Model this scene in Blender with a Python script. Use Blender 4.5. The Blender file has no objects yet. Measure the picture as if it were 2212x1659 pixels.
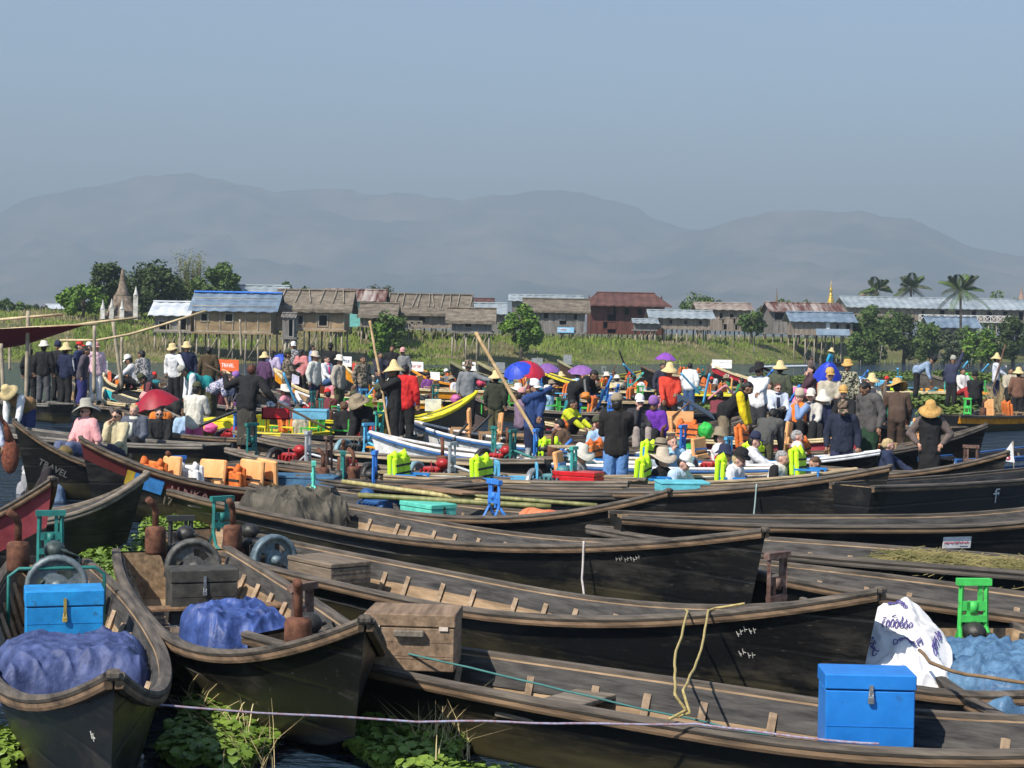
import bpy, bmesh, math, random
from math import sin, cos, pi, radians as R, sqrt
from mathutils import Vector as V, Matrix as Mx, noise as NZ
random.seed(7)
SC = bpy.context.scene
COL = SC.collection
# ---------------- camera -------------------------------------------------
FPX, HC = 3800.0, 2.7            # focal length in units of a 2212-wide frame, eye height above the water
PITCH, ROLL = math.atan(117.5/3800), R(1.03)
cam = bpy.data.cameras.new('camera'); camo = bpy.data.objects.new('camera', cam); COL.objects.link(camo)
cam.sensor_width = 36; cam.lens = 36*FPX/2212; cam.clip_start = .1; cam.clip_end = 60000
_fw = V((0, cos(PITCH), -sin(PITCH))); _up0 = V((0, sin(PITCH), cos(PITCH))); _rt0 = V((1, 0, 0))
_rt = _rt0*cos(ROLL)-_up0*sin(ROLL)*-1; _up = _up0*cos(ROLL)-_rt0*sin(ROLL)
_m = Mx((( _rt.x, _up.x, -_fw.x, 0), (_rt.y, _up.y, -_fw.y, 0), (_rt.z, _up.z, -_fw.z, HC), (0, 0, 0, 1)))
camo.matrix_world = _m
SC.camera = camo
# ---------------- sky, sun, exposure --------------------------------------
SUN_EL, SUN_AZ = R(46), R(222)   # azimuth clockwise from +Y: behind the camera and to its left
w = bpy.data.worlds.new('World'); SC.world = w; w.use_nodes = True
nt = w.node_tree; nt.nodes.clear()
st = nt.nodes.new('ShaderNodeTexSky'); st.sky_type = 'NISHITA'; st.sun_disc = False
st.sun_elevation = SUN_EL; st.sun_rotation = SUN_AZ; st.air_density = 1.0; st.dust_density = .6; st.ozone_density = 2.2; st.altitude = 900
bg = nt.nodes.new('ShaderNodeBackground'); bg.inputs[1].default_value = .13
wo = nt.nodes.new('ShaderNodeOutputWorld'); nt.links.new(st.outputs[0], bg.inputs[0]); nt.links.new(bg.outputs[0], wo.inputs[0])
sl = bpy.data.lights.new('sun', 'SUN'); sl.energy = 5.0; sl.angle = R(.5); sl.color = (1, .93, .83)
so = bpy.data.objects.new('sun', sl); COL.objects.link(so)
_sd = V((sin(SUN_AZ)*cos(SUN_EL), cos(SUN_AZ)*cos(SUN_EL), sin(SUN_EL)))
so.rotation_euler = _sd.to_track_quat('Z', 'Y').to_euler()
SC.view_settings.view_transform = 'Standard'; SC.view_settings.look = 'None'; SC.view_settings.gamma = 1; SC.view_settings.exposure = .46
SC.cycles.max_bounces = 5; SC.cycles.diffuse_bounces = 2; SC.cycles.glossy_bounces = 2; SC.cycles.transmission_bounces = 2
SC.cycles.volume_bounces = 1; SC.cycles.transparent_max_bounces = 6
SC.cycles.use_adaptive_sampling = True; SC.cycles.adaptive_threshold = .02

def ray(px, py):
    return _fw + _rt*((px-1106)/FPX) + _up*((829.5-py)/FPX)
def pt(px, py, z=0.):
    d = ray(px, py); return V((0, 0, HC)) + d*((z-HC)/d.z)
def pd(px, py, D):
    d = ray(px, py); return V((0, 0, HC)) + d*(D/d.y)

# ---------------- mesh builder ---------------------------------------------
class MB:
    def __init__(s): s.v = []; s.f = []; s.mi = []; s.sm = []
    def add(s, vs, fs, mi=0, sm=True, M=None):
        b = len(s.v)
        s.v += [tuple(M @ V(p)) for p in vs] if M is not None else [tuple(p) for p in vs]
        s.f += [tuple(i+b for i in f) for f in fs]; s.mi += [mi]*len(fs); s.sm += [sm]*len(fs); return s
    def box(s, c, d, M=None, mi=0, rot=None, tw=1., bev=0.):
        x, y, z = d[0]/2, d[1]/2, d[2]/2
        if bev:
            b = min(bev, x*.6, y*.6, z*.6); ring = lambda ex, ey, zz: [(sx*(ex-(b if k else 0)) , sy*(ey-(0 if k else b)), zz) for sx, sy, ks in ((-1,-1,(1,0)),(1,-1,(0,1)),(1,1,(1,0)),(-1,1,(0,1))) for k in ks]
            def rg(ins, zz):
                X, Y = x-ins, y-ins
                return [(-X+b,-Y,zz),(X-b,-Y,zz),(X,-Y+b,zz),(X,Y-b,zz),(X-b,Y,zz),(-X+b,Y,zz),(-X,Y-b,zz),(-X,-Y+b,zz)]
            vs = rg(b*.7, -z)+rg(0, -z+b)+rg(0, z-b)+rg(b*.7, z)
            fs = [tuple(range(7,-1,-1)), tuple(range(24,32))]
            for k in range(3):
                for i in range(8): fs.append((k*8+i, k*8+(i+1)%8, k*8+8+(i+1)%8, k*8+8+i))
        else:
            vs = [(-x,-y,-z),(x,-y,-z),(x,y,-z),(-x,y,-z),(-x*tw,-y*tw,z),(x*tw,-y*tw,z),(x*tw,y*tw,z),(-x*tw,y*tw,z)]
            fs = [(0,3,2,1),(4,5,6,7),(0,1,5,4),(1,2,6,5),(2,3,7,6),(3,0,4,7)]
        T = Mx.Translation(c)
        if rot: T = T @ rot
        if M is not None: T = M @ T
        return s.add(vs, fs, mi, False, T)
    def tube(s, pts, r, n=8, M=None, mi=0, cap=True, flat=1.):
        pts = [V(p) for p in pts]; k = len(pts)
        rr = r if isinstance(r, (list, tuple)) else [r]*k
        vs = []; up = None
        for i, p in enumerate(pts):
            t = (pts[min(i+1, k-1)]-pts[max(i-1, 0)])
            t = t.normalized() if t.length > 1e-9 else V((0, 0, 1))
            if up is None: up = V((0, 0, 1)) if abs(t.z) < .9 else V((0, 1, 0))
            a = t.cross(up).normalized(); b = a.cross(t).normalized(); up = b
            for j in range(n):
                q = 2*pi*j/n; vs.append(p + a*cos(q)*rr[i] + b*sin(q)*rr[i]*flat)
        fs = [(i*n+j, i*n+(j+1) % n, i*n+n+(j+1) % n, i*n+n+j) for i in range(k-1) for j in range(n)]
        if cap: fs += [tuple(range(n-1, -1, -1)), tuple(range((k-1)*n, k*n))]
        return s.add(vs, fs, mi, n > 4, M)
    def lathe(s, prof, n=20, M=None, mi=0, wob=None, cap=False):
        vs = []; k = len(prof)
        for r, z in prof:
            for j in range(n):
                q = 2*pi*j/n; rr, zz = (r, z) if wob is None else wob(r, z, q)
                vs.append((rr*cos(q), rr*sin(q), zz))
        fs = [(i*n+j, i*n+(j+1) % n, i*n+n+(j+1) % n, i*n+n+j) for i in range(k-1) for j in range(n)]
        if cap: fs += [tuple(range(n-1, -1, -1)), tuple(range((k-1)*n, k*n))]
        return s.add(vs, fs, mi, True, M)
    def ell(s, c, r, M=None, mi=0, n=12, m=8, rot=None):
        vs = [(0, 0, -1)]
        for i in range(1, m):
            a = -pi/2+pi*i/m
            vs += [(cos(a)*cos(2*pi*j/n), cos(a)*sin(2*pi*j/n), sin(a)) for j in range(n)]
        vs.append((0, 0, 1)); L = len(vs)-1
        fs = [(0, 1+(j+1) % n, 1+j) for j in range(n)] + [(L, 1+(m-2)*n+j, 1+(m-2)*n+(j+1) % n) for j in range(n)]
        fs += [(1+i*n+j, 1+i*n+(j+1) % n, 1+(i+1)*n+(j+1) % n, 1+(i+1)*n+j) for i in range(m-2) for j in range(n)]
        T = Mx.Translation(c) @ (rot or Mx.Identity(4)) @ Mx.Diagonal((r[0], r[1], r[2], 1))
        if M is not None: T = M @ T
        return s.add(vs, fs, mi, True, T)
    def grid(s, nu, nv, fn, mi=0, sm=True, M=None, flip=False):
        vs = [fn(i/(nu-1), j/(nv-1)) for i in range(nu) for j in range(nv)]
        fs = []
        for i in range(nu-1):
            for j in range(nv-1):
                a = i*nv+j; q = (a, a+nv, a+nv+1, a+1); fs.append(q[::-1] if flip else q)
        return s.add(vs, fs, mi, sm, M)
    def mesh(s, name, mats):
        me = bpy.data.meshes.new(name); me.from_pydata(s.v, [], s.f)
        for m in (mats if isinstance(mats, (list, tuple)) else [mats]): me.materials.append(m)
        me.polygons.foreach_set('material_index', s.mi); me.polygons.foreach_set('use_smooth', s.sm); me.update(); return me
    def obj(s, name, mats, parent=None, **k):
        o = bpy.data.objects.new(name, s.mesh(name, mats)); COL.objects.link(o)
        if parent: o.parent = parent
        for a, b in k.items(): o[a] = b
        return o
def tag(o, label, cat, group=None, kind=None):
    if label: o['label'] = label
    if cat: o['category'] = cat
    if group: o['group'] = group
    if kind: o['kind'] = kind
    return o
def thing(name, label, cat, loc=(0, 0, 0), rz=0, group=None):
    o = bpy.data.objects.new(name, None); COL.objects.link(o); o.empty_display_size = .1
    o.location = loc; o.rotation_euler = (0, 0, rz); return tag(o, label, cat, group)
def struct(name, mb, m): return tag(mb.obj(name, m), None, None, None, 'structure')

# ---------------- materials -------------------------------------------------
_mc = {}
def mat(c, rough=.7, var=.25, sc=4., bump=.15, metal=0., stretch=(1, 1, 1), c2=None, spec=.4, det=5, th=None, key='', chip=0.):
    """base colour broken up by real colour variation (grain, stains, wear); c2 = second colour"""
    k = (tuple(c), rough, var, sc, bump, metal, stretch, c2 and tuple(c2), spec, det, th, key, chip)
    if k in _mc: return _mc[k]
    m = bpy.data.materials.new('mat_%d' % len(_mc)); _mc[k] = m; m.use_nodes = True
    n = m.node_tree; b = n.nodes['Principled BSDF']; b.inputs['Roughness'].default_value = rough
    b.inputs['Metallic'].default_value = metal; b.inputs['Specular IOR Level'].default_value = spec
    tc = n.nodes.new('ShaderNodeTexCoord'); mp = n.nodes.new('ShaderNodeMapping'); mp.inputs['Scale'].default_value = stretch
    n.links.new(tc.outputs['Object'], mp.inputs[0])
    nz = n.nodes.new('ShaderNodeTexNoise'); nz.inputs['Scale'].default_value = sc; nz.inputs['Detail'].default_value = det; nz.inputs['Roughness'].default_value = .65
    n.links.new(mp.outputs[0], nz.inputs['Vector'])
    rp = n.nodes.new('ShaderNodeValToRGB'); e = rp.color_ramp.elements
    a, z = (th or (.32, .68)); e[0].position = a; e[1].position = z
    lo = [max(0, x*(1-var)) for x in c]; hi = [min(1, x*(1+var*.8)) for x in (c2 or c)] if not c2 else list(c2)
    e[0].color = (*lo, 1); e[1].color = (*hi, 1)
    n.links.new(nz.outputs[0], rp.inputs[0]); co = rp.outputs[0]
    if chip:
        n2 = n.nodes.new('ShaderNodeTexNoise'); n2.inputs['Scale'].default_value = 11; n2.inputs['Detail'].default_value = 9; n2.inputs['Roughness'].default_value = .7; n.links.new(tc.outputs['Object'], n2.inputs['Vector'])
        r2 = n.nodes.new('ShaderNodeValToRGB'); r2.color_ramp.elements[0].position = .60; r2.color_ramp.elements[1].position = .66; n.links.new(n2.outputs[0], r2.inputs[0])
        mx = n.nodes.new('ShaderNodeMix'); mx.data_type = 'RGBA'; mx.inputs[7].default_value = (*[x*.3+.03 for x in c], 1); n.links.new(co, mx.inputs[6])
        ml = n.nodes.new('ShaderNodeMath'); ml.operation = 'MULTIPLY'; ml.inputs[1].default_value = chip; n.links.new(r2.outputs[0], ml.inputs[0]); n.links.new(ml.outputs[0], mx.inputs[0]); co = mx.outputs[2]
    n.links.new(co, b.inputs['Base Color'])
    if bump:
        bp = n.nodes.new('ShaderNodeBump'); bp.inputs['Strength'].default_value = bump; bp.inputs['Distance'].default_value = .02
        n.links.new(nz.outputs[0], bp.inputs['Height']); n.links.new(bp.outputs[0], b.inputs['Normal'])
    return m
def tarmat(base=(.0065, .0065, .0065), dry=(.06, .052, .042), rough=.36, key=''):
    """black tarred planks with dusty scuffs and dried streaks"""
    m = bpy.data.materials.new('tar_'+key); m.use_nodes = True; n = m.node_tree; b = n.nodes['Principled BSDF']; N = n.nodes.new; Lk = n.links.new
    tc = N('ShaderNodeTexCoord'); mp = N('ShaderNodeMapping'); mp.inputs['Scale'].default_value = (.35, 1, 1.6); Lk(tc.outputs['Object'], mp.inputs[0])
    a = N('ShaderNodeTexNoise'); a.inputs['Scale'].default_value = 2.2; a.inputs['Detail'].default_value = 8; a.inputs['Roughness'].default_value = .72; Lk(mp.outputs[0], a.inputs['Vector'])
    c = N('ShaderNodeTexNoise'); c.inputs['Scale'].default_value = 30; c.inputs['Detail'].default_value = 4; Lk(mp.outputs[0], c.inputs['Vector'])
    r1 = N('ShaderNodeValToRGB'); r1.color_ramp.elements[0].position = .5; r1.color_ramp.elements[1].position = .82; r1.color_ramp.elements[0].color = (0, 0, 0, 1); Lk(a.outputs[0], r1.inputs[0])
    r2 = N('ShaderNodeValToRGB'); r2.color_ramp.elements[0].position = .64; r2.color_ramp.elements[1].position = .72; r2.color_ramp.elements[0].color = (0, 0, 0, 1); r2.color_ramp.elements[1].color = (.55, .55, .55, 1); Lk(c.outputs[0], r2.inputs[0])
    ad = N('ShaderNodeMath'); ad.operation = 'ADD'; ad.use_clamp = True; Lk(r1.outputs[0], ad.inputs[0]); Lk(r2.outputs[0], ad.inputs[1])
    mx = N('ShaderNodeMix'); mx.data_type = 'RGBA'; mx.inputs[6].default_value = (*base, 1); mx.inputs[7].default_value = (*dry, 1); Lk(ad.outputs[0], mx.inputs[0]); Lk(mx.outputs[2], b.inputs['Base Color'])
    sp = N('ShaderNodeSeparateXYZ'); Lk(tc.outputs['Object'], sp.inputs[0]); zz = N('ShaderNodeMath'); zz.operation = 'MULTIPLY_ADD'; Lk(a.outputs[0], zz.inputs[0]); zz.inputs[1].default_value = -.9; Lk(sp.outputs[2], zz.inputs[2])
    wr = N('ShaderNodeMapRange'); wr.inputs[1].default_value = -.15; wr.inputs[2].default_value = -.42; Lk(zz.outputs[0], wr.inputs[0])
    m2 = N('ShaderNodeMix'); m2.data_type = 'RGBA'; Lk(wr.outputs[0], m2.inputs[0]); Lk(mx.outputs[2], m2.inputs[6]); m2.inputs[7].default_value = (.05, .042, .018, 1); Lk(m2.outputs[2], b.inputs['Base Color'])
    mr = N('ShaderNodeMapRange'); mr.inputs[3].default_value = rough; mr.inputs[4].default_value = .85; Lk(ad.outputs[0], mr.inputs[0]); Lk(mr.outputs[0], b.inputs['Roughness'])
    bp = N('ShaderNodeBump'); bp.inputs['Strength'].default_value = .3; bp.inputs['Distance'].default_value = .015; Lk(a.outputs[0], bp.inputs['Height']); Lk(bp.outputs[0], b.inputs['Normal'])
    wv = N('ShaderNodeTexWave'); wv.bands_direction = 'Z'; wv.inputs['Scale'].default_value = 1.15; wv.inputs['Distortion'].default_value = 1.2; wv.inputs['Detail Scale'].default_value = .4; Lk(tc.outputs['Object'], wv.inputs['Vector'])
    pr = N('ShaderNodeValToRGB'); pr.color_ramp.elements[0].position = .0; pr.color_ramp.elements[1].position = .05; Lk(wv.outputs['Fac'], pr.inputs[0])
    b2 = N('ShaderNodeBump'); b2.inputs['Strength'].default_value = .3; b2.inputs['Distance'].default_value = .012; Lk(pr.outputs[0], b2.inputs['Height']); Lk(bp.outputs[0], b2.inputs['Normal']); Lk(b2.outputs[0], b.inputs['Normal'])
    b.inputs['Specular IOR Level'].default_value = .35
    return m
def wood(c, c2=None, rough=.8, key='', sc=7): return mat(c, rough, .42, sc, .35, stretch=(.25, 2.2, 2.2), c2=c2, det=8, key=key)
TAR = tarmat(key='a'); TAR2 = tarmat((.010, .0095, .009), (.085, .072, .056), .45, 'b')
RAIL = wood((.05, .043, .036), (.165, .135, .105), key='rail'); RAILE = wood((.07, .045, .025), (.22, .14, .08), key='raile'); RAILD = wood((.05, .046, .041), (.15, .125, .10), key='raild')
WALE = wood((.028, .027, .027), (.10, .093, .085), key='wale', sc=10); WALEB = wood((.075, .073, .072), (.16, .155, .148), key='waleb', sc=9)
INW = wood((.24, .155, .085), (.42, .29, .17), key='in'); RIBW = wood((.34, .23, .14), (.52, .38, .25), key='rib')
OLDW = wood((.13, .105, .08), (.26, .215, .165), key='old'); BRNW = wood((.16, .09, .045), (.33, .2, .11), key='brn')
RUST = mat((.10, .035, .02), .85, .5, 14, .4, c2=(.19, .08, .045)); IRON = mat((.06, .058, .055), .5, .5, 20, .3, .6)
GREYM = mat((.22, .24, .25), .45, .35, 12, .2, .3, c2=(.36, .38, .38)); STEEL = mat((.42, .43, .44), .35, .3, 20, .1, .8)
DARK = mat((.008, .008, .008), .9, 0, 1, 0)
def paint(c, rough=.55): return mat(c, rough, .3, 6, .15, det=8, th=(.3, .65), chip=.7)
def cloth(c, rough=.9): return mat(c, rough, .18, 9, .25)
TS = bpy.data.scenes.new('build')
def evalmesh(o):
    with bpy.context.temp_override(scene=TS, view_layer=TS.view_layers[0]):
        dg = bpy.context.evaluated_depsgraph_get(); return bpy.data.meshes.new_from_object(o.evaluated_get(dg))
# ---------------- boats ------------------------------------------------------
BOATS = {}
def ss(a, b, x):
    t = max(0, min(1, (x-a)/(b-a))); return t*t*(3-2*t)
class Hull:
    """long plank canoe: x from stern (0) to bow (L), z up, waterline at z=0"""
    def __init__(s, L, beam=1.15, zb=1.0, zs=.5, zm=.42, kb=.16, rake=.22, sw=.55, bend=0., full=2.1, sp=2.4):
        s.sp = sp
        s.L, s.B, s.zb, s.zs, s.zm, s.kb, s.rake, s.sw, s.bend, s.full = L, beam/2, zb, zs, zm, kb, rake, sw, bend, full
    def w(s, t):
        if t > .5: u = (t-.5)/.5; return s.B*max(0., 1-u**s.full)
        u = (.5-t)/.5; return s.B*(1-(1-s.sw)*u**2.4)
    def zt(s, t):
        return s.zm + (s.zb-s.zm)*max(0, (t-.48)/.52)**s.sp + (s.zs-s.zm)*max(0, (.35-t)/.35)**2
    def zk(s, t):
        return -.13 + (s.kb+.13)*max(0, (t-.6)/.4)**2 + .1*max(0, (.3-t)/.3)**2
    def cy(s, t): return s.bend*4*t*(1-t)
    def p(s, t, v, side, off=0., dz=0.):
        """point of the section at t; v 0 keel .. 1 gunwale"""
        b = ss(.72, 1., t); a = .62*(1-b)+.22*b
        w = s.w(t)
        y = w*(a*min(1, v/.16)**.55*(1 if v > .16 else 1) + (1-a)*v) if v > 0 else 0
        y = max(0, y-off) if off > 0 else y-off
        zt, zk = s.zt(t), s.zk(t)
        x = t*s.L + s.rake*(v-1)*ss(.8, 1., t) - .08*(1-v)*0
        return V((x, s.cy(t)+side*y, zk+(zt-zk)*v+dz))
    def rim(s, t, side, off, dz):
        """point beside the gunwale, off outward"""
        e = 1e-3; a = s.p(max(0, t-e), 1, side); b = s.p(min(1, t+e), 1, side); d = b-a
        n = V((d.y, -d.x, 0)).normalized()*(-side)
        return s.p(t, 1, side) + n*off + V((0, 0, dz))
def sts(n): return [1-(1-i/(n-1))**1.0 if i/(n-1) < .6 else .6+.4*(1-(1-((i/(n-1))-.6)/.4)**1.5) for i in range(n)]
def strip(mb, h, side, prof, ts, mi=0, sm=False):
    """sweep a small section (off, dz) along the gunwale"""
    rings = [[h.rim(t, side, o, z) for o, z in prof] for t in ts]; k = len(prof)
    vs = [p for r in rings for p in r]
    fs = [(i*k+j, i*k+(j+1) % k, i*k+k+(j+1) % k, i*k+k+j) for i in range(len(ts)-1) for j in range(k)]
    if side > 0: fs = [f[::-1] for f in fs]
    fs += [tuple(range(k)), tuple(range(len(vs)-k, len(vs)))[::-1]]
    mb.add(vs, fs, mi, sm)
def jit(p, a, s=1.7): return p + V((NZ.noise(p*s), NZ.noise(p*s+V((9, 3, 1))), NZ.noise(p*s+V((1, 7, 5)))))*a
def boat(key, bow, stern, label, nm, tar=None, band=None, bandv=.72, band2=None, rail=None, railm2=None, inner=None, detail=2, ribs=True, group=None, wale=None, cat='boat', deck=None, dt=(0, .12), hol=None, **hk):
    bow, stern = V(bow), V(stern); d = bow-stern; d.z = 0; L = d.length
    h = Hull(L, zb=bow.z, zs=stern.z, **hk)
    r = thing('boat', label, cat, (stern.x, stern.y, 0), math.atan2(d.y, d.x), group)
    BOATS[key] = (r, h, nm)
    n = {2: 36, 1: 22, 0: 14}[detail]; ts = sts(n)
    vl = [0, .02, .07, .16, .3, .45, .6, .72, .86, 1.] if detail else [0, .06, .16, .5, .72, 1.]
    mb = MB(); K = len(vl)
    # outer skin: one closed sheet, port to starboard
    secs = [(v, -1) for v in vl[::-1]]+[(v, 1) for v in vl[1:]]
    vs = []
    for t in ts:
        for v, sd in secs:
            p = h.p(t, v, sd); vs.append(jit(p, .006 if detail else 0))
    m = len(secs); fs = []; mis = []
    for i in range(len(ts)-1):
        for j in range(m-1):
            vv = (secs[j][0]+secs[j+1][0])/2
            mis.append(1 if (band and vv > bandv) else (2 if (band2 and vv > bandv-.26) else 0)); fs.append((i*m+j, i*m+m+j, i*m+m+j+1, i*m+j+1))
    b0 = len(mb.v); mb.add(vs, fs, 0, True); mb.mi = mis
    fs = [tuple(range(m))]; mb.f += [tuple(i+b0 for i in fs[0])]; mb.mi.append(0); mb.sm.append(False)
    tar = tar or TAR; rail = rail or RAIL; inner = inner or INW; wale = wale or WALE
    mb.obj('hull', [tar, band or tar, band2 or tar], r)
    # inner skin and floor
    mi_ = MB(); t0, t1 = .012, .985; tn = [t0+(t1-t0)*i/(n-1) for i in range(n)]
    iv = [0., .16, .3, .6, 1.]; isec = [(v, -1) for v in iv[::-1]]+[(v, 1) for v in iv[1:]]; m = len(isec)
    vs = []
    for t in tn:
        for v, sd in isec:
            p = h.p(t, v, sd, .03); fl = h.zk(t)+.07
            if v < .12: p.z = fl
            if p.z < fl: p.z = fl
            vs.append(p)
    fs = [(i*m+j, i*m+j+1, i*m+m+j+1, i*m+m+j) for i in range(n-1) for j in range(m-1)]
    fs += [tuple(range(m))[::-1], tuple(range((n-1)*m, n*m))]
    mi_.add(vs, fs, 0, False).obj('inner_planking', inner, r)
    # rails: rounded top plank with a groove and a lower rubbing strake
    rs = ts[:-1]+[.9985]
    prof = [(-.03, -.01), (.042, -.012), (.052, .006), (.046, .026), (.0, .034), (-.03, .026)]
    prof2 = [(.002, -.058), (.04, -.056), (.047, -.038), (.042, -.016), (.002, -.016)]
    for sd in (-1, 1):
        q = MB(); strip(q, h, sd, prof, rs, 0, False)
        if detail: strip(q, h, sd, prof2, rs, 1, False)
        q.obj('rail', [rail, railm2 or (RAILE if rail is RAIL else rail)], r)
    if detail:
        # bow cap
        c = MB(); tp = h.p(1, 1, 1); c.box(tp+V((-.015, 0, .008)), (.07, .075, .05), bev=.015); c.obj('bow_cap', rail, r)
        # dark inner wale planks
        wt = [.03+.9*i/23 for i in range(24)]
        for sd in (-1, 1):
            q = MB(); vs = []
            for t in wt:
                o = -.055; a = h.rim(t, sd, -.032, -.012); b = h.rim(t, sd, -.075-.01*0, -.19); c_ = h.rim(t, sd, -.1, -.18); d_ = h.rim(t, sd, -.06, -.008)
                if (h.w(t) < .14):
                    break
                vs += [a, b, c_, d_]
            k = len(vs)//4
            fs = [(i*4+j, i*4+(j+1) % 4, i*4+4+(j+1) % 4, i*4+4+j) for i in range(k-1) for j in range(4)]
            if sd < 0: fs = [f[::-1] for f in fs]
            q.add(vs, fs, 0, False).obj('inner_wale', wale, r)
    if ribs:
        nr = max(3, int(L*.8/(.46 if detail == 2 else 1.1)))
        for i in range(nr):
            t = .07+.8*i/nr + random.uniform(-.011, .011); q = MB()
            pts = []
            for v, sd in [(.86, -1), (.6, -1), (.3, -1), (.16, -1), (0, -1), (.16, 1), (.3, 1), (.6, 1), (.86, 1)]:
                p = h.p(t, v, sd, .055); p.z = max(p.z, h.zk(t)+.095); pts.append(p)
            q.tube(pts, .028, 4, flat=1.0).obj('rib', RIBW if detail == 2 else OLDW, r)
    if deck:
        for (a, b, c) in deck:
            q = MB(); vs = []; k = 8
            for i in range(k):
                t = a+(b-a)*i/(k-1)
                for sd in (-1, 1):
                    p = h.rim(t, sd, -.03, -.03); vs.append(p)
                for sd in (1, -1): vs.append(h.rim(t, sd, -.03, -.055))
            fs = [(i*4+j, i*4+(j+1) % 4, i*4+4+(j+1) % 4, i*4+4+j) for i in range(k-1) for j in range(4)]+[(0, 1, 2, 3), (k*4-1, k*4-2, k*4-3, k*4-4)]
            q.add(vs, fs, 0, False).obj('deck_planks', c, r)
    return r, h
def bm(key):
    r, h, nm = BOATS[key]; return Mx.Translation(r.location) @ Mx.Rotation(r.rotation_euler.z, 4, 'Z')
def inb(key, t, y=0., z=None):
    """world point in a boat; t along, y across as a share of the half beam"""
    r, h, nm = BOATS[key]
    if z is None: z = max(h.zk(t)+.07, -.05)
    return bm(key) @ V((t*h.L, h.cy(t)+y*h.w(t), z))
def thwart(key, t, z=None, wd=.16, m=None, th=.03):
    r, h, nm = BOATS[key]; z = h.zt(t)-.13 if z is None else z; w = h.w(t)-.04
    MB().box((t*h.L, h.cy(t), z), (wd, 2*w, th), bev=.006).obj('thwart', m or BRNW, r)
def engine(key, t, col=None, muf=True, wheel=None, y=0., face=1, hgt=0., cap=None):
    """single-cylinder diesel set in the stern: block with fins, flywheel facing the bow, silencer"""
    r, h, nm = BOATS[key]; x = t*h.L; z0 = max(h.zk(t)+.1, .0)+hgt; cy_ = h.cy(t)+y
    T = Mx.Translation((x, cy_, z0)) @ Mx.Rotation(0 if face > 0 else pi, 4, 'Z')
    e = MB(); e.box((-.22, 0, .16), (.46, .26, .26), T, bev=.02); e.box((-.22, 0, .36), (.3, .2, .16), T, bev=.02)
    for i in range(5): e.box((-.36+.07*i, 0, .3), (.02, .34, .2), T)
    for sx in (-.4, -.04):
        for sy in (-.14, .14): e.box((sx, sy, .0), (.08, .05, .12), T)
    e.tube([(-.1, -.2, .2), (-.3, -.22, .3), (-.45, -.1, .4), (-.3, .1, .5)], .014, 6, T)
    e.tube([(-.1, .19, .15), (-.3, .2, .45), (-.2, .05, .52)], .01, 5, T)
    e.ell((-.38, 0, .5), (.11, .09, .08), T)
    eo = e.obj('engine', col or IRON, r)
    f = MB(); rr = [.055, .1, .165, .19, .245]; N = 24; F = Mx.Translation((.1, 0, .26)) @ Mx.Rotation(pi/2, 4, 'Y')
    def ringv(r_, z): return [(r_*cos(2*pi*j/N), r_*sin(2*pi*j/N), z) for j in range(N)]
    vs = ringv(.045, .02)+ringv(.1, .015)+ringv(.165, .01)+ringv(.205, .012)+ringv(.21, .045)+ringv(.25, .045)+ringv(.255, .02)+ringv(.255, -.045)+ringv(.2, -.045)+ringv(.2, -.01)+ringv(.165, -.012)+ringv(.1, -.012)+ringv(.045, -.012)
    fs = []
    for k in range(12):
        for j in range(N):
            if k in (1, 10) and (j % 8) in (0, 1, 2, 3): continue
            fs.append((k*N+j, k*N+(j+1) % N, k*N+N+(j+1) % N, k*N+N+j))
    f.add(vs, fs, 0, True, T @ F); f.tube([(0, 0, -.05), (0, 0, .09)], [.05, .045], 10, T @ F)
    wo_ = f.obj('flywheel', wheel or GREYM, eo)
    if muf:
        q = MB(); q.lathe([(0, .0), (.085, .005), (.095, .03), (.095, .22), (.085, .25), (.03, .262), (0, .262)], 14, T @ Mx.Translation((-.2, -.3, .34)))
        q.tube([(-.2, -.3, .58), (-.2, -.3, .74), (-.185, -.32, .8), (-.14, -.38, .85)], [.03, .03, .032, .034], 8, T); q.tube([(-.2, -.3, .4), (-.2, -.2, .32), (-.2, -.1, .32)], .03, 8, T)
        q.obj('muffler', RUST, eo)
    return eo
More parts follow.
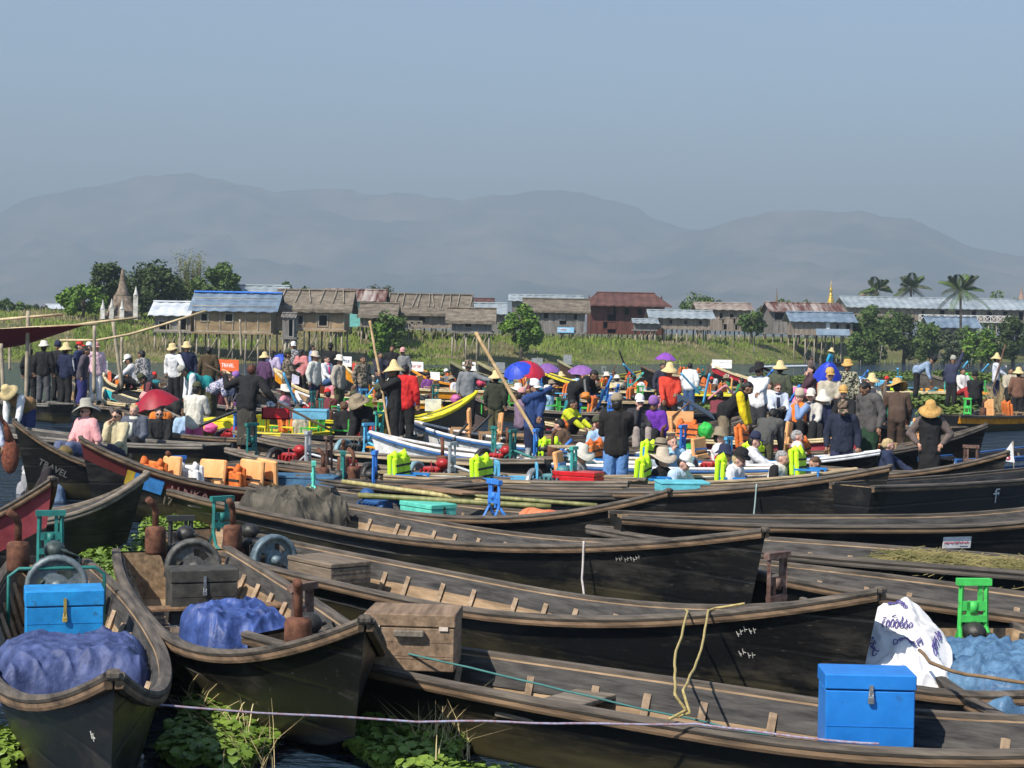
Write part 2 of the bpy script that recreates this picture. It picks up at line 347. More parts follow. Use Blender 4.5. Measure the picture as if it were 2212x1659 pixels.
def bracket(key, t, col, hgt=.62, y=0., z=None, legs=True, pole=0., yaw=0., w=.2, label=None):
    """welded frame that carries the long propeller shaft; pole>0 adds the raised shaft"""
    r, h, nm = BOATS[key]; x = t*h.L; z0 = (h.zt(t)-.12) if z is None else z; T = Mx.Translation((x, h.cy(t)+y, z0)) @ Mx.Rotation(yaw, 4, 'Z')
    q = MB(); a = w/2; hgt *= .72
    for s_ in (-a, a):
        q.tube([(0, s_, .12), (0, s_*.95, hgt)], .021, 4, T)
        if legs: q.tube([(0, s_, .14), (.1, s_*1.25, .0), (.24, s_*1.35, -.05)], .018, 5, T); q.tube([(0, s_, .14), (-.14, s_*1.2, -.12)], .016, 4, T)
    q.box((0, 0, hgt), (.06, w+.06, .05), T); q.box((0, 0, hgt*.62), (.03, w*.95, .07), T); q.box((0, 0, .2), (.05, w, .05), T)
    q.box((0, -w*.2, hgt*.48), (.03, .03, hgt*.4), T); q.box((0, w*.25, hgt*.8), (.025, .03, hgt*.3), T)
    q.tube([(0, 0, hgt*.5), (0, 0, hgt*.5+.09)], .035, 8, T)
    if legs: q.tube([(-.14, -a*1.2, -.1), (-.14, a*1.2, -.1)], .016, 5, T)
    o = q.obj('propeller_frame', col, r)
    if label: o['label'] = label
    if pole:
        s = MB(); L_ = abs(pole); dz = .75*L_ if pole > 0 else .05
        A = V((.3, 0, .0)); B_ = V((-.66*L_, 0, dz)); s.tube([A, (0, 0, hgt*.45), B_], [.02, .024, .022], 7, T)
        c = B_; s.tube([c, c+V((-.09, 0, .1 if pole > 0 else 0))], .04, 7, T)
        for k in range(3):
            q2 = 2*pi*k/3; d = V((0, cos(q2), sin(q2))); s.tube([c+d*.02, c+d*.12], [.02, .045], 5, T, flat=.25)
        s.obj('propeller_shaft', col, r)
    return o
def chest(key_or_loc, label, col, size=(.5, .36, .36), t=.2, y=0., z=None, yaw=0., hasp=True, lid=True, handle=False, plates=False, group=None, trim=None, zrot=None, hs=1., lf=.24):
    sx, sy, sz = size
    if isinstance(key_or_loc, str):
        r, h, nm = BOATS[key_or_loc]; loc = inb(key_or_loc, t, y, h.zt(t)-.3 if z is None else z); rz = r.rotation_euler.z+yaw
    else: loc = V(key_or_loc); rz = yaw
    o = thing('storage_box', label, 'box', loc, rz, group); lh = sz*lf
    b = MB(); b.box((0, 0, (sz-lh)/2), (sx, sy, sz-lh), bev=.006)
    b.box((sx/2+.002, 0, (sz-lh)*.3), (.004, sy*.9, .006)); [b.box((sx/2+.0015, 0, (sz-lh)*u_), (.003, sy*.985, .004)) for u_ in (.36, .68)]; b.obj('body', col, o)
    MB().box((0, 0, sz-lh/2+.004), (sx+.014, sy+.014, lh-.006), bev=.007).obj('lid', col, o)
    if hasp:
        q = MB(); k_ = lh*hs; q.box((sx/2+.014, 0, sz-lh-.0*k_), (.01, .022, k_*1.1)); q.box((sx/2+.02, 0, sz-lh-k_*.75), (.018, .036, .042), bev=.005); q.tube([(sx/2+.018, -.011, sz-lh-k_*.75), (sx/2+.018, -.011, sz-lh-k_*.75+.045), (sx/2+.018, .011, sz-lh-k_*.75+.045), (sx/2+.018, .011, sz-lh-k_*.75)], .004, 5); q.obj('hasp', trim or STEEL, o)
    if handle:
        q = MB(); q.box((sx/2+.03, 0, sz-lh*1.35), (.05, sy*.34, .045), bev=.008); q.obj('handle', OLDW, o)
    if plates:
        for s_ in (-1, 1): MB().box((sx/2+.01, s_*sy*.38, sz-lh), (.006, .06, .026)).obj('corner_plate', cloth((.6, .5, .42)), o)
    return o
def tarp(loc, label, col, size, hgt, rz=0., seed=0, rough=.45, name='tarpaulin', amp=.06, cat='tarp', shape=2.2, ragged=.12):
    sx, sy = size; nz_ = seed*13.7
    def f(u, v):
        a, b = u*2-1, v*2-1; rr = 1+ragged*NZ.noise(V((a*2, b*2, nz_)))
        e = max(abs(a), abs(b)); base = hgt*max(0, 1-e**(shape*2.2))**.45
        x, y = a*sx/2*rr, b*sy/2*rr
        fo = NZ.fractal(V((x*3.2+nz_, y*3.2, nz_)), .7, 2.1, 4); cr = 1-abs(NZ.noise(V((x*5+nz_, y*5, 3.))))*2
        k = .35+.65*ss(0, .9, e)
        c2_ = (1-abs(NZ.noise(V((x*7+y*2, y*5-x, nz_+8))))*2.2); base += amp*.45*max(0, c2_)**2*k
        return (x+amp*.5*NZ.noise(V((x*6, y*6, 2+nz_))), y+amp*.5*NZ.noise(V((x*6, y*6, 5+nz_))), base+amp*(fo*.8+max(0, cr)**3*.7)*k - .03)
    m = MB().grid(100, 100, f).obj(name, col, None); tag(m, label, cat); m.location = loc; m.rotation_euler = (0, 0, rz); return m
def proj(p):
    d = V(p)-V((0, 0, HC)); k = d.dot(_fw); return 1106+FPX*d.dot(_rt)/k, 829.5-FPX*d.dot(_up)/k
def rimat(key, side, px, off=.0, dz=.035):
    r, h, nm = BOATS[key]; M_ = bm(key); t = min((abs(proj(M_ @ h.rim(k/400, side, off, dz))[0]-px), k/400) for k in range(4, 397))[1]; return M_ @ h.rim(t, side, off, dz)
def tat(key, side, px):
    r, h, nm = BOATS[key]; M_ = bm(key); return min((abs(proj(M_ @ h.p(k/400, .8, side))[0]-px), k/400) for k in range(4, 397))[1]
def rope(pts, label, col, r=.008, name='rope', sag=0., cat='rope'):
    P = []
    for i in range(len(pts)-1):
        a, b = V(pts[i]), V(pts[i+1])
        for k in range(12):
            u = k/12; p = a.lerp(b, u); p.z -= sag*4*u*(1-u); P.append(p+V((NZ.noise(p*3), 0, NZ.noise(p*3+V((5, 5, 5)))))*.012)
    P.append(V(pts[-1])); c = sum(P, V())/len(P)
    m = MB().tube([p-c for p in P], r, 6).obj(name, col); m.location = c; return tag(m, label, cat)
def textobj(name, txt, M, size, col, parent, depth=.002, shear=0.):
    cu = bpy.data.curves.new(name, 'FONT'); cu.body = txt; cu.size = size; cu.extrude = depth; cu.align_x = 'CENTER'; cu.align_y = 'CENTER'; cu.shear = shear; cu.resolution_u = 2; cu.offset = size*.012
    o = bpy.data.objects.new(name, cu); TS.collection.objects.link(o); me = evalmesh(o)
    TS.collection.objects.unlink(o); bpy.data.objects.remove(o); me.transform(M); me.materials.clear(); me.materials.append(col)
    q = bpy.data.objects.new(name, me); COL.objects.link(q); q.parent = parent; return q
def onhull(key, t, v, side, off=.008, flip=False):
    """matrix for lettering on the outer skin: X along the boat, Y up the side, Z outward"""
    r, h, nm = BOATS[key]; a = h.p(t-.01, v, side); b = h.p(t+.01, v, side); u = h.p(t, min(1, v+.08), side)-h.p(t, v-.08, side)
    x = (b-a).normalized()*(1 if side < 0 else -1); x = x.normalized(); n = x.cross(u).normalized(); y = n.cross(x)
    p = h.p(t, v, side)+n*off
    return Mx(((x.x, y.x, n.x, p.x), (x.y, y.y, n.y, p.y), (x.z, y.z, n.z, p.z), (0, 0, 0, 1)))
# ---------------- setting: water, lake bed, banks, hills, haze -----------------
def fbm(x, y, s, sd=0.): return NZ.fractal(V((x*s, y*s, sd)), .9, 2.0, 5)
def make_water():
    m = bpy.data.materials.new('water'); m.use_nodes = True; n = m.node_tree; b = n.nodes['Principled BSDF']; N = n.nodes.new; Lk = n.links.new
    b.inputs['Base Color'].default_value = (.018, .034, .055, 1); b.inputs['Roughness'].default_value = .07; b.inputs['IOR'].default_value = 1.33
    tc = N('ShaderNodeTexCoord'); mp = N('ShaderNodeMapping'); mp.inputs['Scale'].default_value = (.55, 1, 1); Lk(tc.outputs['Object'], mp.inputs[0])
    a = N('ShaderNodeTexNoise'); a.inputs['Scale'].default_value = 2.6; a.inputs['Detail'].default_value = 5; Lk(mp.outputs[0], a.inputs['Vector'])
    c = N('ShaderNodeTexNoise'); c.inputs['Scale'].default_value = .25; Lk(mp.outputs[0], c.inputs['Vector'])
    bp = N('ShaderNodeBump'); bp.inputs['Strength'].default_value = 1.; bp.inputs['Distance'].default_value = .5; Lk(a.outputs[0], bp.inputs['Height']); Lk(bp.outputs[0], b.inputs['Normal'])
    q = MB(); q.add([(-400, -30, 0), (400, -30, 0), (900, 700, 0), (-900, 700, 0)], [(0, 1, 2, 3)], 0, False)
    struct('water', q, m)
make_water()
SHX = [-60, -40, -22, -5, 15, 35, 60, 90]; SHD = [96, 104, 122, 130, 150, 178, 205, 225]   # far shoreline
def lerp(xs, ys, x):
    if x <= xs[0]: return ys[0]
    for i in range(len(xs)-1):
        if x <= xs[i+1]: u = (x-xs[i])/(xs[i+1]-xs[i]); return ys[i]*(1-u)+ys[i+1]*u
    return ys[-1]
def bank_z(x, y):
    d = y-lerp(SHX, SHD, x) + 2.2*NZ.noise(V((x*.12, y*.12, 0)))
    kn = 1.7*math.exp(-((x+36)/22)**2)*ss(0, 45, d)*(1-ss(70, 140, d)*.6)          # knoll under the ruined stupa
    md = ss(30, 12, x)*.7*ss(0, 30, d)
    rt = -.75*ss(30, 60, x)*ss(16, 26, d)*(1-ss(60, 90, d))                         # wet inlet before the right-hand houses
    return -.35+.7*ss(-1, 3, d)+1.3*ss(1.5, 18-10*ss(-6, 14, x), d)+kn+rt*.0+(.35)*ss(14, 40, x)*ss(4, 24, d)+.12*fbm(x, y, .2)
GRASSM = mat((.075, .115, .02), .9, .35, .35, .4, c2=(.22, .19, .07), det=9, key='g')
q = MB(); NX, NY = 150, 70
def _bk(u, v):
    x = -260+600*u; s = lerp(SHX, SHD, x); y = s-8+(500)*v**2.2; return (x, y, bank_z(x, y))
q.grid(NX, NY, _bk, flip=True); struct('marsh_bank', q, GRASSM)
q = MB(); q.add([(-30000, -2000, -1.4), (30000, -2000, -1.4), (30000, 30000, -1.4), (-30000, 30000, -1.4)], [(0, 1, 2, 3)], 0, False)
struct('ground', q, mat((.07, .075, .035), .95, .3, .01, 0))
q = MB(); q.add([(-5000, 560, -.3), (5000, 560, -.3), (9000, 5200, 2), (-9000, 5200, 2)], [(0, 1, 2, 3)], 0, False)
struct('plain', q, mat((.07, .09, .035), .95, .4, .01, 0, c2=(.16, .13, .07)))
# grass, reeds and weeds as blades
def blades(name, pts, m, label, cat):
    """pts: (x, y, z, height, width, lean)"""
    q = MB(); vs = []; fs = []
    for (x, y, z, hh, ww, ln) in pts:
        a = random.uniform(0, pi); dx, dy = cos(a)*ww, sin(a)*ww*.4; lx, ly = random.gauss(0, ln)*hh, random.gauss(0, ln)*hh; b = len(vs)
        vs += [(x-dx, y-dy, z-.05), (x+dx, y+dy, z-.05), (x+dx*.7+lx*.4, y+dy*.7+ly*.4, z+hh*.6), (x-dx*.7+lx*.4, y-dy*.7+ly*.4, z+hh*.6), (x+lx, y+ly, z+hh)]
        fs += [(b, b+1, b+2, b+3), (b+3, b+2, b+4)]
    q.add(vs, fs, 0, False); o = q.obj(name, m); return tag(o, label, cat, None, 'stuff')
def grasspts(n, green):
    P = []
    for _ in range(n):
        px = random.uniform(-80, 2300); f_ = random.random(); x0 = (px-1106)/FPX
        for it in range(2):
            D = lerp(SHX, SHD, x0*150); D = lerp(SHX, SHD, x0*D)
        D = D-1+75*f_**1.6; x = x0*D; z = bank_z(x, D)
        if z < -.12: continue
        k = fbm(x, D, .09, 4.); k2 = fbm(x, D, .035, 8.); dry = k+k2*.9+(.12 if -12 < x < 22 else -.12)
        if (dry > .06) == green: continue
        d = D-lerp(SHX, SHD, x); tall = ss(1, 9, d)*(1.0 if x < 25 else .55)
        hh = (.12+.22*tall*(1+1.8*max(0, fbm(x, D, .25, 2.))))*random.uniform(.5, 1.3)
        P.append((x, D, z, hh, random.uniform(.03, .09)*(1.3 if green else .8), .22))
    return P
blades('grass', grasspts(60000, True), mat((.10, .155, .02), .85, .3, .5, 0, c2=(.25, .32, .06)), 'green marsh grass and weeds growing along the far bank', 'grass')
blades('dry_grass', grasspts(36000, False), mat((.22, .185, .08), .9, .3, .6, 0, c2=(.34, .29, .16)), 'dry straw-coloured reeds mixed into the far bank', 'reeds')
# hills
def ridge(name, prof, Dr, D0, D1, sd, amp):
    xs = [p[0] for p in prof]; zs = []
    for px, py in prof: zs.append(pd(px, py, Dr).z)
    def f(u, v):
        px = -700+3700*u; zn = 1+.03*NZ.fractal(V((px*.012, sd, 0.)), .8, 2.2, 5); d = Dr*(D0+(1-D0)*v/.7) if v < .7 else Dr*(1+(D1-1)*(v-.7)/.3)
        zr = lerp(xs, zs, px)*zn; x = pd(px, 700, d).x
        k = (v/.7)**1.35 if v < .7 else 1-((v-.7)/.3)**1.5*.8
        n1 = abs(NZ.fractal(V((x*.0011+d*.0005, d*.0007, sd)), .8, 2.1, 6)); n2 = NZ.fractal(V((x*.003, d*.0022, sd+5)), .9, 2.1, 5)
        return (x, d, max(-1, zr*k - amp*n1*zr*k*(1-k*.93)*2.2 + n2*zr*.09*k*(1-k*.75)))
    q = MB(); q.grid(420, 60, f, flip=True); return struct(name, q, HILLM)
HILLM = mat((.02, .025, .02), 1., .3, .0035, 0, c2=(.27, .18, .14), det=12, th=(.42, .66), spec=0.)
ridge('hills', [(-700, 560), (-300, 520), (-50, 466), (0, 455), (100, 409), (200, 396), (300, 374), (350, 369), (450, 373), (520, 381), (600, 395), (750, 408), (900, 407), (1000, 413), (1100, 405), (1170, 402), (1250, 412), (1330, 431), (1400, 464), (1480, 486), (1600, 520), (1900, 560), (3000, 600)], 6500, .5, 1.3, 1., .5)
ridge('right_hills', [(-700, 690), (900, 690), (1150, 600), (1350, 530), (1480, 497), (1550, 480), (1650, 456), (1750, 450), (1850, 451), (1900, 464), (1960, 459), (2010, 484), (2060, 512), (2120, 530), (2212, 545), (2500, 560), (3000, 590)], 5400, .55, 1.3, 7., .5)
def haze():
    q = MB(); q.box((0, 5000, 329), (16000, 10400, 662)); m = bpy.data.materials.new('haze'); m.use_nodes = True; n = m.node_tree; n.nodes.clear()
    o = n.nodes.new('ShaderNodeOutputMaterial'); v = n.nodes.new('ShaderNodeVolumePrincipled'); v.inputs['Density'].default_value = 4.3e-4; v.inputs['Color'].default_value = (.445, .54, .63, 1); v.inputs['Anisotropy'].default_value = .0
    n.links.new(v.outputs[0], o.inputs['Volume']); ob = q.obj('haze', m); ob['kind'] = 'stuff'; ob['label'] = 'pale blue haze lying over the lake and hills'; ob['category'] = 'haze'
    SC.cycles.volume_step_rate = 20
haze()
# ---------------- the stilt village on the far bank ---------------------------
THATCH = mat((.14, .115, .085), .95, .35, 1.6, .6, stretch=(1, 1, 4), c2=(.27, .225, .17), det=9); THATCH2 = mat((.12, .10, .075), .95, .35, 1.3, .6, stretch=(1, 1, 4), c2=(.24, .2, .15), det=9, key='2')
TINB = mat((.16, .23, .31), .5, .25, .8, .2, .1, c2=(.26, .33, .40)); TING = mat((.30, .35, .37), .5, .25, .5, .2, .1, c2=(.45, .50, .52)); TINW = mat((.5, .55, .6), .4, .2, .7, .2, c2=(.8, .82, .84))
TINR = mat((.17, .055, .035), .8, .4, .7, .2, stretch=(3, .3, .3), c2=(.42, .36, .32), th=(.42, .66)); REDR = mat((.10, .042, .034), .8, .3, .9, .2, c2=(.16, .07, .05)); TINRW = mat((.3, .2, .15), .7, .4, .5, .2, c2=(.46, .40, .34))
BAMB = mat((.24, .165, .09), .9, .3, 1.1, .3, stretch=(1, 1, 2), c2=(.38, .27, .15)); BAMB2 = mat((.30, .20, .11), .9, .25, 1.1, .3, c2=(.42, .29, .165), key='b')
GREYW = mat((.15, .135, .12), .9, .35, 1.5, .3, stretch=(3, 3, .3), c2=(.29, .27, .245)); GREYW2 = mat((.20, .165, .13), .9, .35, 1.5, .3, stretch=(3, 3, .3), c2=(.36, .30, .24), key='2')
MAROON = mat((.085, .03, .022), .8, .3, 1.2, .3, stretch=(3, 3, .3), c2=(.15, .05, .036)); TURQ = paint((.16, .45, .42)); POLEM = mat((.30, .25, .18), .9, .3, 2, .2, c2=(.45, .39, .30)); WHITEP = paint((.75, .75, .72))
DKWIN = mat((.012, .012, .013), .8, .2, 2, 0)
def house(label, x0, x1, yr, ye, yf, yg, D, roof, wall, ov=.5, dep=4.2, wins=(), ridge=None, hip=0., ribs=0, stilt=.9, floors=1, gable=True, wx=None, ridgecap=None, backroof=True, door=(), rib_m=None, thick=.16, name='stilt_house', post=None, cat='house'):
    """x0..x1 eaves, yr ridge, ye eave, yf floor, yg foot of the stilts, in photo rows; D metres to the front wall"""
    A, B_ = pd(x0, ye, D), pd(x1, ye, D); xc = (A.x+B_.x)/2; W = (B_.x-A.x); mid = (x0+x1)/2
    ze = pd(mid, ye, D-ov).z; zr = pd(mid, yr, D+dep/2).z; zf = pd(mid, yf, D).z; zg = min(pd(mid, yg, D).z, zf-.3)
    zg = max(-.6, min(zg, bank_z(xc, D)))-.1
    o = thing(name, label, cat, (xc, D, zf)); H = ze-zf
    wl, wr = (-W/2+ov*.7, W/2-ov*.7) if wx is None else ((pd(wx[0], ye, D).x-xc), (pd(wx[1], ye, D).x-xc))
    # walls with real openings in the front
    q = MB(); cols = sorted([(pd(w_[0], yf, D).x-xc, pd(w_[1], yf, D).x-xc, pd(mid, w_[3], D).z-zf, pd(mid, w_[2], D).z-zf) for w_ in wins])
    xs = [wl]+[v for c in cols for v in c[:2]]+[wr]; Hh = H+.1
    fr = []
    for i in range(0, len(xs), 2):
        if xs[i+1]-xs[i] > .02: q.box(((xs[i]+xs[i+1])/2, .05, Hh/2), (xs[i+1]-xs[i], .1, Hh))
    for c in cols:
        if c[2] > .02: q.box(((c[0]+c[1])/2, .05, c[2]/2), (c[1]-c[0], .1, c[2]))
        if c[3] < Hh: q.box(((c[0]+c[1])/2, .05, (c[3]+Hh)/2), (c[1]-c[0], .1, Hh-c[3]))
    for sx in (wl+.05, wr-.05): q.box((sx, .1+(dep-.2)/2, Hh/2), (.1, dep-.2, Hh))
    q.box(((wl+wr)/2, dep-.05, Hh/2), (wr-wl, .1, Hh))
    rz = zr-zf; yc = dep/2
    if gable:
        for sx in (wl+.04, wr-.04): q.add([(sx-.03, .1, Hh), (sx-.03, dep-.1, Hh), (sx-.03, yc, rz-.25), (sx+.03, .1, Hh), (sx+.03, dep-.1, Hh), (sx+.03, yc, rz-.25)], [(0, 1, 2), (5, 4, 3), (0, 3, 4, 1), (1, 4, 5, 2), (2, 5, 3, 0)], 0, False)
    q.box(((wl+wr)/2, dep/2, -.06), (wr-wl+.3, dep+.3, .12)); q.obj('wall', wall, o)
    # battens on the front
    if rib_m:
        b = MB(); n = max(3, int((wr-wl)/.9))
        for i in range(n+1): b.box((wl+.03+(wr-wl-.06)*i/n, -.03, Hh/2), (.06, .04, Hh))
        b.box(((wl+wr)/2, -.035, .05), (wr-wl, .05, .1)); b.obj('battens', rib_m, o)
    for c in cols:
        w_ = MB(); cw, ch = c[1]-c[0], c[3]-c[2]; cx, cz = (c[0]+c[1])/2, (c[2]+c[3])/2
        for sx in (-1, 1): w_.box((cx+sx*(cw/2+.04), -.02, cz), (.08, .07, ch+.16))
        for sz in (-1, 1): w_.box((cx, -.02, cz+sz*(ch/2+.04)), (cw, .06, .08))
        wo_ = w_.obj('window' if c[2] > .3 else 'door', rib_m or wall, o)
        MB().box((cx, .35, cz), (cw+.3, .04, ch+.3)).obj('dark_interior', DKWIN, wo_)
    # roof: two thick slopes with ragged or ribbed edge
    q = MB(); hw = W/2; hp = hip*W; N = max(8, int(W*2.5)); th = thick
    rag = (lambda i, s: .12*NZ.noise(V((i*1.3, s*7., xc)))) if roof in (THATCH, THATCH2) else (lambda i, s: 0.)
    for sg in (-1, 1):
        ya = yc+sg*(dep/2+ov)
        def f(u, v, sg=sg, ya=ya):
            xe = -hw+2*hw*u; xr = max(-hw+hp, min(hw-hp, xe)) if hp else xe+( .0)
            z = ze-zf-.02+(rz-(ze-zf))*v; y = ya+(yc-ya)*v
            x = xe+(xr-xe)*v; return (x, y+rag(u*N, v*3)*.6*(1-v), z+rag(u*N, v*5+2)*.5+(.03*sin(u*N*3.1) if roof not in (THATCH, THATCH2) else 0))
        nu = N*3+1
        vs = [f(i/(nu-1), j/5) for i in range(nu) for j in range(6)]; k = len(vs); vs += [(x, y, z-th) for x, y, z in vs]
        fs = []
        for i in range(nu-1):
            for j in range(5):
                a = i*6+j; t_ = (a, a+6, a+7, a+1); fs.append(t_ if sg < 0 else t_[::-1]); t_ = tuple(v+k for v in t_); fs.append(t_[::-1] if sg < 0 else t_)
            a = i*6; t_ = (a+k, a+6+k, a+6, a); fs.append(t_ if sg < 0 else t_[::-1])
        for i in (0, nu-1):
            for j in range(5):
                a = i*6+j; t_ = (a, a+1, a+1+k, a+k); fs.append(t_ if (i == 0) == (sg < 0) else t_[::-1])
        q.add(vs, fs, 0, False)
    ro = q.obj('roof', roof, o)
    MB().box((0, yc, rz+.03), (W-2*hp, .5 if ridgecap else .3, .12), bev=.04).obj('ridge_cap', ridgecap or roof, ro)
    if ribs:
        for i in range(ribs):
            u = -hw+.5+(W-1)*i/(ribs-1)+random.uniform(-.3, .3); a = V((u, yc-(dep/2+ov)*.72, (ze-zf)+(rz-ze+zf)*.3+.06)); b = V((u+random.uniform(-.5, .5)*.7, yc, rz+.12))
            MB().tube([a, b], .04, 5).obj('roof_pole', POLEM, ro)
    # stilts
    n = max(3, int((wr-wl)/stilt)); 
    for r_ in range(2):
        for i in range(n+1):
            x = wl+.1+(wr-wl-.2)*i/n+random.uniform(-.1, .1); y = .15+r_*(dep-.4)
            MB().tube([(x+random.uniform(-.08, .08), y, zg-zf-.4), (x, y, .0)], random.uniform(.05, .075), 6).obj('stilt', post or POLEM, o)
    q = MB()
    for i in range(3):
        x = wl+(wr-wl)*(.15+.28*i); q.tube([(x, .05, (zg-zf)*.8), (x+(wr-wl)*.18, .05, -.1)], .035, 5)
    q.obj('bracing', post or POLEM, o)
    return o, xc, zf
def railing(o, xc, zf, x0, x1, y0, y1, D, m=WHITEP, cross=True, n=6):
    a, b = pd(x0, y1, D), pd(x1, y0, D); q = MB(); W = b.x-a.x; z0, z1 = a.z-zf, b.z-zf; X = a.x-xc; Y = D-(o.location.y)
    q.box((X+W/2, Y, z1), (W, .06, .07)); q.box((X+W/2, Y, z0+.05), (W, .06, .07)); 
    for i in range(n+1): q.box((X+W*i/n, Y, (z0+z1)/2), (.06, .06, z1-z0))
    if cross:
        for i in range(n):
            q.tube([(X+W*i/n, Y, z0), (X+W*(i+1)/n, Y, z1)], .03, 5); q.tube([(X+W*i/n, Y, z1), (X+W*(i+1)/n, Y, z0)], .03, 5)
    q.obj('railing', m, o)
hA = house('bamboo house with blue corrugated roof and bright blue ridge sheet', 408, 602, 632, 671, 718, 742, 124, TINB, BAMB, wins=[(435, 449, 679, 694), (487, 502, 679, 694)], wx=(420, 586), ridgecap=paint((.04, .2, .7)), rib_m=POLEM, thick=.05)
hB = house('low annex with pale tin roof and open porch beside the blue-roofed house', 322, 414, 652, 680, 715, 734, 125.5, TINW, GREYW, wins=[(384, 402, 688, 715), (344, 366, 695, 712)], wx=(334, 412), rib_m=POLEM, thick=.05, dep=3)
hC = house('thatched house with tan matting walls and white poles laid on its roof', 590, 762, 627, 667, 712, 735, 127, THATCH, BAMB2, wins=[(644, 655, 683, 700), (689, 706, 681, 703)], ribs=6, wx=(596, 744), rib_m=POLEM, thick=.25)
_o = house('narrow grey plank outhouse with a dark door by the thatched house', 607, 640, 677, 684, 729, 732, 122, GREYW, GREYW, wins=[(624, 632, 690, 726)], ov=.15, dep=1.2, stilt=.6, name='outhouse', thick=.05, cat='hut')
hD = house('turquoise walled house behind with a rust streaked tin roof', 694, 834, 626, 649, 703, 712, 142, TINR, TURQ, wins=[(800, 812, 655, 672)], wx=(700, 828), thick=.05)
hE = house('large thatched hall with poles gridded over its roof', 824, 1020, 636, 676, 706, 720, 146, THATCH2, GREYW2, ribs=11, wins=[(905, 918, 685, 697)], wx=(836, 1008), thick=.25, dep=6)
railing(*hE, 868, 912, 694, 712, 144.5, POLEM, n=3); railing(*hE, 990, 1012, 694, 712, 144.5, POLEM, n=2)
hF = house('grey thatched cottage adjoining the left end of the thatched hall', 772, 860, 655, 680, 704, 716, 138, THATCH2, GREYW2, wins=[(804, 818, 683, 704)], wx=(778, 850), thick=.25)
hG = house('small lone thatched hut with one window on low stilts', 962, 1072, 666, 692, 717, 728, 134, THATCH, GREYW, wins=[(1004, 1018, 695, 706)], wx=(976, 1062), rib_m=POLEM, thick=.25, dep=3.4)
hH = house('small house behind with a dull red roof', 1008, 1068, 645, 654, 680, 690, 185, REDR, GREYW, wx=(1012, 1064), thick=.05)
hI = house('grey tin roofed shed between the hut and the bush', 1010, 1096, 655, 677, 712, 720, 165, TING, GREYW, wx=(1016, 1090), thick=.05)
hJ = house('long pale tin roof behind the brown roofed plank house', 1098, 1262, 638, 650, 690, 700, 190, TING, GREYW, wx=(1106, 1254), thick=.05)
hK = house('grey plank house with brown roof and a blue and white sign', 1128, 1276, 646, 671, 718, 740, 158, THATCH2, GREYW, wins=[(1174, 1184, 676, 688), (1208, 1219, 676, 690), (1240, 1246, 677, 690), (1207, 1223, 703, 717)], wx=(1150, 1264), thick=.18)
hL = house('big maroon two storey house with a brown hipped roof', 1262, 1450, 633, 659, 720, 742, 168, REDR, MAROON, wins=[(1348, 1358, 666, 680), (1376, 1386, 666, 680), (1403, 1412, 666, 680), (1303, 1330, 696, 710), (1312, 1322, 666, 678)], wx=(1275, 1436), hip=.16, thick=.12, dep=7, ov=1.)
hM = house('weathered plank house on many stilts with a green-grey tin roof', 1400, 1545, 671, 686, 709, 744, 162, TING, GREYW2, wins=[(1420, 1426, 692, 700), (1446, 1452, 692, 700), (1478, 1484, 692, 700), (1510, 1516, 692, 700)], wx=(1412, 1534), thick=.06)
hN = house('lean-to with a tilted tin sheet left of the green-grey roof', 1366, 1424, 690, 697, 712, 742, 160, TING, GREYW, wx=(1372, 1418), thick=.05, dep=2.4, name='lean_to')
hO = house('two storey plank house with rust blotched tin roof and red shutters', 1502, 1628, 655, 668, 712, 738, 176, TINRW, GREYW2, wins=[(1554, 1563, 676, 688), (1560, 1570, 700, 712), (1584, 1593, 700, 712), (1576, 1588, 678, 686)], wx=(1512, 1622), thick=.06)
hP = house('tall grey house with rusty red ribbed roof and side balcony', 1660, 1826, 655, 673, 720, 742, 178, TINR, GREYW, wins=[(1672, 1694, 677, 692), (1712, 1722, 696, 708), (1702, 1710, 678, 690)], wx=(1668, 1806), thick=.06, dep=6)
hQ = house('blue-grey roofed house with white sheet and pale blue lean-to skirt', 1704, 1852, 675, 694, 722, 746, 170, TINB, GREYW2, wins=[(1806, 1811, 700, 710), (1827, 1836, 700, 710), (1786, 1791, 700, 711)], wx=(1716, 1842), thick=.06)
hR = house('long low hall with a pale tin roof and white balcony railing', 1826, 2300, 645, 666, 694, 712, 205, TING, GREYW2, wins=[(2030+i*34, 2040+i*34, 671, 690) for i in range(6)]+[(1990, 1996, 672, 690)], wx=(1834, 2290), thick=.08, dep=8, name='longhouse')
railing(*hR, 1985, 2182, 683, 694, 202, WHITEP, n=14)
hS = house('small dark blue-grey roofed shed among the bushes', 2004, 2120, 685, 707, 722, 735, 190, TINB, GREYW, wx=(2012, 2110), thick=.05)
hT = house('far white roofed shed beyond the bright green tree', 92, 146, 658, 666, 678, 684, 230, TINW, GREYW, wx=(96, 142), thick=.05, dep=3)
hU = house('pale tin roof with a small arched dormer behind the blue-roofed house', 498, 620, 617, 640, 690, 700, 150, TING, GREYW, wx=(505, 612), thick=.05)
for hx, x, y, w_, h_, m, txt in ((hK, 1222, 713, 36, 12, paint((.25, .55, .8)), '1'),):
    p = pd(x, y, 157.8); b = MB(); b.box((0, 0, 0), (w_/3800*158, .06, h_/3800*158), bev=.01); s_ = b.obj('sign_board', m); s_.location = p; tag(s_, 'pale blue sign board with red and white lettering on the grey plank house', 'sign')
    q = MB()
    for k, (dx, dz, ww) in enumerate(((-.5, .12, .5), (.1, .1, .6), (-.45, -.08, .6), (.35, -.1, .5))): q.box((dx, -.034, dz), (ww, .01, .07))
    q.obj('lettering', paint((.75, .75, .78)), s_); q = MB(); q.box((-.2, -.034, .02), (.5, .01, .06)); q.obj('lettering', paint((.6, .06, .06)), s_)
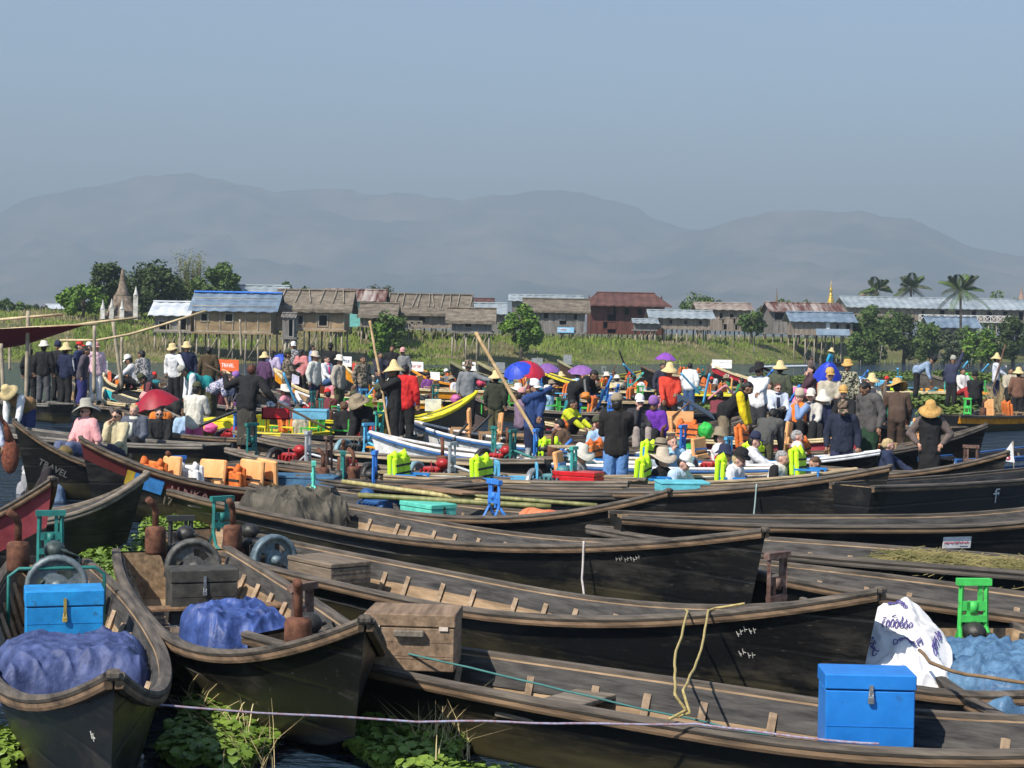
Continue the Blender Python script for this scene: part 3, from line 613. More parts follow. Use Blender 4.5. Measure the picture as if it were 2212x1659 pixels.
# pale blue sheet skirt and curtains
o, xc, zf = hQ; a = pd(1761, 712, 169.6); q = MB(); W = (1834-1761)/3800*169.6
q.grid(40, 3, lambda u, v: (a.x-xc+W*u, -.5-.7*v+.03*sin(u*120), a.z-zf+.1-.62*v), flip=True); q.obj('tin_skirt', TINB, o)
MB().box((pd(1792, 704, 169).x-xc, -.08, pd(1792, 704, 169).z-zf), (.35, .04, .8)).obj('white_sheet', WHITEP, o)
_ho = hA[0]; _rf = [c for c in _ho.children if c.name.startswith('roof')][0]; _W = 6.0
for k_, (fx, fy, fz) in enumerate(((0, -.15, .32), (0, .75, .95))): MB().tube([(-2.95, fy, (hA[2]*0)+1.55+fz*.9), (2.95, fy+.05, 1.55+fz*.9+.02)], .035, 5).obj('roof_batten', POLEM, _rf)
# stupas
def stupa(name, label, x, ytop, ybase, wpx, D, prof, m, n=16, **k):
    b = pd(x, ybase, D); h = (ybase-ytop)/3800*D; w_ = wpx/3800*D/2
    o = thing(name, label, 'stupa', b)
    body = [(r_*w_, z*h) for r_, z in prof]; i = [j for j, p in enumerate(prof) if p[1] > .45][0]
    q = MB(); q.lathe(body[:i+1], n, wob=k.get('wob'), cap=True); q.obj('base', m, o); q = MB(); q.lathe(body[i:], n, wob=k.get('wob'), cap=True); q.obj('spire', k.get('m2') or m, o); return o, b, h, w_
BRK = mat((.10, .07, .05), .95, .4, 2.2, .8, c2=(.34, .27, .2), det=9, th=(.35, .7)); 
ZP = [(1.05, 0), (1.05, .06), (.92, .07), (.9, .16), (.8, .17), (.78, .27), (.66, .28), (.6, .36), (.5, .38), (.46, .46), (.36, .5), (.3, .58), (.24, .64), (.2, .72), (.15, .78), (.13, .86), (.1, .9), (.07, .97), (.02, 1)]
o, b, h, w_ = stupa('ruined_stupa', 'crumbling brick stupa with whitewashed lower niches', 264, 580, 690, 78, 138, ZP, BRK, 10, wob=lambda r_, z, q: (r_*(1+.12*NZ.noise(V((cos(q)*2, sin(q)*2, z*1.4)))), z))
q = MB()
for dx, hh in ((-1.2, .8), (-.5, .9), (1.35, 1.9), (.3, .8)): q.box((dx, -w_*1.02+.05*abs(dx), hh/2), (.34, .25, hh)); q.lathe([(.2, hh), (.12, hh+.25), (.02, hh+.7)], 8, Mx.Translation((dx, -w_*1.02+.05*abs(dx), 0)))
q.obj('whitewashed_niches', mat((.5, .46, .38), .9, .4, 2, .5, c2=(.75, .73, .68)), o)
GOLD = mat((.72, .44, .08), .32, .3, 2, .2, .55, c2=(.85, .6, .15))
GP = [(1, 0), (1, .05), (.82, .07), (.8, .12), (.66, .14), (.62, .25), (.5, .34), (.36, .42), (.34, .46), (.4, .48), (.24, .52), (.2, .6), (.32, .62), (.22, .7), (.1, .76), (.16, .79), (.04, .84), (.02, 1)]
stupa('golden_stupa', 'slender gilded stupa spire rising behind the rusty roof', 1794, 604, 668, 24, 215, GP, GOLD, 12)
stupa('brick_stupa', 'stubby brown brick stupa right of the gilded spire', 1862, 634, 672, 24, 212, [(1, 0), (1, .2), (.8, .22), (.75, .5), (.6, .55), (.55, .95), (.3, 1)], BRK, 8)
stupa('small_stupa', 'faint brown stupa tip above the tree behind the rusty roofed house', 1677, 620, 668, 12, 260, ZP, BRK, 8)
stupa('distant_stupa', 'tiny pinkish stupa tip at the right edge above far trees', 2206, 617, 650, 14, 300, ZP, mat((.35, .22, .16), .9), 8)
# ---------------- trees ---------------------------------------------------------
def leafmat(a, b, key): return mat(a, .75, .3, 1.2, 0, c2=b, key='lf'+key, det=4)
LD, LG, LY, LM, LO = leafmat((.028, .05, .015), (.07, .11, .025), 'd'), leafmat((.06, .14, .012), (.16, .28, .03), 'g'), leafmat((.10, .13, .03), (.22, .24, .07), 'y'), leafmat((.045, .09, .02), (.12, .19, .04), 'm'), leafmat((.045, .06, .03), (.10, .12, .06), 'o')
BARK = mat((.10, .08, .06), .9, .4, 3, .5, c2=(.2, .165, .13))
def crown(c, r, n, clumps, size, sd, gap=.0, squash=.9):
    rnd = random.Random(sd); q = MB(); vs = []; fs = []; cs = []
    for i in range(clumps):
        a = rnd.uniform(0, 2*pi); e = math.asin(rnd.uniform(-.95, 1)); k = rnd.uniform(.45, .88)
        cs.append((V((cos(a)*cos(e)*r[0]*k, sin(a)*cos(e)*r[1]*k, sin(e)*r[2]*k)), rnd.uniform(.2, .42)*min(r)))
    for i in range(n):
        cc, cr = cs[int(rnd.random()*len(cs))]; d = V((rnd.gauss(0, 1), rnd.gauss(0, 1), rnd.gauss(0, 1)*squash)); d.normalize(); p = V(c)+cc+d*cr*rnd.uniform(.65, 1.12)
        s_ = size*rnd.uniform(.6, 1.4); u = V((rnd.gauss(0, 1), rnd.gauss(0, 1), rnd.gauss(0, .6))).normalized(); w2 = u.cross(d+V((rnd.gauss(0, .4), rnd.gauss(0, .4), rnd.gauss(0, .4)))).normalized(); b = len(vs)
        vs += [p-u*s_, p-w2*s_*.55, p+u*s_, p+w2*s_*.55+d*s_*.2]; fs.append((b, b+1, b+2, b+3))
    q.add(vs, fs, 0, False); return q, cs
def tree(label, x, ytop, ybase, wpx, D, leaf, kind='broad', n=4600, clumps=30, size=.17, sd=1, hb=.25, name='tree', group='trees and bushes of the far village'):
    b = pd(x, ybase, D); b.z = min(b.z, bank_z(b.x, D)); H = pd(x, ytop, D).z-b.z; w_ = wpx/3800*D/2*1.25
    o = thing(name, label, 'tree', b, 0, group); rz = H*(1-hb)/2; cz = H*hb+rz
    q, cs = crown((0, 0, cz), (w_, w_*.9, rz), n, clumps, size, sd); q.obj('crown', leaf, o)
    t = MB(); t.tube([(0, 0, -.4), (.1, 0, H*.25), (.0, .1, H*.5), (.05, 0, H*.75)], [.05*H**.7+.05, .04*H**.7+.03, .08, .03], 7)
    for cc, cr in cs[:9]: t.tube([(.05, 0, H*.3), V((0, 0, cz))*.5+V((0, 0, H*.2))+cc*.4, V((0, 0, cz))+cc], [.07, .05, .02], 5)
    t.obj('trunk', BARK, o); return o
T = tree
T('bright yellow-green round tree left of the ruined stupa', 178, 614, 690, 100, 140, LG, sd=2, n=3800, hb=.12)
T('dark tree with ragged crown behind the left of the ruined stupa', 234, 570, 688, 78, 146, LD, sd=3, n=3600)
T('large dark dome-shaped tree right of the ruined stupa', 325, 566, 690, 122, 146, LD, sd=4, n=6500, clumps=44, hb=.1)
T('green tree with dark rounded top above the blue roof', 478, 562, 672, 66, 150, LM, sd=5)
T('low green bush spreading beside the blue ridge', 440, 596, 660, 84, 149, LM, sd=6, n=2600, hb=.1)
T('hazy green tree at the far left edge', 20, 648, 690, 90, 190, LM, sd=7, size=.2, hb=.05)
T('low blue-green tree behind the left meadow', 72, 654, 690, 60, 210, LO, sd=8, n=1800, size=.2, hb=.05)
T('flat-topped green tree showing over the thatched roof', 618, 611, 660, 100, 170, LM, sd=9, n=1800, hb=.3)
T('thin olive tree above the rust streaked roof', 826, 609, 660, 66, 170, LO, sd=10, n=1500, size=.13)
T('bushy yellow-green shrub left of the grey plank house', 1125, 660, 742, 74, 140, LG, sd=11, n=3600, hb=.02, clumps=22)
T('rounded green tree behind between the maroon and plank houses', 1510, 631, 676, 80, 210, LM, sd=12, n=2600)
T('small round tree in front of the plank house on the right', 1622, 668, 712, 50, 168, LM, sd=13, n=1800)
T('leafy green tree rising behind the rusty red roof', 1708, 638, 672, 92, 225, LM, sd=14, n=2800, size=.2)
T('sparse shrub left of the rusty roofed house', 1652, 655, 690, 34, 200, LO, sd=15, n=900)
T('broad green tree just right of the blue-grey roofed house', 1885, 650, 742, 96, 172, LM, sd=16, n=5000, clumps=36, hb=.05)
T('darker bushy tree right of the broad green tree', 1952, 668, 738, 78, 178, LD, sd=17, n=3400, hb=.05)
T('low green bush before the small shed', 2010, 686, 740, 62, 170, LM, sd=18, n=2200, hb=.05)
T('round dark green bush at the right edge', 2188, 664, 738, 58, 168, LD, sd=19, n=3000, hb=.05)
T('low bush right of the small shed', 2092, 700, 740, 56, 176, LM, sd=20, n=1800, hb=.05)
T('distant dark treetop line at the right edge', 2165, 635, 660, 110, 300, LM, sd=21, n=2600, size=.3, hb=.2)
T('dark bush under the thatched cottage', 842, 668, 722, 60, 132, LM, sd=22, n=2200, hb=.02)
T('green bush below the tall thatched hall', 820, 690, 742, 44, 126, LG, sd=23, n=1500, hb=.02)
T('leafy bush at the foot of the stilts under the blue-grey roof', 1860, 706, 748, 60, 166, LM, sd=27, n=1800, hb=.02)
T('spreading bush below the long hall beside the tall palm', 2120, 706, 748, 70, 168, LG, sd=28, n=1800, hb=.02)
T('brown and green scrub before the small shed', 2050, 706, 742, 40, 164, LO, sd=26, n=1200, hb=.02)
# bamboo clump
bb = pd(408, 690, 150); o = thing('bamboo_clump', 'tall feathery yellow-green bamboo beside the dark dome tree', 'bamboo', bb); st_ = MB(); lv = MB(); rnd = random.Random(5)
for i in range(16):
    a = rnd.uniform(-1.6, 2.2); H = rnd.uniform(4.2, 6.2); ln = rnd.uniform(-1.2, .9); P = [V((a*.5, rnd.uniform(-.5, .5), 0))+V((ln*(k/6)**2, 0, H*k/6)) for k in range(7)]; st_.tube(P, [.05]*5+[.03, .01], 5)
    vs = []; fs = []
    for k in range(190):
        u = rnd.uniform(.25, 1)*6; j = min(5, int(u)); p = P[j].lerp(P[j+1], u-j)+V((rnd.gauss(0, .35), rnd.gauss(0, .35), rnd.gauss(0, .15))); d = V((rnd.gauss(0, 1), rnd.gauss(0, 1), rnd.uniform(-1.2, .2))).normalized()*.22; n_ = V((-d.y, d.x, .1)).normalized()*.04; b = len(vs); vs += [p, p+d*.5+n_, p+d, p+d*.5-n_]; fs.append((b, b+1, b+2, b+3))
    lv.add(vs, fs, 0, False)
st_.obj('stems', mat((.3, .28, .1), .7), o); lv.obj('foliage', LY, o)
def palm(label, x, ytop, ybase, wpx, D, sd):
    b = pd(x, ybase, D); b.z = bank_z(b.x, D); H = pd(x, ytop, D).z-b.z; w_ = wpx/3800*D/2*1.15; hc = H-w_*.62; rnd = random.Random(sd)
    o = thing('palm_tree', label, 'palm', b, 0, 'coconut palms'); t = MB(); t.tube([(0, 0, -.3), (.15, 0, hc*.4), (.05, 0, hc*.8), (0, 0, hc)], [.2, .14, .12, .14], 8); t.obj('trunk', BARK, o)
    for i in range(19):
        a = 2*pi*i/19+rnd.uniform(-.2, .2); el = rnd.uniform(-.25, 1.25); L = w_*rnd.uniform(.85, 1.15); q = MB(); P = []
        for k in range(9):
            s_ = k/8; P.append(V((cos(a)*cos(el)*L*s_, sin(a)*cos(el)*L*s_, hc+L*(sin(el)*s_-.55*s_*s_*(1.2-.5*el)))))
        q.tube(P, [.03]*5+[.02]*3+[.01], 4); vs = []; fs = []
        for k in range(26):
            s_ = 1.2+k*6.6/26; j = min(7, int(s_)); p = P[j].lerp(P[j+1], s_-j); t_ = (P[j+1]-P[j]).normalized(); sd_ = t_.cross(V((0, 0, 1))).normalized()
            for sg in (-1, 1):
                ln = .95*(1-abs(k/26-.4)*.9); d = (sd_*sg*.75+t_*.5+V((0, 0, -.55))).normalized()*ln; b2 = len(vs); vs += [p, p+d*.5+t_*.045, p+d, p+d*.5-t_*.045]; fs.append((b2, b2+1, b2+2, b2+3))
        q.add(vs, fs, 0, False); q.obj('frond', LO if i % 3 else LM, o)
palm('leftmost coconut palm standing behind the long pale roof', 1892, 600, 700, 76, 215, 1); palm('middle coconut palm with dense fronds above the long roof', 1966, 592, 700, 84, 215, 2); palm('tall coconut palm with drooping yellowish fronds in front of the long roof', 2072, 590, 735, 108, 182, 3)
# fence pickets along the wet inlet
rnd = random.Random(9)
for i in range(80):
    x = rnd.choice((rnd.uniform(1370, 1640), rnd.uniform(1640, 2212), rnd.uniform(1850, 2212))); D = rnd.uniform(163, 172); b = pd(x, 747, D); b.z = bank_z(b.x, D)-.1; h = rnd.uniform(.4, 1.0) if i % 9 else rnd.uniform(1.8, 2.8)
    o = MB().tube([(0, 0, 0), (rnd.uniform(-.12, .12)*h, 0, h)], .04, 5).obj('fence_post', GREYW); o.location = b; tag(o, 'weathered wooden picket standing in the shallows before the right-hand houses', 'post', 'pickets in the shallows')
# ---------------- foreground boats ---------------------------------------------
REDP, PINKR, BLUEP, SKYP, YELP, GRNP, TEALP, WHTP, ORAP = paint((.42, .03, .035)), mat((.30, .035, .05), .55, .3, 3, .1, c2=(.5, .08, .1)), paint((.02, .12, .5)), paint((.09, .42, .68)), paint((.75, .62, .02)), paint((.03, .45, .06)), paint((.02, .17, .15)), paint((.78, .78, .76)), paint((.8, .35, .02))
BRBLUE = mat((.01, .2, .52), .5, .18, 5, .2, c2=(.02, .32, .72), det=9, chip=.85); MINT = mat((.09, .52, .40), .5, .2, 6, .15, c2=(.15, .66, .52)); GRFRM = paint((.06, .5, .09)); BLFRM = paint((.04, .2, .62)); TQFRM = paint((.06, .45, .38)); RUSTF = mat((.12, .045, .025), .7, .4, 14, .3, .3, c2=(.24, .16, .13)); DKFRM = paint((.03, .03, .03)); LBFRM = paint((.1, .42, .68)); SILV = paint((.4, .42, .43), .35)
BT = dict(beam=1.2, zm=.43, kb=.14)
def F(key, b, s, *a, zb=.98, zs=.5, **k):
    kk = dict(BT); kk.update(k); return boat(key, pt(b[0], b[1], zb), pt(s[0], s[1], zs), *a, **kk)
F('b1', (246, 1462), (105, 1215), 'black tarred boat at the bottom left holding a blue chest and blue tarpaulin', 'boat with the blue chest', zb=1.0, beam=1.18, full=1.8, sp=2.8)
F('b2', (790, 1342), (372, 1188), 'black boat with blue tarpaulin and a grey chest, bow toward the wooden box', 'boat with the grey chest', zb=1.02, beam=1.4, full=2.2, sw=.75, kb=.3, sp=2.8)
F('b4', (1905, 1278), (398, 1142), 'long black boat with tall scuffed bow and yellow ropes hanging over its side', 'long boat with yellow ropes', zb=1.02, beam=1.25, full=2.6)
boat('b5', (4.9, 7.85, 1.3), (-1.72, 12.6, .5), 'brown railed boat crossing the bottom right with exposed tan ribs', 'boat crossing the bottom', beam=1.12, zm=.45, kb=.14, full=2.6, sw=.4, sp=2.1)
boat('b6', (3.7, 11.0, .5), (1.9, 14.2, .5), 'boat with orange ribs seen end-on behind the bright blue locker', 'end-on boat with orange ribs', beam=1.35, zm=.36, kb=-.1, full=9, sw=.9, inner=wood((.2, .12, .07), (.34, .22, .14), key='in6'))
F('b3', (1655, 1147), (325, 1028), 'long black boat with thin white rope tied to its tall bow', 'boat with the white rope', zb=1.0, beam=1.3)
F('b3b', (1447, 1061), (585, 1046), 'dark boat with plain bow carrying the orange bag and mint chest', 'boat with the mint chest', zb=.95, beam=1.2, tar=TAR2)
F('r0', (1925, 1008), (600, 1000), 'very long black boat whose bow points right beside the two standing men', 'very long black boat', zb=1.0, beam=1.25, tar=TAR2)
F('r3', (2178, 977), (1500, 985), 'black boat with bow just behind the very long one at right', 'black boat behind at right', zb=.95)
boat('r4', pt(2700, 908, 1.3), pt(1840, 1050, .8), 'black boat with a white character painted high on its side', 'boat with a painted white character', beam=1.05, zm=.72, kb=.14, ribs=False)
boat('r5', pt(2560, 1028, 1.2), pt(1330, 1114, .75), 'long black boat with a small white plate on its side', 'boat with the white plate', beam=1.05, zm=.68, kb=.14, ribs=False)
boat('r6', pt(1270, 1140, .6), pt(2700, 1272, .5), 'dark boat heaped with cut grass at right', 'boat heaped with cut grass', beam=1.2, zm=.55, kb=.05, rail=RAILD)
boat('r7', pt(1500, 1200, .6), pt(2750, 1372, .6), 'dark brown railed boat behind the green metal frame', 'boat behind the green frame', beam=1.05, zm=.56, kb=.05)
boat('r8', pt(2900, 1560, .9), pt(2075, 1352, .5), 'boat under the crumpled blue tarpaulin at the right edge', 'boat under the blue tarpaulin', beam=1.5, zm=.4, kb=.1)
# left side
F('l1', (114, 1036), (-420, 1130), 'black boat with red band and white lettering at the left edge', 'red banded boat at the left edge', zb=1.25, band=mat((.17, .02, .03), .6, .3, 3, .1, c2=(.3, .05, .06)), bandv=.62, beam=1.3, zm=.5)
BOATS['l1'][0].name = 'boat'
F('l2', (318, 1022), (-260, 1105), 'old black boat with grey blunt bow in front of the man with the olive hat', 'old boat with grey bow', zb=.95, rail=OLDW, tar=TAR2, full=2.8)
F('l3', (172, 946), (1060, 1038), 'dark red and black boat with blue and yellow plate near its bow', 'dark boat with the blue and yellow plate', zb=1.15, band=mat((.09, .012, .012), .5), bandv=.66, beam=1.2)
F('l4', (30, 908), (560, 1000), 'black boat whose tall bow points up left beside the bending man', 'black boat at the bending man', zb=1.2, tar=TAR, beam=1.15)
# -- fittings of the foreground boats
thwart('b1', .40, m=BRNW, wd=.2); engine('b1', .2, wheel=mat((.10, .14, .16), .5, .3, 12, .2, .2, c2=(.22, .26, .27)), y=.0, hgt=.27, col=mat((.05, .07, .065), .5, .5, 20, .3)); bracket('b1', .045, TEALP, hgt=.75, z=.45)
q = MB(); q.tube([(0, -.38, -.4), (0, -.38, 0), (0, -.3, .06), (0, .3, .06), (0, .38, 0), (0, .38, -.4)], .016, 6); _r, _h, _ = BOATS['b1']; g = q.obj('guard_rail', TEALP, _r); g.location = (.2*_h.L+.12, 0, .62)
chest('b1', 'bright blue wooden chest with brass hasp in the bottom left boat', BRBLUE, (.36, .56, .5), t=.37, y=0, z=.2, trim=mat((.45, .33, .08), .5, .3, 10, .1, .4))
tarp(inb('b1', .54, 0, .22), 'faded blue tarpaulin heaped before the blue chest', mat((.03, .05, .15), .6, .3, 7, .9, c2=(.08, .11, .26)), (1.0, 1.0), .34, BOATS['b1'][0].rotation_euler.z, 1, amp=.05)
thwart('b2', .31, m=BRNW, wd=.16); engine('b2', .16, wheel=mat((.07, .072, .068), .65, .3, 14, .3, .2, c2=(.16, .155, .14)), hgt=.25); bracket('b2', .07, DKFRM, hgt=.62, z=.42)
chest('b2', 'dark grey wooden chest with steel hasp in the blunt bowed boat', mat((.035, .034, .03), .8, .4, 8, .3, c2=(.085, .078, .066)), (.34, .56, .46), t=.29, y=-.1, z=.16, trim=STEEL)
tarp(inb('b2', .5, -.05, .18), 'crumpled blue tarpaulin near the bow of the boat with the grey chest', mat((.025, .05, .18), .5, .3, 7, .9, c2=(.06, .11, .33)), (1.0, .75), .34, BOATS['b2'][0].rotation_euler.z, 2, amp=.075)
engine('b4', .175, wheel=mat((.10, .15, .19), .5, .3, 14, .2, .2, c2=(.2, .27, .3)), hgt=.1, muf=True, y=.05); bracket('b4', .085, TEALP, hgt=.66, z=.42); thwart('b4', .12)
chest('b4', 'flat weathered plank box beside the engine of the boat with yellow ropes', wood((.12, .09, .065), (.26, .2, .14), key='pb'), (.75, .45, .2), t=.3, z=.3, hasp=False)
engine('b5', .1, wheel=mat((.16, .17, .16), .6, .3, 14, .2, .2, c2=(.27, .28, .26)), hgt=.1, muf=True, y=-.06); bracket('b5', .04, RUSTF, hgt=.66, z=.38); thwart('b5', .31, m=OLDW, wd=.3)
chest(pt(893, 1436, .42), 'weathered brown wooden box with a bar handle beside the blunt bow', wood((.17, .105, .06), (.32, .22, .14), key='wb'), (.45, .6, .38), yaw=-1.65, hasp=False, handle=True, plates=True)
chest((2.06, 10.02, .07), 'tall bright blue locker with a small padlock', mat((.013, .17, .56), .42, .1, 4, .1, c2=(.02, .22, .66), chip=.35), (.3, .5, .72), yaw=-pi/2-.03, trim=STEEL, hs=.7, lf=.13)
thwart('b6', .35, m=BRNW, wd=.12)
bracket('b6', .12, RUSTF, hgt=.75, z=.42, yaw=.2)
engine('r8', .13, muf=False); bracket('r8', .05, GRFRM, hgt=.66, z=.40, label='bright green welded frame')
engine('b3', .12, wheel=mat((.12, .12, .12), .6, .3, 14, .2, .2), hgt=.08); bracket('b3', .07, BLFRM, hgt=.62, z=.38); thwart('b3', .2, m=OLDW, wd=.4)
tarp(inb('b3', .335, .0, .28), 'olive brown canvas heaped over the engine behind the teal frame', mat((.045, .042, .032), .85, .3, 5, .7, c2=(.12, .105, .08)), (1.5, .8), .4, BOATS['b3'][0].rotation_euler.z, 3, amp=.10, shape=1.1)
bracket('b3b', .13, MINT, hgt=.6, z=.42, yaw=.9); engine('b3b', .34, wheel=paint((.015, .07, .2)), col=paint((.015, .07, .2)), muf=False, hgt=.02)
chest('b3b', 'mint green tool chest with dark hasp beside the blue engine', MINT, (.7, .38, .26), t=.45, z=.25, yaw=-.15, trim=IRON)
bracket('b3b', .615, BLFRM, hgt=.6, z=.42, yaw=1.4)
q = MB(); q.grid(30, 16, lambda u, v: (-.45+.9*u, .2*cos(pi*v)*(1+.06*NZ.noise(V((u*5, v*3, 1)))), .17*sin(pi*v)*(1+.1*NZ.noise(V((u*6, v*4, 3))))), flip=True)
bag = q.obj('duffel_bag', mat((.6, .10, .02), .6, .3, 3, .3, stretch=(5, .5, .5), c2=(.75, .28, .13))); tag(bag, 'orange striped duffel bag lying behind the plain bow', 'bag'); bag.location = inb('b3b', .76, 0, .42); bag.rotation_euler.z = BOATS['b3b'][0].rotation_euler.z
# ropes
e = .05
def rim(key, t, side, off=.06, dz=.03): return bm(key) @ BOATS[key][1].rim(t, side, off, dz)
YR = mat((.38, .29, .10), .9, .2, 40, .3, c2=(.5, .4, .17))
pA, pB = rimat('b4', -1, 1484, .07, .04), rimat('b4', -1, 1530, .07, .04); pk = rimat('b5', -1, 1462, -.03, .06)
rope([rimat('b4', -1, 1484, -.08, .05), pA, pA.lerp(pk, .45)+V((-.06, -.05, .02)), pk+V((-.02, 0, .12)), pk+V((.05, 0, .03)), pk+V((-.06, -.1, .0))], 'thin yellow rope looped from the scuffed bow down to the next rail', YR, .009)
rope([rimat('b4', -1, 1610, -.1, .05), rimat('b4', -1, 1545, -.03, .05), pB, pB.lerp(pk, .5)+V((.02, -.05, 0)), pk+V((.03, .02, .14)), pk+V((.07, -.03, .02)), pk+V((.0, .05, -.02))], 'second yellow rope running from the bow deck to the knot on the lower rail', YR, .009)
rope([rim('b3', .84, -1, .05, .05), rim('b3', .84, -1, .075, -.3), rim('b3', .85, -1, .09, -.75)], 'short white rope dangling down the tall bow in the middle', paint((.55, .5, .47), .9), .011)
rope([rim('r0', .83, -1, .05, .05), rim('r0', .827, -1, .1, -.7)], 'pale green line hanging from the very long black boat', paint((.3, .4, .38), .9), .011)
rope([rim('b1', .8, -1, .0, .02), pt(900, 1556, .45), rimat('b5', -1, 1500, .05, .05), rimat('b5', -1, 1900, .0, .045)], 'red and blue twine stretched low across the bottom boats', mat((.35, .15, .14), .9, .3, 30, .1, c2=(.3, .35, .5)), .007, sag=.01)
rope([pt(818, 1398, .55), inb('b5', .42, -.2, .4), inb('b5', .62, -.6, .38)], 'thin teal line lying along the inside of the crossing boat', paint((.05, .16, .15), .9), .007)
# lettering and marks on the hulls
WMK = mat((.8, .8, .78), .8, .2, 20, 0)
r, h, _ = BOATS['r4']; b = MB(); M_ = onhull('r4', tat('r4', -1, 2150), .80, -1, .012) @ Mx.Diagonal((.8, .8, 1, 1))
for a_, c_ in (((-.02, .11), (.03, -.14)), ((-.09, .02), (.09, .03)), ((-.02, .1), (.09, .1)), ((-.05, .05), (-.02, .11)), ((.06, .05), (.085, .0))): b.tube([(a_[0], a_[1], 0), (c_[0], c_[1], 0)], .013, 4, M_, flat=.3)
b.obj('painted_mark', WMK, r)
r, h, _ = BOATS['r5']; M_ = onhull('r5', tat('r5', -1, 2066), .8, -1, .014); b = MB(); b.box((0, 0, 0), (.32, .13, .012), M_, bev=.004); pl_ = b.obj('plate', paint((.75, .74, .72)), r); 
b = MB(); 
for i in range(16): b.box((-.14+.018*i, .012*math.sin(i*2.3)*.4, .008), (.011, .012+.006*(i % 3), .003), M_)
b.obj('plate_lettering', paint((.5, .08, .1)), pl_); MB().box((.08, -.04, .008), (.09, .006, .003), M_).obj('plate_lettering', DARK, pl_)
textobj('lettering', 'TOURS', onhull('l1', .80, .42, -1, .012), .2, mat((.6, .64, .68), .8, .2, 20, 0), BOATS['l1'][0], shear=.3)
r, h, _ = BOATS['l3']; M_ = onhull('l3', .855, .74, 1, .01); b = MB(); b.box((.02, 0, 0), (.4, .2, .008), M_); b.obj('blue_plate', paint((.04, .2, .5)), r); b = MB(); b.box((-.24, 0, 0), (.11, .2, .009), M_); b.obj('yellow_plate', paint((.45, .3, .03)), r)
textobj('lettering', 'U NKA', onhull('l3', .76, .74, 1, .012), .17, mat((.35, .18, .15), .8), r); textobj('lettering', '17 HERY', onhull('l3', .775, .52, 1, .012), .15, mat((.2, .16, .12), .8), r)
textobj('lettering', 'TRAVEL', onhull('l4', .86, .62, 1, .012), .14, mat((.12, .13, .12), .8), BOATS['l4'][0])
for key, t_, v_, n_ in (('b3', .88, .82, 9), ('b4', .9, .82, 5), ('b4', .9, .6, 4), ('b1', .96, .7, 2)):
    M_ = onhull(key, t_, v_, -1, .008); b = MB()
    for i in range(n_):
        x = (i-n_/2)*.035; y = random.uniform(-.02, .02); b.tube([(x, y+.02, 0), (x+random.uniform(-.012, .012), y-.02, 0)], .0035, 4, M_); b.tube([(x, y, 0), (x+.02, y+random.uniform(-.01, .01), 0)], .003, 4, M_)
    b.obj('chalk_marks', mat((.4, .39, .35), .9), BOATS[key][0])
# white printed sack over the engine behind the blue locker
SACK = mat((.68, .66, .65), .6, .12, 3, .3, c2=(.84, .82, .81))
def sackf(u, v):
    a, b_ = u*2-1, v; x = a*(.46-.12*(1-b_)) + .07*(1-b_)**2; y = -.62*b_**1.15+.04; z = .62*(1-b_**1.25)-.14*abs(a)**2*(1-b_*.2)
    n1 = NZ.fractal(V((x*4, y*4+z*3, 2.)), .8, 2, 3); n2 = (1-abs(NZ.noise(V((x*5+z*3, z*6, 4.))))*2)**3*.03; return (x+.03*n1, y+.07*n1*.6-n2, z+.08*n1+n2-.14*max(0, a)**2)
sk = MB().grid(44, 44, sackf, flip=True).obj('printed_sack', SACK); tag(sk, 'white printed plastic sack draped behind the blue locker', 'sack'); sk.location = (2.70, 12.1, .36); sk.scale = (.8, .86, .82)
INK = mat((.10, .08, .28), .7, .2, 20, 0)
def glyphs(cx, cz, n, s, rot, seed):
    rnd = random.Random(seed); b = MB(); ca, sa = cos(rot), sin(rot)
    def onp(x, z):
        u = cx+x*ca-z*sa; v = cz+x*sa+z*ca; p = V(sackf(u, v)); return p+V((0, -.012, .01))
    for i in range(n):
        x0 = (i-n/2)*s*1.15; k = rnd.randint(0, 3); pts = []
        a0, a1 = [(0, 2*pi), (.5, 5.2), (2, 7.4), (-1, 4.4)][k]
        for j in range(11): a = a0+(a1-a0)*j/10; pts.append(onp(x0+cos(a)*s*.4, sin(a)*s*.55))
        b.tube(pts, .005, 4)
        if k in (1, 2): b.tube([onp(x0-s*.45, -s*.8), onp(x0+s*.45, -s*.8)], .005, 4)
        if k == 3: b.tube([onp(x0, -s*.5), onp(x0+s*.1, -s*1.1)], .005, 4)
    return b.obj('printed_lettering', INK, sk)
glyphs(.42, .33, 7, .045, .12, 1); glyphs(.52, .56, 6, .05, -.25, 2); glyphs(.83, .42, 5, .04, -1.2, 3); glyphs(.14, .55, 4, .045, 1.2, 4); glyphs(.4, .14, 8, .028, .3, 5)
tarp(inb('r8', .3, .05, .2), 'crumpled light blue tarpaulin tied with brown rope at the right edge', mat((.05, .12, .24), .45, .3, 8, .9, c2=(.12, .24, .38)), (1.9, 1.4), .36, BOATS['r8'][0].rotation_euler.z, 6, amp=.075, shape=2.6)
rope([pt(1985, 1405, .62), pt(2010, 1432, .62), pt(2090, 1460, .66), pt(2230, 1475, .7)], 'brown rope lying over the light blue tarpaulin', paint((.2, .13, .07), .9), .012)
# cut grass heap
P = []
for _ in range(2600):
    t_ = random.uniform(.24, .50); y_ = random.gauss(0, .35); p = inb('r6', t_, max(-.9, min(.9, y_)), .42+.14*random.random()); P.append(p)
q = MB()
for p in P:
    a = random.uniform(0, pi); d = V((cos(a)*.22, sin(a)*.12, random.uniform(-.06, .08))); q.tube([p-d, p+V((0, 0, .02)), p+d], .004, 3, cap=False)
o_ = q.obj('cut_grass', mat((.11, .12, .03), .9, .3, 3, 0, c2=(.34, .28, .12))); tag(o_, 'heap of drying cut grass lying in a boat', 'grass', None, 'stuff')
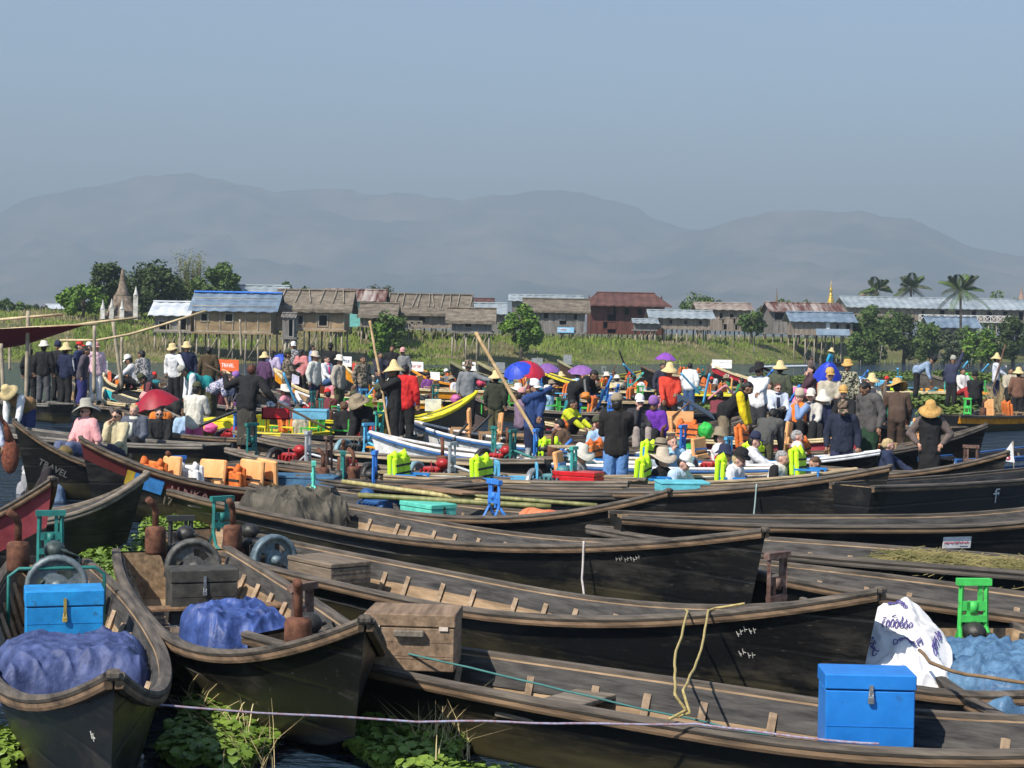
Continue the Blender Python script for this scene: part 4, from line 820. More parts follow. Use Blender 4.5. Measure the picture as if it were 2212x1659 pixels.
# ---------------- people ----------------------------------------------------------
def remesh(me, vox, smooth=2):
    o = bpy.data.objects.new('tmp', me); TS.collection.objects.link(o); m = o.modifiers.new('r', 'REMESH'); m.mode = 'VOXEL'; m.voxel_size = vox; m.use_smooth_shade = True
    if smooth: s = o.modifiers.new('s', 'SMOOTH'); s.iterations = smooth; s.factor = .5
    r = evalmesh(o); TS.collection.objects.unlink(o); bpy.data.objects.remove(o); bpy.data.meshes.remove(me); return r
def wrinkle(me, a, sc, sd):
    n = len(me.vertices); co = [0.]*(3*n); no = [0.]*(3*n); me.vertices.foreach_get('co', co); me.vertices.foreach_get('normal', no)
    for i in range(0, 3*n, 3):
        x, y, z = co[i], co[i+1], co[i+2]; k = a*(NZ.noise(V((x*sc, y*sc, z*sc*.55+sd)))+.7*(1-2*abs(NZ.noise(V((x*sc*1.6+sd, y*sc*1.6, z*sc*.9)))))-.2)
        co[i] += no[i]*k; co[i+1] += no[i+1]*k; co[i+2] += no[i+2]*k
    me.vertices.foreach_set('co', co); me.update()
def ik(S, T_, a, b, hint):
    d = T_-S; L = min(d.length, (a+b)*.995); d = d.normalized(); x = (a*a-b*b+L*L)/(2*L); h = sqrt(max(0, a*a-x*x)); n = hint-d*hint.dot(d); n = n.normalized() if n.length > 1e-4 else V((0, -1, 0)); return S+d*x+n*h, S+d*L
def cap(q, a, b, ra, rb, n=10, ea=None, mi=0):
    """tapered limb with round ends"""
    a, b = V(a), V(b); d = b-a; L = d.length; d = d.normalized() if L > 1e-6 else V((0, 0, 1)); P = []; rr = []
    for k in (-.98, -.8, -.4): P.append(a+d*ra*k); rr.append(ra*sqrt(1-k*k))
    for k in range(4): u = k/3; P.append(a.lerp(b, u)); rr.append(ra+(rb-ra)*u)
    for k in (.4, .8, .98): P.append(b+d*rb*k); rr.append(rb*sqrt(1-k*k))
    q.tube(P, rr, n)
SKIN = [mat((.17, .085, .05), .55, .12, 8, .05), mat((.26, .14, .085), .55, .12, 8, .05), mat((.5, .29, .2), .5, .12, 8, .05), mat((.56, .32, .24), .5, .1, 8, .05)]
HAIRS = {'k': mat((.012, .011, .011), .6, .4, 30, .3), 'r': mat((.09, .028, .015), .6, .4, 30, .3), 'b': mat((.10, .055, .03), .7, .4, 30, .3), 'y': mat((.42, .29, .13), .7, .3, 30, .3, c2=(.6, .47, .26)), 'g': mat((.2, .19, .18), .7, .3, 30, .3, c2=(.42, .41, .4))}
STRAW = mat((.62, .46, .2), .8, .25, 30, .4, c2=(.78, .63, .33)); STRAWO = mat((.55, .31, .08), .8, .3, 30, .4, c2=(.7, .43, .14))
HATM = {'straw': STRAW, 'tan': STRAWO, 'cream': cloth((.66, .62, .53)), 'grey': cloth((.34, .33, .28)), 'olive': cloth((.17, .12, .045)), 'khaki': cloth((.26, .21, .14)), 'white': cloth((.8, .78, .76)), 'red': cloth((.6, .03, .02)), 'black': cloth((.012, .012, .013)), 'navy': cloth((.02, .025, .06)), 'camo': mat((.05, .055, .03), .9, .3, 22, .2, c2=(.26, .17, .13), th=(.48, .53), det=1), 'purple': cloth((.25, .12, .35)), 'pink': cloth((.62, .32, .3)), 'green': cloth((.07, .075, .04)), 'beige': cloth((.5, .42, .32)), 'blue': cloth((.3, .38, .45)), 'orange': cloth((.6, .2, .1))}
def hat(kind, m, T, parent):
    q = MB()
    def wv(a, b): return lambda r_, z, q_: (r_, z+(a*max(0, r_-.11)*cos(2*q_+b)))
    if kind == 'cone': q.lathe([(.002, .185), (.04, .17), (.075, .11), (.1, .05), (.155, .005), (.225, -.045), (.222, -.055), (.15, -.006), (.095, .03), (.06, .1), (.0, .15)], 20, T, wob=wv(.12, .6))
    elif kind == 'bell': q.lathe([(.002, .165), (.05, .155), (.085, .12), (.1, .04), (.15, -.005), (.21, -.055), (.207, -.062), (.145, -.015), (.093, .03), (.08, .1), (0, .14)], 20, T, wob=wv(.15, 0))
    elif kind == 'wide': q.lathe([(.002, .15), (.07, .148), (.098, .12), (.105, .02), (.16, .005), (.235, -.02), (.233, -.03), (.16, -.006), (.1, .008), (.09, .1), (0, .13)], 20, T, wob=wv(.45, 1.4))
    elif kind in ('bucket', 'fedora'):
        w = .165 if kind == 'bucket' else .17
        q.lathe([(.002, .135), (.06, .135), (.093, .115), (.105, .03), (.13, .01), (w, -.02 if kind == 'bucket' else .01), (w-.004, -.028 if kind == 'bucket' else .004), (.1, .012), (.085, .1), (0, .12)], 18, T, wob=wv(.3, .3))
        if kind == 'fedora': q.lathe([(.104, .025), (.11, .03), (.107, .055), (.1, .05)], 18, T, mi=1)
    elif kind == 'cap':
        q.lathe([(.002, .125), (.05, .115), (.085, .08), (.1, .02), (.1, -.01), (.094, -.01), (.08, .07), (0, .11)], 16, T)
        q.grid(7, 5, lambda u, v: ((u-.5)*.17, .075+.1*v*(1-1.4*(u-.5)**2)+.02*(1-4*(u-.5)**2), .0-.02*v-.05*(u-.5)**2), M=T); q.grid(7, 5, lambda u, v: ((u-.5)*.17, .075+.1*v*(1-1.4*(u-.5)**2)+.02*(1-4*(u-.5)**2), -.008-.02*v-.05*(u-.5)**2), M=T, flip=True)
    elif kind == 'beanie': q.lathe([(.002, .15), (.06, .14), (.098, .09), (.108, .02), (.107, -.035), (.1, -.035), (.09, .07), (0, .13)], 16, T)
    q.obj('hat', [m, HATM['black']], parent)
PEOPLE = 0
def person(label, x, ytop, P, pose='stand', face=0, shirt=(.1, .1, .1), legs=(.05, .05, .05), hatk=None, hatm='straw', hair='k', skin=1, lean=0, L=None, R_=None, sh=None, lm=None, vest=None, short=False, skirt=False, long_hair=False, H=1.66, twist=0, hd=(0, 0), shades=False, bag=None, scarf=None, stripes=None, roll=0, nohand=False, base=None, collar=None, group=None, wide=1., at=None):
    """x, ytop: where the top of the head (or hat) is seen; P: photo units per metre there"""
    global PEOPLE; PEOPLE += 1; s = H/1.66; D = FPX/P; sit = pose in ('sit', 'squat')
    hz = {'stand': .90, 'sit': .30, 'squat': .22, 'kneel': .45}[pose]; la = R(lean); ra = R(roll)
    hatH = {None: .01, 'cone': .13, 'bell': .11, 'wide': .09, 'bucket': .075, 'fedora': .075, 'cap': .06, 'beanie': .06}[hatk]
    UP = lambda p: V(p)
    def tor(p):  # torso frame -> person frame
        p = V(p); y, z = p.y, p.z; y, z = y*cos(la)+z*sin(la), -y*sin(la)+z*cos(la); x_ = p.x*cos(ra)+z*sin(ra)*.6; return V((x_, y, z+hz))
    hips = V((0, 0, hz)); chest = tor((0, .0, .36)); neck = tor((0, -.005, .53)); shl, shr = tor((-.175*wide, 0, .47)), tor((.175*wide, 0, .47))
    hn, ht = R(hd[0]), R(hd[1])
    Th = Mx.Translation(neck) @ Mx.Rotation(-la*.75-hn, 4, 'X') @ Mx.Rotation(ht, 4, 'Z'); hc = Th @ V((0, .025, .125))
    top = Th @ V((0, .02, .235+hatH))
    if pose == 'stand': kn = [V((-.10, .02, .48)), V((.10, .03, .48))]; an = [V((-.11, -.03, .07)), V((.12, -.02, .07))]
    elif pose == 'sit': kn = [V((-.13, .40, .40)), V((.13, .42, .40))]; an = [V((-.12, .52, .06)), V((.13, .5, .06))]
    elif pose == 'squat': kn = [V((-.18, .33, .5)), V((.18, .33, .5))]; an = [V((-.14, .08, .07)), V((.14, .08, .07))]
    else: kn = [V((-.12, .2, .08)), V((.12, .12, .08))]; an = [V((-.12, -.22, .06)), V((.12, -.28, .06))]
    hip = [V((-.09, 0, hz-.02)), V((.09, 0, hz-.02))]
    if pose == 'stand' and lean > 25: # weight back when bending
        off = -.12; hips.y += 0; 
    dl = {'down': (.27, .04, -.03), 'hold': (.1, .34, .2), 'lap': (.12, .32, .08), 'pole': (.14, .36, .42), 'polelow': (.1, .34, .12), 'hip': (.2, .08, .08), 'face': (.06, .16, .5), 'up': (.16, .28, .85), 'out': (.62, .2, .35), 'outlow': (.5, .3, .0), 'reach': (.16, .62, .1), 'back': (.1, -.16, .05), 'reachdn': (.14, .5, -.35), 'high': (.3, .25, .95)}
    L = L or ('lap' if sit else 'down'); R_ = R_ or ('lap' if sit else 'down')
    arms = []
    for sd, A, S in ((-1, L, shl), (1, R_, shr)):
        t = dl[A] if isinstance(A, str) else A; tgt = V((sd*t[0] if isinstance(A, str) else t[0], t[1], t[2]+hz))
        if isinstance(A, str) and lean > 15 and A in ('down', 'hold', 'lap'): tgt = V((sd*t[0], S.y+.12, S.z-.5))
        hint = V((sd*.5, -.5, -.6)) if not (isinstance(A, str) and A == 'hip') else V((sd*1., -.5, 0)); e, wr = ik(S, tgt, .28, .25, hint); arms.append((S, e, wr, sd))
    base_z = 0
    ztop = pd(x, ytop, D); root = thing('person', label, 'person', (0, 0, 0), R(180+face), group)
    rz = Mx.Rotation(R(180+face), 4, 'Z'); tw = rz @ (top*s)
    root.location = at or (ztop.x-tw.x, D-tw.y if False else D, ztop.z-tw.z); root.scale = (s, s, s)
    if P > 125: print('P', PEOPLE, round(root.location.z, 2), label[:30])
    elif root.location.z < -.15 or root.location.z > 1.0: print('Pz!', PEOPLE, round(root.location.z, 2), label[:40])
    far = P < 70; vox = .03 if far else (.022 if P < 100 else .016)
    # --- body: one continuous skin
    q = MB(); cap(q, hips, tor((0, 0, .2)), .115, .105); cap(q, tor((0, 0, .2)), chest, .105, .12); cap(q, shl*.85+chest*.15, shr*.85+chest*.15, .075, .075); cap(q, chest, neck, .09, .05); cap(q, neck, hc, .05, .05)
    for i in (0, 1):
        cap(q, hip[i], kn[i], .085, .058); cap(q, kn[i], an[i], .055, .038); cap(q, an[i]+V((0, -.03, -.03)), an[i]+V((0, .14, -.045)), .035, .028)
    hands = MB()
    for S, e, wr, sd in arms:
        cap(q, S, e, .052, .04); cap(q, e, wr, .04, .026); d = (wr-e).normalized(); sidev = d.cross(V((0, 0, 1))); sidev = sidev.normalized() if sidev.length > .1 else V((1, 0, 0)); up_ = sidev.cross(d)
        if far: cap(q, wr, wr+d*.1, .03, .026)
        else:
            cap(q, wr, wr+d*.06, .028, .034)
            for k in range(4):
                o_ = sidev*(-.03+.02*k); l_ = (.068, .078, .074, .058)[k]; a = wr+d*.055+o_; b = a+d*l_*.55-up_*.012; c = b+d*l_*.3-up_*.03; cu = c-up_*.022+d*.004
                hands.tube([a, b, c, cu], [.010, .0095, .0085, .006], 6)
            a = wr+d*.02-sidev*.03*1; hands.tube([a, a-sidev*.022+d*.022-up_*.012, a-sidev*.02+d*.05-up_*.03], [.012, .0105, .008], 6)
    hq = MB(); hq.ell((0, .015, .135), (.077, .095, .098), Th, n=14, m=10); hq.ell((0, .042, .08), (.058, .068, .07), Th); hq.ell((0, .12, .1), (.014, .02, .022), Th, n=8, m=6); hq.ell((0, .095, .15), (.05, .02, .012), Th, n=8, m=6); hq.ell((0, .108, .058), (.026, .012, .01), Th, n=8, m=6)
    for sx in (-1, 1): hq.ell((sx*.078, .01, .11), (.014, .024, .033), Th, n=8, m=6); hq.ell((sx*.04, .085, .09), (.025, .022, .025), Th, n=8, m=6)
    q.add(hq.v, hq.f)
    me = remesh(q.mesh('body', SKIN[skin]), vox, 1)
    ex = MB(); ex.add([v.co for v in me.vertices], [tuple(p.vertices) for p in me.polygons]); bpy.data.meshes.remove(me)
    ex.add(hands.v, hands.f)
    if not far:
        for sx in (-1, 1): ex.ell((sx*.031, .105, .118), (.013, .008, .007), Th, 1, 8, 6); ex.ell((sx*.031, .108, .137), (.018, .006, .004), Th, 2, 8, 6)
        ex.ell((0, .112, .062), (.023, .006, .006), Th, 3, 8, 6)
    ex.obj('body', [SKIN[skin], DARK, HAIRS[hair], mat((.3, .08, .06), .5, 0, 1, 0)], root)
    if shades:
        g = MB()
        for sx in (-1, 1): g.ell((sx*.033, .118, .117), (.027, .008, .02), Th, 0, 10, 6); g.tube([(sx*.06, .1, .12), (sx*.082, .02, .12)], .004, 4, Th)
        g.tube([(-.02, .122, .122), (.02, .122, .122)], .004, 4, Th); g.obj('sunglasses', DARK, root)
    # --- hair
    if hatk != 'beanie':
        hr = MB(); cap_h = (.085, .103, .103) if hatk is None else (.082, .1, .09)
        if hatk is None:
            for k in range(14): a = 2*pi*k/14; hr.ell((.045*cos(a), .0+.05*sin(a), .175+.012*sin(k*3)), (.04, .045, .04), Th, 0, 8, 6)
            hr.ell((0, .0, .165), (.08, .09, .075), Th)
        hr.ell((0, -.028, .13), (.083, .08, .09), Th)
        if long_hair: hr.ell((0, -.06, .07), (.07, .05, .13), Th); hr.ell((0, -.085, -.05), (.055, .035, .15), Th)
        me = remesh(hr.mesh('hair', HAIRS[hair]), max(.014, vox*.7), 1); wrinkle(me, .006, 30, 2); o = bpy.data.objects.new('hair', me); COL.objects.link(o); o.parent = root
    if hatk: hat(hatk, HATM[hatm], Th @ Mx.Translation((0, .012, .195)) @ Mx.Rotation(R(-4), 4, 'X'), root)
    # --- clothing
    sm = shirt if not isinstance(shirt, tuple) else cloth(shirt); lmm = legs if not isinstance(legs, tuple) else cloth(legs); g = .03
    q = MB(); hb_ = 0 if sit or lean > 25 else .05; [cap(q, hips+V((sx, 0, -hb_)), tor((sx*.6, 0, .18)), .115+g*.5, .105+g) for sx in (-.055, .055)]; [cap(q, hips+V((sx, 0, -hb_)), hips+V((sx, 0, .12)), .135, .125) for sx in (-.065, 0, .065)]; cap(q, tor((0, .0, .2)), chest, .115+g, .112+g); cap(q, tor((0, 0, .38)), tor((0, 0, .45)), .1+g, .1+g); cap(q, tor((-.05, 0, .05)), tor((-.07, 0, .38)), .09+g, .095+g); cap(q, tor((.05, 0, .05)), tor((.07, 0, .38)), .09+g, .095+g); cap(q, shl*.84+chest*.16, shr*.84+chest*.16, .078+g*.7, .078+g*.7); cap(q, chest, tor((0, -.01, .5)), .09+g, .062+g*.5)
    sleeves = MB() if vest else q
    for S, e, wr, sd in arms:
        cap(sleeves, S, e, .06+g*.8, .05+g*.7)
        if not short: cap(sleeves, e, e.lerp(wr, .9), .048+g*.7, .034+g*.5)
    def clothe(mb, nm, m, a=.011):
        me = remesh(mb.mesh(nm, m), vox*.95, 1); wrinkle(me, a, 9, PEOPLE*1.7)
        o = bpy.data.objects.new(nm, me); COL.objects.link(o); o.parent = root; return o
    cl = clothe(q, 'vest' if vest else 'shirt', sm)
    if vest: clothe(sleeves, 'sleeves', cloth(vest))
    q = MB(); lr = .1
    if skirt and pose in ('stand',):
        k = []; a0 = (an[0]+an[1])/2+V((0, .0, .06)); P_ = [hips+V((0, 0, .1)), hips, (hip[0]+hip[1]+kn[0]+kn[1])/4, (kn[0]+kn[1])/2, a0]
        q.tube(P_, [.14, .175, .19, .18, .17], 16, flat=.72)
    else:
        cap(q, hips+V((-.04, 0, .0)), hips+V((.04, 0, 0)), .112, .112)
        for i in (0, 1): cap(q, hip[i], kn[i], .108, .093); cap(q, kn[i], an[i]+V((0, 0, .04)), .092, .08)
        if skirt: cap(q, (hip[0]+hip[1])/2, (kn[0]+kn[1])/2, .11, .1)
    clothe(q, 'longyi' if skirt else 'trousers', lmm, .013)
    q = MB()
    for i in (0, 1): cap(q, an[i]+V((0, -.035, -.035)), an[i]+V((0, .15, -.045)), .042, .036)
    if P > 60: q.obj('shoes', HATM['black'], root)
    if stripes:
        q = MB()
        for S, e, wr, sd in arms:
            for k in (-1, 0, 1):
                o_ = V((sd*.075, .016*k, 0)); q.tube([S+o_+V((-sd*.03, 0, .055)), S+o_*1.1, e+o_*.98, e.lerp(wr, .5)+o_*.85], .007, 4)
        q.obj('sleeve_stripes', cloth(stripes), root)
    if collar: q = MB(); q.lathe([(.075, -.01), (.09, .03), (.075, .075), (.07, .07), (.08, .03), (.065, -.01)], 14, Mx.Translation(tor((0, .0, .47)))); q.obj('collar', cloth(collar), root)
    if scarf: q = MB(); q.lathe([(.08, -.02), (.105, .02), (.09, .07), (.07, .06), (.07, 0)], 14, Mx.Translation(tor((0, .015, .48)))); q.tube([tor((.03, .13, .45)), tor((.04, .16, .3)), tor((.03, .15, .15))], [.04, .045, .03], 8, flat=.4); q.obj('scarf', cloth(scarf), root)
    root['hand_r'] = list(root.location + rz @ (arms[1][2]*s)); root['hand_l'] = list(root.location + rz @ (arms[0][2]*s)); root['_top'] = 0
    del root['_top']
    hr_, hl_ = V(root['hand_r']), V(root['hand_l']); del root['hand_r']; del root['hand_l']
    return root, hl_, hr_, tor, rz
# ---------------- the fleet in the middle ------------------------------------------
ORB, WHB, RDB, YEB, CRB, BLB = paint((.72, .28, .01)), paint((.75, .74, .72)), paint((.36, .02, .03)), paint((.72, .6, .02)), paint((.62, .5, .28)), paint((.03, .12, .33))
LTW = wood((.38, .27, .15), (.6, .46, .28), key='ltw'); GRYW = wood((.11, .1, .085), (.25, .225, .19), key='gryw')
LATER = {'m16': 150, 'm17': 146, 'm18': 152, 'm19': 150, 'm20': 150, 'm23': 163, 'm36': 158, 'm9': 140, 'm13': 128, 'm14': 128, 'm12': 128}
def G(key, b, s, label, nm, zb=.92, zs=.5, detail=1, **k):
    k.setdefault('beam', 1.2); k.setdefault('zm', .42); P, Q = pt(b[0], b[1], zb), pt(s[0], s[1], zs); d = (Q-P); d.z = 0; L = d.length; d.normalize()
    if key in LATER: a = R(LATER[key]-180); d = V((cos(a), sin(a), 0)); L = 10.5
    elif key != 'm5': L = max({'m11': 4.2, 'm25': 4.5}.get(key, 7.5), min(12.5, L))
    Q = V((P.x, P.y, 0))+d*L; Q.z = zs
    return boat(key, P, Q, label, nm, detail=detail, **k)
G('m1', (117, 798), (300, 884), 'dark weathered boat with curved prow rising before the standing group at left', 'curved prow boat at left', zb=1.15, rail=OLDW)
G('m2', (-140, 808), (505, 925), 'long grey weathered boat with ribs reaching in from the left edge', 'upper grey boat at left', inner=GRYW, rail=GRYW)
G('m3', (-170, 868), (470, 962), 'second long grey weathered boat below it with white scratch marks', 'lower grey boat at left', inner=GRYW, rail=GRYW)
G('m4', (-60, 752), (112, 832), 'dark boat in shadow at the far left behind the tent pole', 'dark boat behind the tent pole', rail=RAILD)
G('m5', (226, 838), (345, 872), 'cream edged little boat with a turquoise floor', 'turquoise floored boat', zb=.75, rail=CRB, inner=paint((.02, .35, .4)), detail=1)
G('m6', (222, 796), (430, 852), 'black boat with white boards leaning along its prow', 'boat with the white boards', rail=CRB)
G('m7', (300, 796), (480, 836), 'black boat with a grey name plate near the white track jacket', 'boat with the grey name plate', rail=RAILD)
G('m8', (330, 868), (600, 925), 'old boat with pale turquoise planks behind the red umbrella', 'boat with turquoise planks', rail=OLDW, inner=paint((.1, .3, .33)))
G('m9', (470, 789), (700, 852), 'dark red boat with an orange board standing on its prow', 'dark red boat with the orange board', zb=1.2, band=RDB, rail=CRB)
G('m9b', (380, 830), (640, 880), 'grey boat crossing behind the stooping people', 'grey crossing boat', rail=GRYW, inner=GRYW)
G('m10', (640, 846), (905, 905), 'boat with broad white painted rail in the middle left', 'white railed boat', rail=WHB, railm2=WHB, zb=.8)
G('m11', (858, 872), (588, 926), 'yellow railed boat with yellow chairs and a dark prow', 'yellow chair boat', rail=YEB, railm2=YEB, inner=YEB, zb=1.1, tar=mat((.16, .12, .02), .6, .4, 3, .2, c2=(.3, .24, .05)))
G('m12', (592, 796), (905, 884), 'black boat with an orange band whose prow starts at the yellow hat', 'first orange banded boat', band=ORB, bandv=.6, rail=CRB, zb=1.2)
G('m13', (738, 783), (1050, 884), 'black boat with a bright orange band and cream rail in the middle', 'second orange banded boat', band=ORB, bandv=.5, rail=CRB, zb=1.25)
G('m14', (868, 778), (1165, 862), 'black boat with orange rail and a white name plate', 'boat with the white name plate', rail=ORB, railm2=ORB, zb=1.3)
G('m16', (971, 780), (1190, 838), 'olive railed black boat whose prow points up left at the blue water', 'olive railed boat', rail=mat((.2, .2, .1), .7), zb=1.38)
G('m17', (1032, 782), (1230, 834), 'dark boat with a grey board right behind the olive railed prow', 'boat with the grey board', rail=mat((.3, .28, .15), .7), zb=1.35)
G('m18', (1132, 784), (1345, 836), 'black boat with a tall prow beside the purple umbrellas', 'black tall prowed boat', rail=YEB, zb=1.4)
G('m19', (1205, 778), (1400, 826), 'brown sided boat with a small grey board on its prow', 'brown sided boat', rail=mat((.3, .28, .15), .7), tar=mat((.06, .035, .02), .6), zb=1.4)
G('m20', (1383, 788), (1520, 838), 'black boat with a curved prow left of the red sweater', 'curved prow boat by the red sweater', zb=1.35)
G('m21', (1392, 800), (1262, 813), 'small yellow railed boat with a grey flywheel far back', 'small yellow railed boat', rail=YEB, railm2=YEB, zb=.65, beam=1.)
G('m22', (1440, 792), (1525, 812), 'far boat carrying orange vests and a white shirted rower', 'far boat with orange vests', rail=CRB, zb=.8)
G('m23', (1536, 787), (1885, 842), 'red and black boat lettered in white along its prow', 'white lettered boat', band=RDB, bandv=.66, rail=CRB, zb=1.38)
G('c1', (1105, 812), (1400, 846), 'crowded boat of chairs just below the black tall prow', 'uppermost chair boat', rail=CRB, zb=.75)
G('c2', (1085, 830), (1420, 868), 'crowded boat of chairs crossing behind the shiny black jacket', 'middle chair boat', rail=LTW, zb=.75)
G('c3', (1010, 848), (1360, 892), 'dark boat loaded with bags and engines behind the blue jacket', 'lower chair boat', rail=OLDW, zb=.75)
G('m25', (1030, 846), (800, 903), 'bright yellow boat prow with a green floor pointing up right', 'yellow prow boat', rail=YEB, railm2=YEB, inner=paint((.08, .5, .06)), tar=mat((.1, .08, .05), .6), zb=1.15, deck=[(.62, .97, YEB)])
G('w1', (870, 904), (1300, 962), 'white sided boat lying left of the black quilted jacket', 'upper white boat', rail=WHB, railm2=BLB, band=WHB, bandv=.4, zb=.8)
G('w2', (800, 934), (1255, 990), 'white and blue boat just below the upper white boat', 'lower white boat', rail=WHB, railm2=BLB, band=WHB, bandv=.4, zb=.8)
G('m27', (1880, 940), (1178, 908), 'long crimson banded boat with white lower side across the centre right', 'crimson banded boat', band=PINKR, band2=WHB, bandv=.62, rail=CRB, zb=.8)
G('m28', (1640, 890), (1410, 928), 'reddish brown boat carrying two upright orange panels', 'boat with orange panels', band=mat((.2, .05, .04), .7, .3, 4, .1), bandv=.2, rail=OLDW, zb=.85)
G('m29', (1694, 880), (1505, 938), 'black and red prow with blue and yellow plate held by the man in yellow', 'red prow with blue plate', band=RDB, bandv=.5, zb=1.05)
G('m30', (1640, 868), (1965, 916), 'dark boat full of seated tourists in hats behind the beige sweater', 'seated tourists boat', rail=RAILD, zb=.8)
G('m31', (2132, 917), (1650, 972), 'dark wooden boat with orange vests and a bow behind the padded vest', 'orange vest boat at right', zb=1.05, rail=RAILD)
G('m33', (2480, 896), (1960, 1000), 'white and blue striped boat at the right edge', 'white and blue striped boat', rail=BLB, band=WHB, bandv=.66, band2=BLB, zb=.95)
G('m33b', (2520, 955), (2040, 1030), 'yellow and cream railed boat below the striped one at the right edge', 'yellow and cream boat', rail=CRB, railm2=ORB, inner=LTW, band=ORB, zb=.8)
G('m34', (2400, 868), (2050, 897), 'black boat with an orange lettered band at the right edge', 'orange lettered boat', band=ORB, bandv=.55, zb=.7)
G('m35', (1850, 812), (2045, 852), 'blue and white boat behind the broad warped straw hat', 'blue and white boat', rail=LBFRM, inner=WHB, zb=.7)
G('m36', (1972, 797), (2190, 846), 'grey wooden boat with a tall prow pointing left at the right', 'grey tall prowed boat', tar=mat((.06, .052, .045), .8, .4, 3, .3, c2=(.13, .11, .09)), rail=OLDW, zb=1.25)
G('m37', (2390, 848), (1995, 840), 'yellow railed white boat with green frames at the right', 'yellow railed white boat', rail=ORB, band=WHB, zb=.6)
G('m38', (1912, 828), (1745, 890), 'black prow rising beside the blue welded frame', 'black prow by the blue frame', zb=1.2)
G('m39', (1836, 776), (1738, 788), 'far slender canoe crossing the open water', 'far slender canoe', zb=.5, zs=.35, zm=.25, beam=.9, detail=0, ribs=False)
G('m40', (1668, 866), (1440, 888), 'dark low boat with a pink bent frame', 'boat with the pink frame', rail=RAILD, zb=.7)
G('m41', (1450, 828), (1690, 852), 'boat with long pale wooden rails right of the red sweater', 'pale railed boat', rail=LTW, zb=.65)
G('n1', (505, 932), (1195, 992), 'old brown boat with scattered planks behind the two silver frames', 'upper old brown boat', rail=OLDW, zb=.62)
G('n2', (488, 970), (1215, 1030), 'old brown boat carrying the silver frames and flywheels', 'boat with silver frames', rail=OLDW, zb=.62)
G('n3', (640, 1030), (1290, 1050), 'dark boat with green bamboo stems lying along it', 'boat with bamboo stems', rail=RAILD, zb=.6)
G('t1', (1850, 1014), (1190, 1026), 'boat of the near row of tourists with lime vests', 'near tourists boat', rail=LTW, zb=.6, inner=WHB)
G('t2', (1900, 975), (1120, 980), 'white railed boat of the second row of tourists', 'second tourists boat', rail=WHB, zb=.7, inner=LTW)
G('k1', (240, 880), (560, 948), 'dark boat behind the seated man in the pink shirt', 'boat behind the pink shirt', zb=.7)
G('k2', (560, 838), (830, 880), 'low grey boat behind the yellow chairs', 'low grey boat', rail=GRYW, zb=.7)
# engines and shaft frames
for key, t, fc, eng, pl in (('m10', .12, LBFRM, 1, 1.1), ('m11', .7, TEALP, 0, 0), ('w1', .10, BLFRM, 1, 0), ('w2', .12, LBFRM, 1, 0), ('m25', .12, TEALP, 1, 0), ('m13', .08, TEALP, 1, -1.4), ('m27', .12, BLFRM, 1, 0), ('n1', .12, TEALP, 1, -1.2), ('n1', .55, LBFRM, 1, -1.4), ('n2', .14, TQFRM, 1, 0), ('n2', .42, SILV, 1, -1.3), ('n2', .78, SILV, 1, -1.5), ('n2', .93, TEALP, 0, 0), ('c1', .12, TQFRM, 1, 1.), ('c2', .1, GRFRM, 1, 0), ('c3', .1, BLFRM, 1, 1.1), ('c3', .5, LBFRM, 1, 0), ('m20', .15, BLFRM, 1, 1.3), ('m22', .1, TEALP, 1, 0), ('m21', .3, GREYM, 1, 0), ('m18', .1, BLFRM, 1, 1.3), ('m16', .08, BLFRM, 1, 0), ('m23', .08, TQFRM, 1, 0), ('m30', .1, TEALP, 1, 0), ('m30', .6, TQFRM, 0, 1.2), ('m31', .12, DKFRM, 1, 0), ('m34', .1, GRFRM, 1, 0), ('m35', .15, LBFRM, 1, 1.2), ('m36', .1, LBFRM, 1, 1.4), ('m37', .2, GRFRM, 1, 0), ('m37', .35, GRFRM, 0, 1.1), ('m37', .5, GRFRM, 1, 0), ('m38', .35, BLFRM, 1, 0), ('m40', .3, mat((.6, .25, .27), .5), 1, -1.6), ('m41', .2, LBFRM, 1, 0), ('t2', .1, TEALP, 1, 0), ('t2', .2, BLFRM, 1, 0), ('k1', .12, BLFRM, 1, 0), ('l3', .38, TEALP, 1, 0), ('l3', .3, BLFRM, 1, 0), ('m8', .12, TQFRM, 1, 0), ('m28', .1, RUSTF, 1, 0), ('m12', .08, TEALP, 1, 0), ('m14', .1, BLFRM, 1, 0), ('m33b', .1, RUSTF, 1, 0), ('m9b', .12, TEALP, 1, 0), ('r0', .1, RUSTF, 1, 0), ('m6', .1, BLFRM, 1, 0), ('k2', .15, LBFRM, 0, 1.1)):
    if eng: engine(key, t+.07, wheel=random.choice((GREYM, mat((.2, .33, .37), .5, .3, 12, .2), IRON, mat((.08, .08, .08), .6))), col=random.choice((IRON, IRON, mat((.07, .2, .22), .5, .4, 10, .2), mat((.35, .02, .02), .4, .2, 4, .1))), muf=random.random() < .6, y=random.uniform(-.1, .1), hgt=.1)
    bracket(key, t, fc, hgt=.85, yaw=random.uniform(-.5, .5), pole=pl)
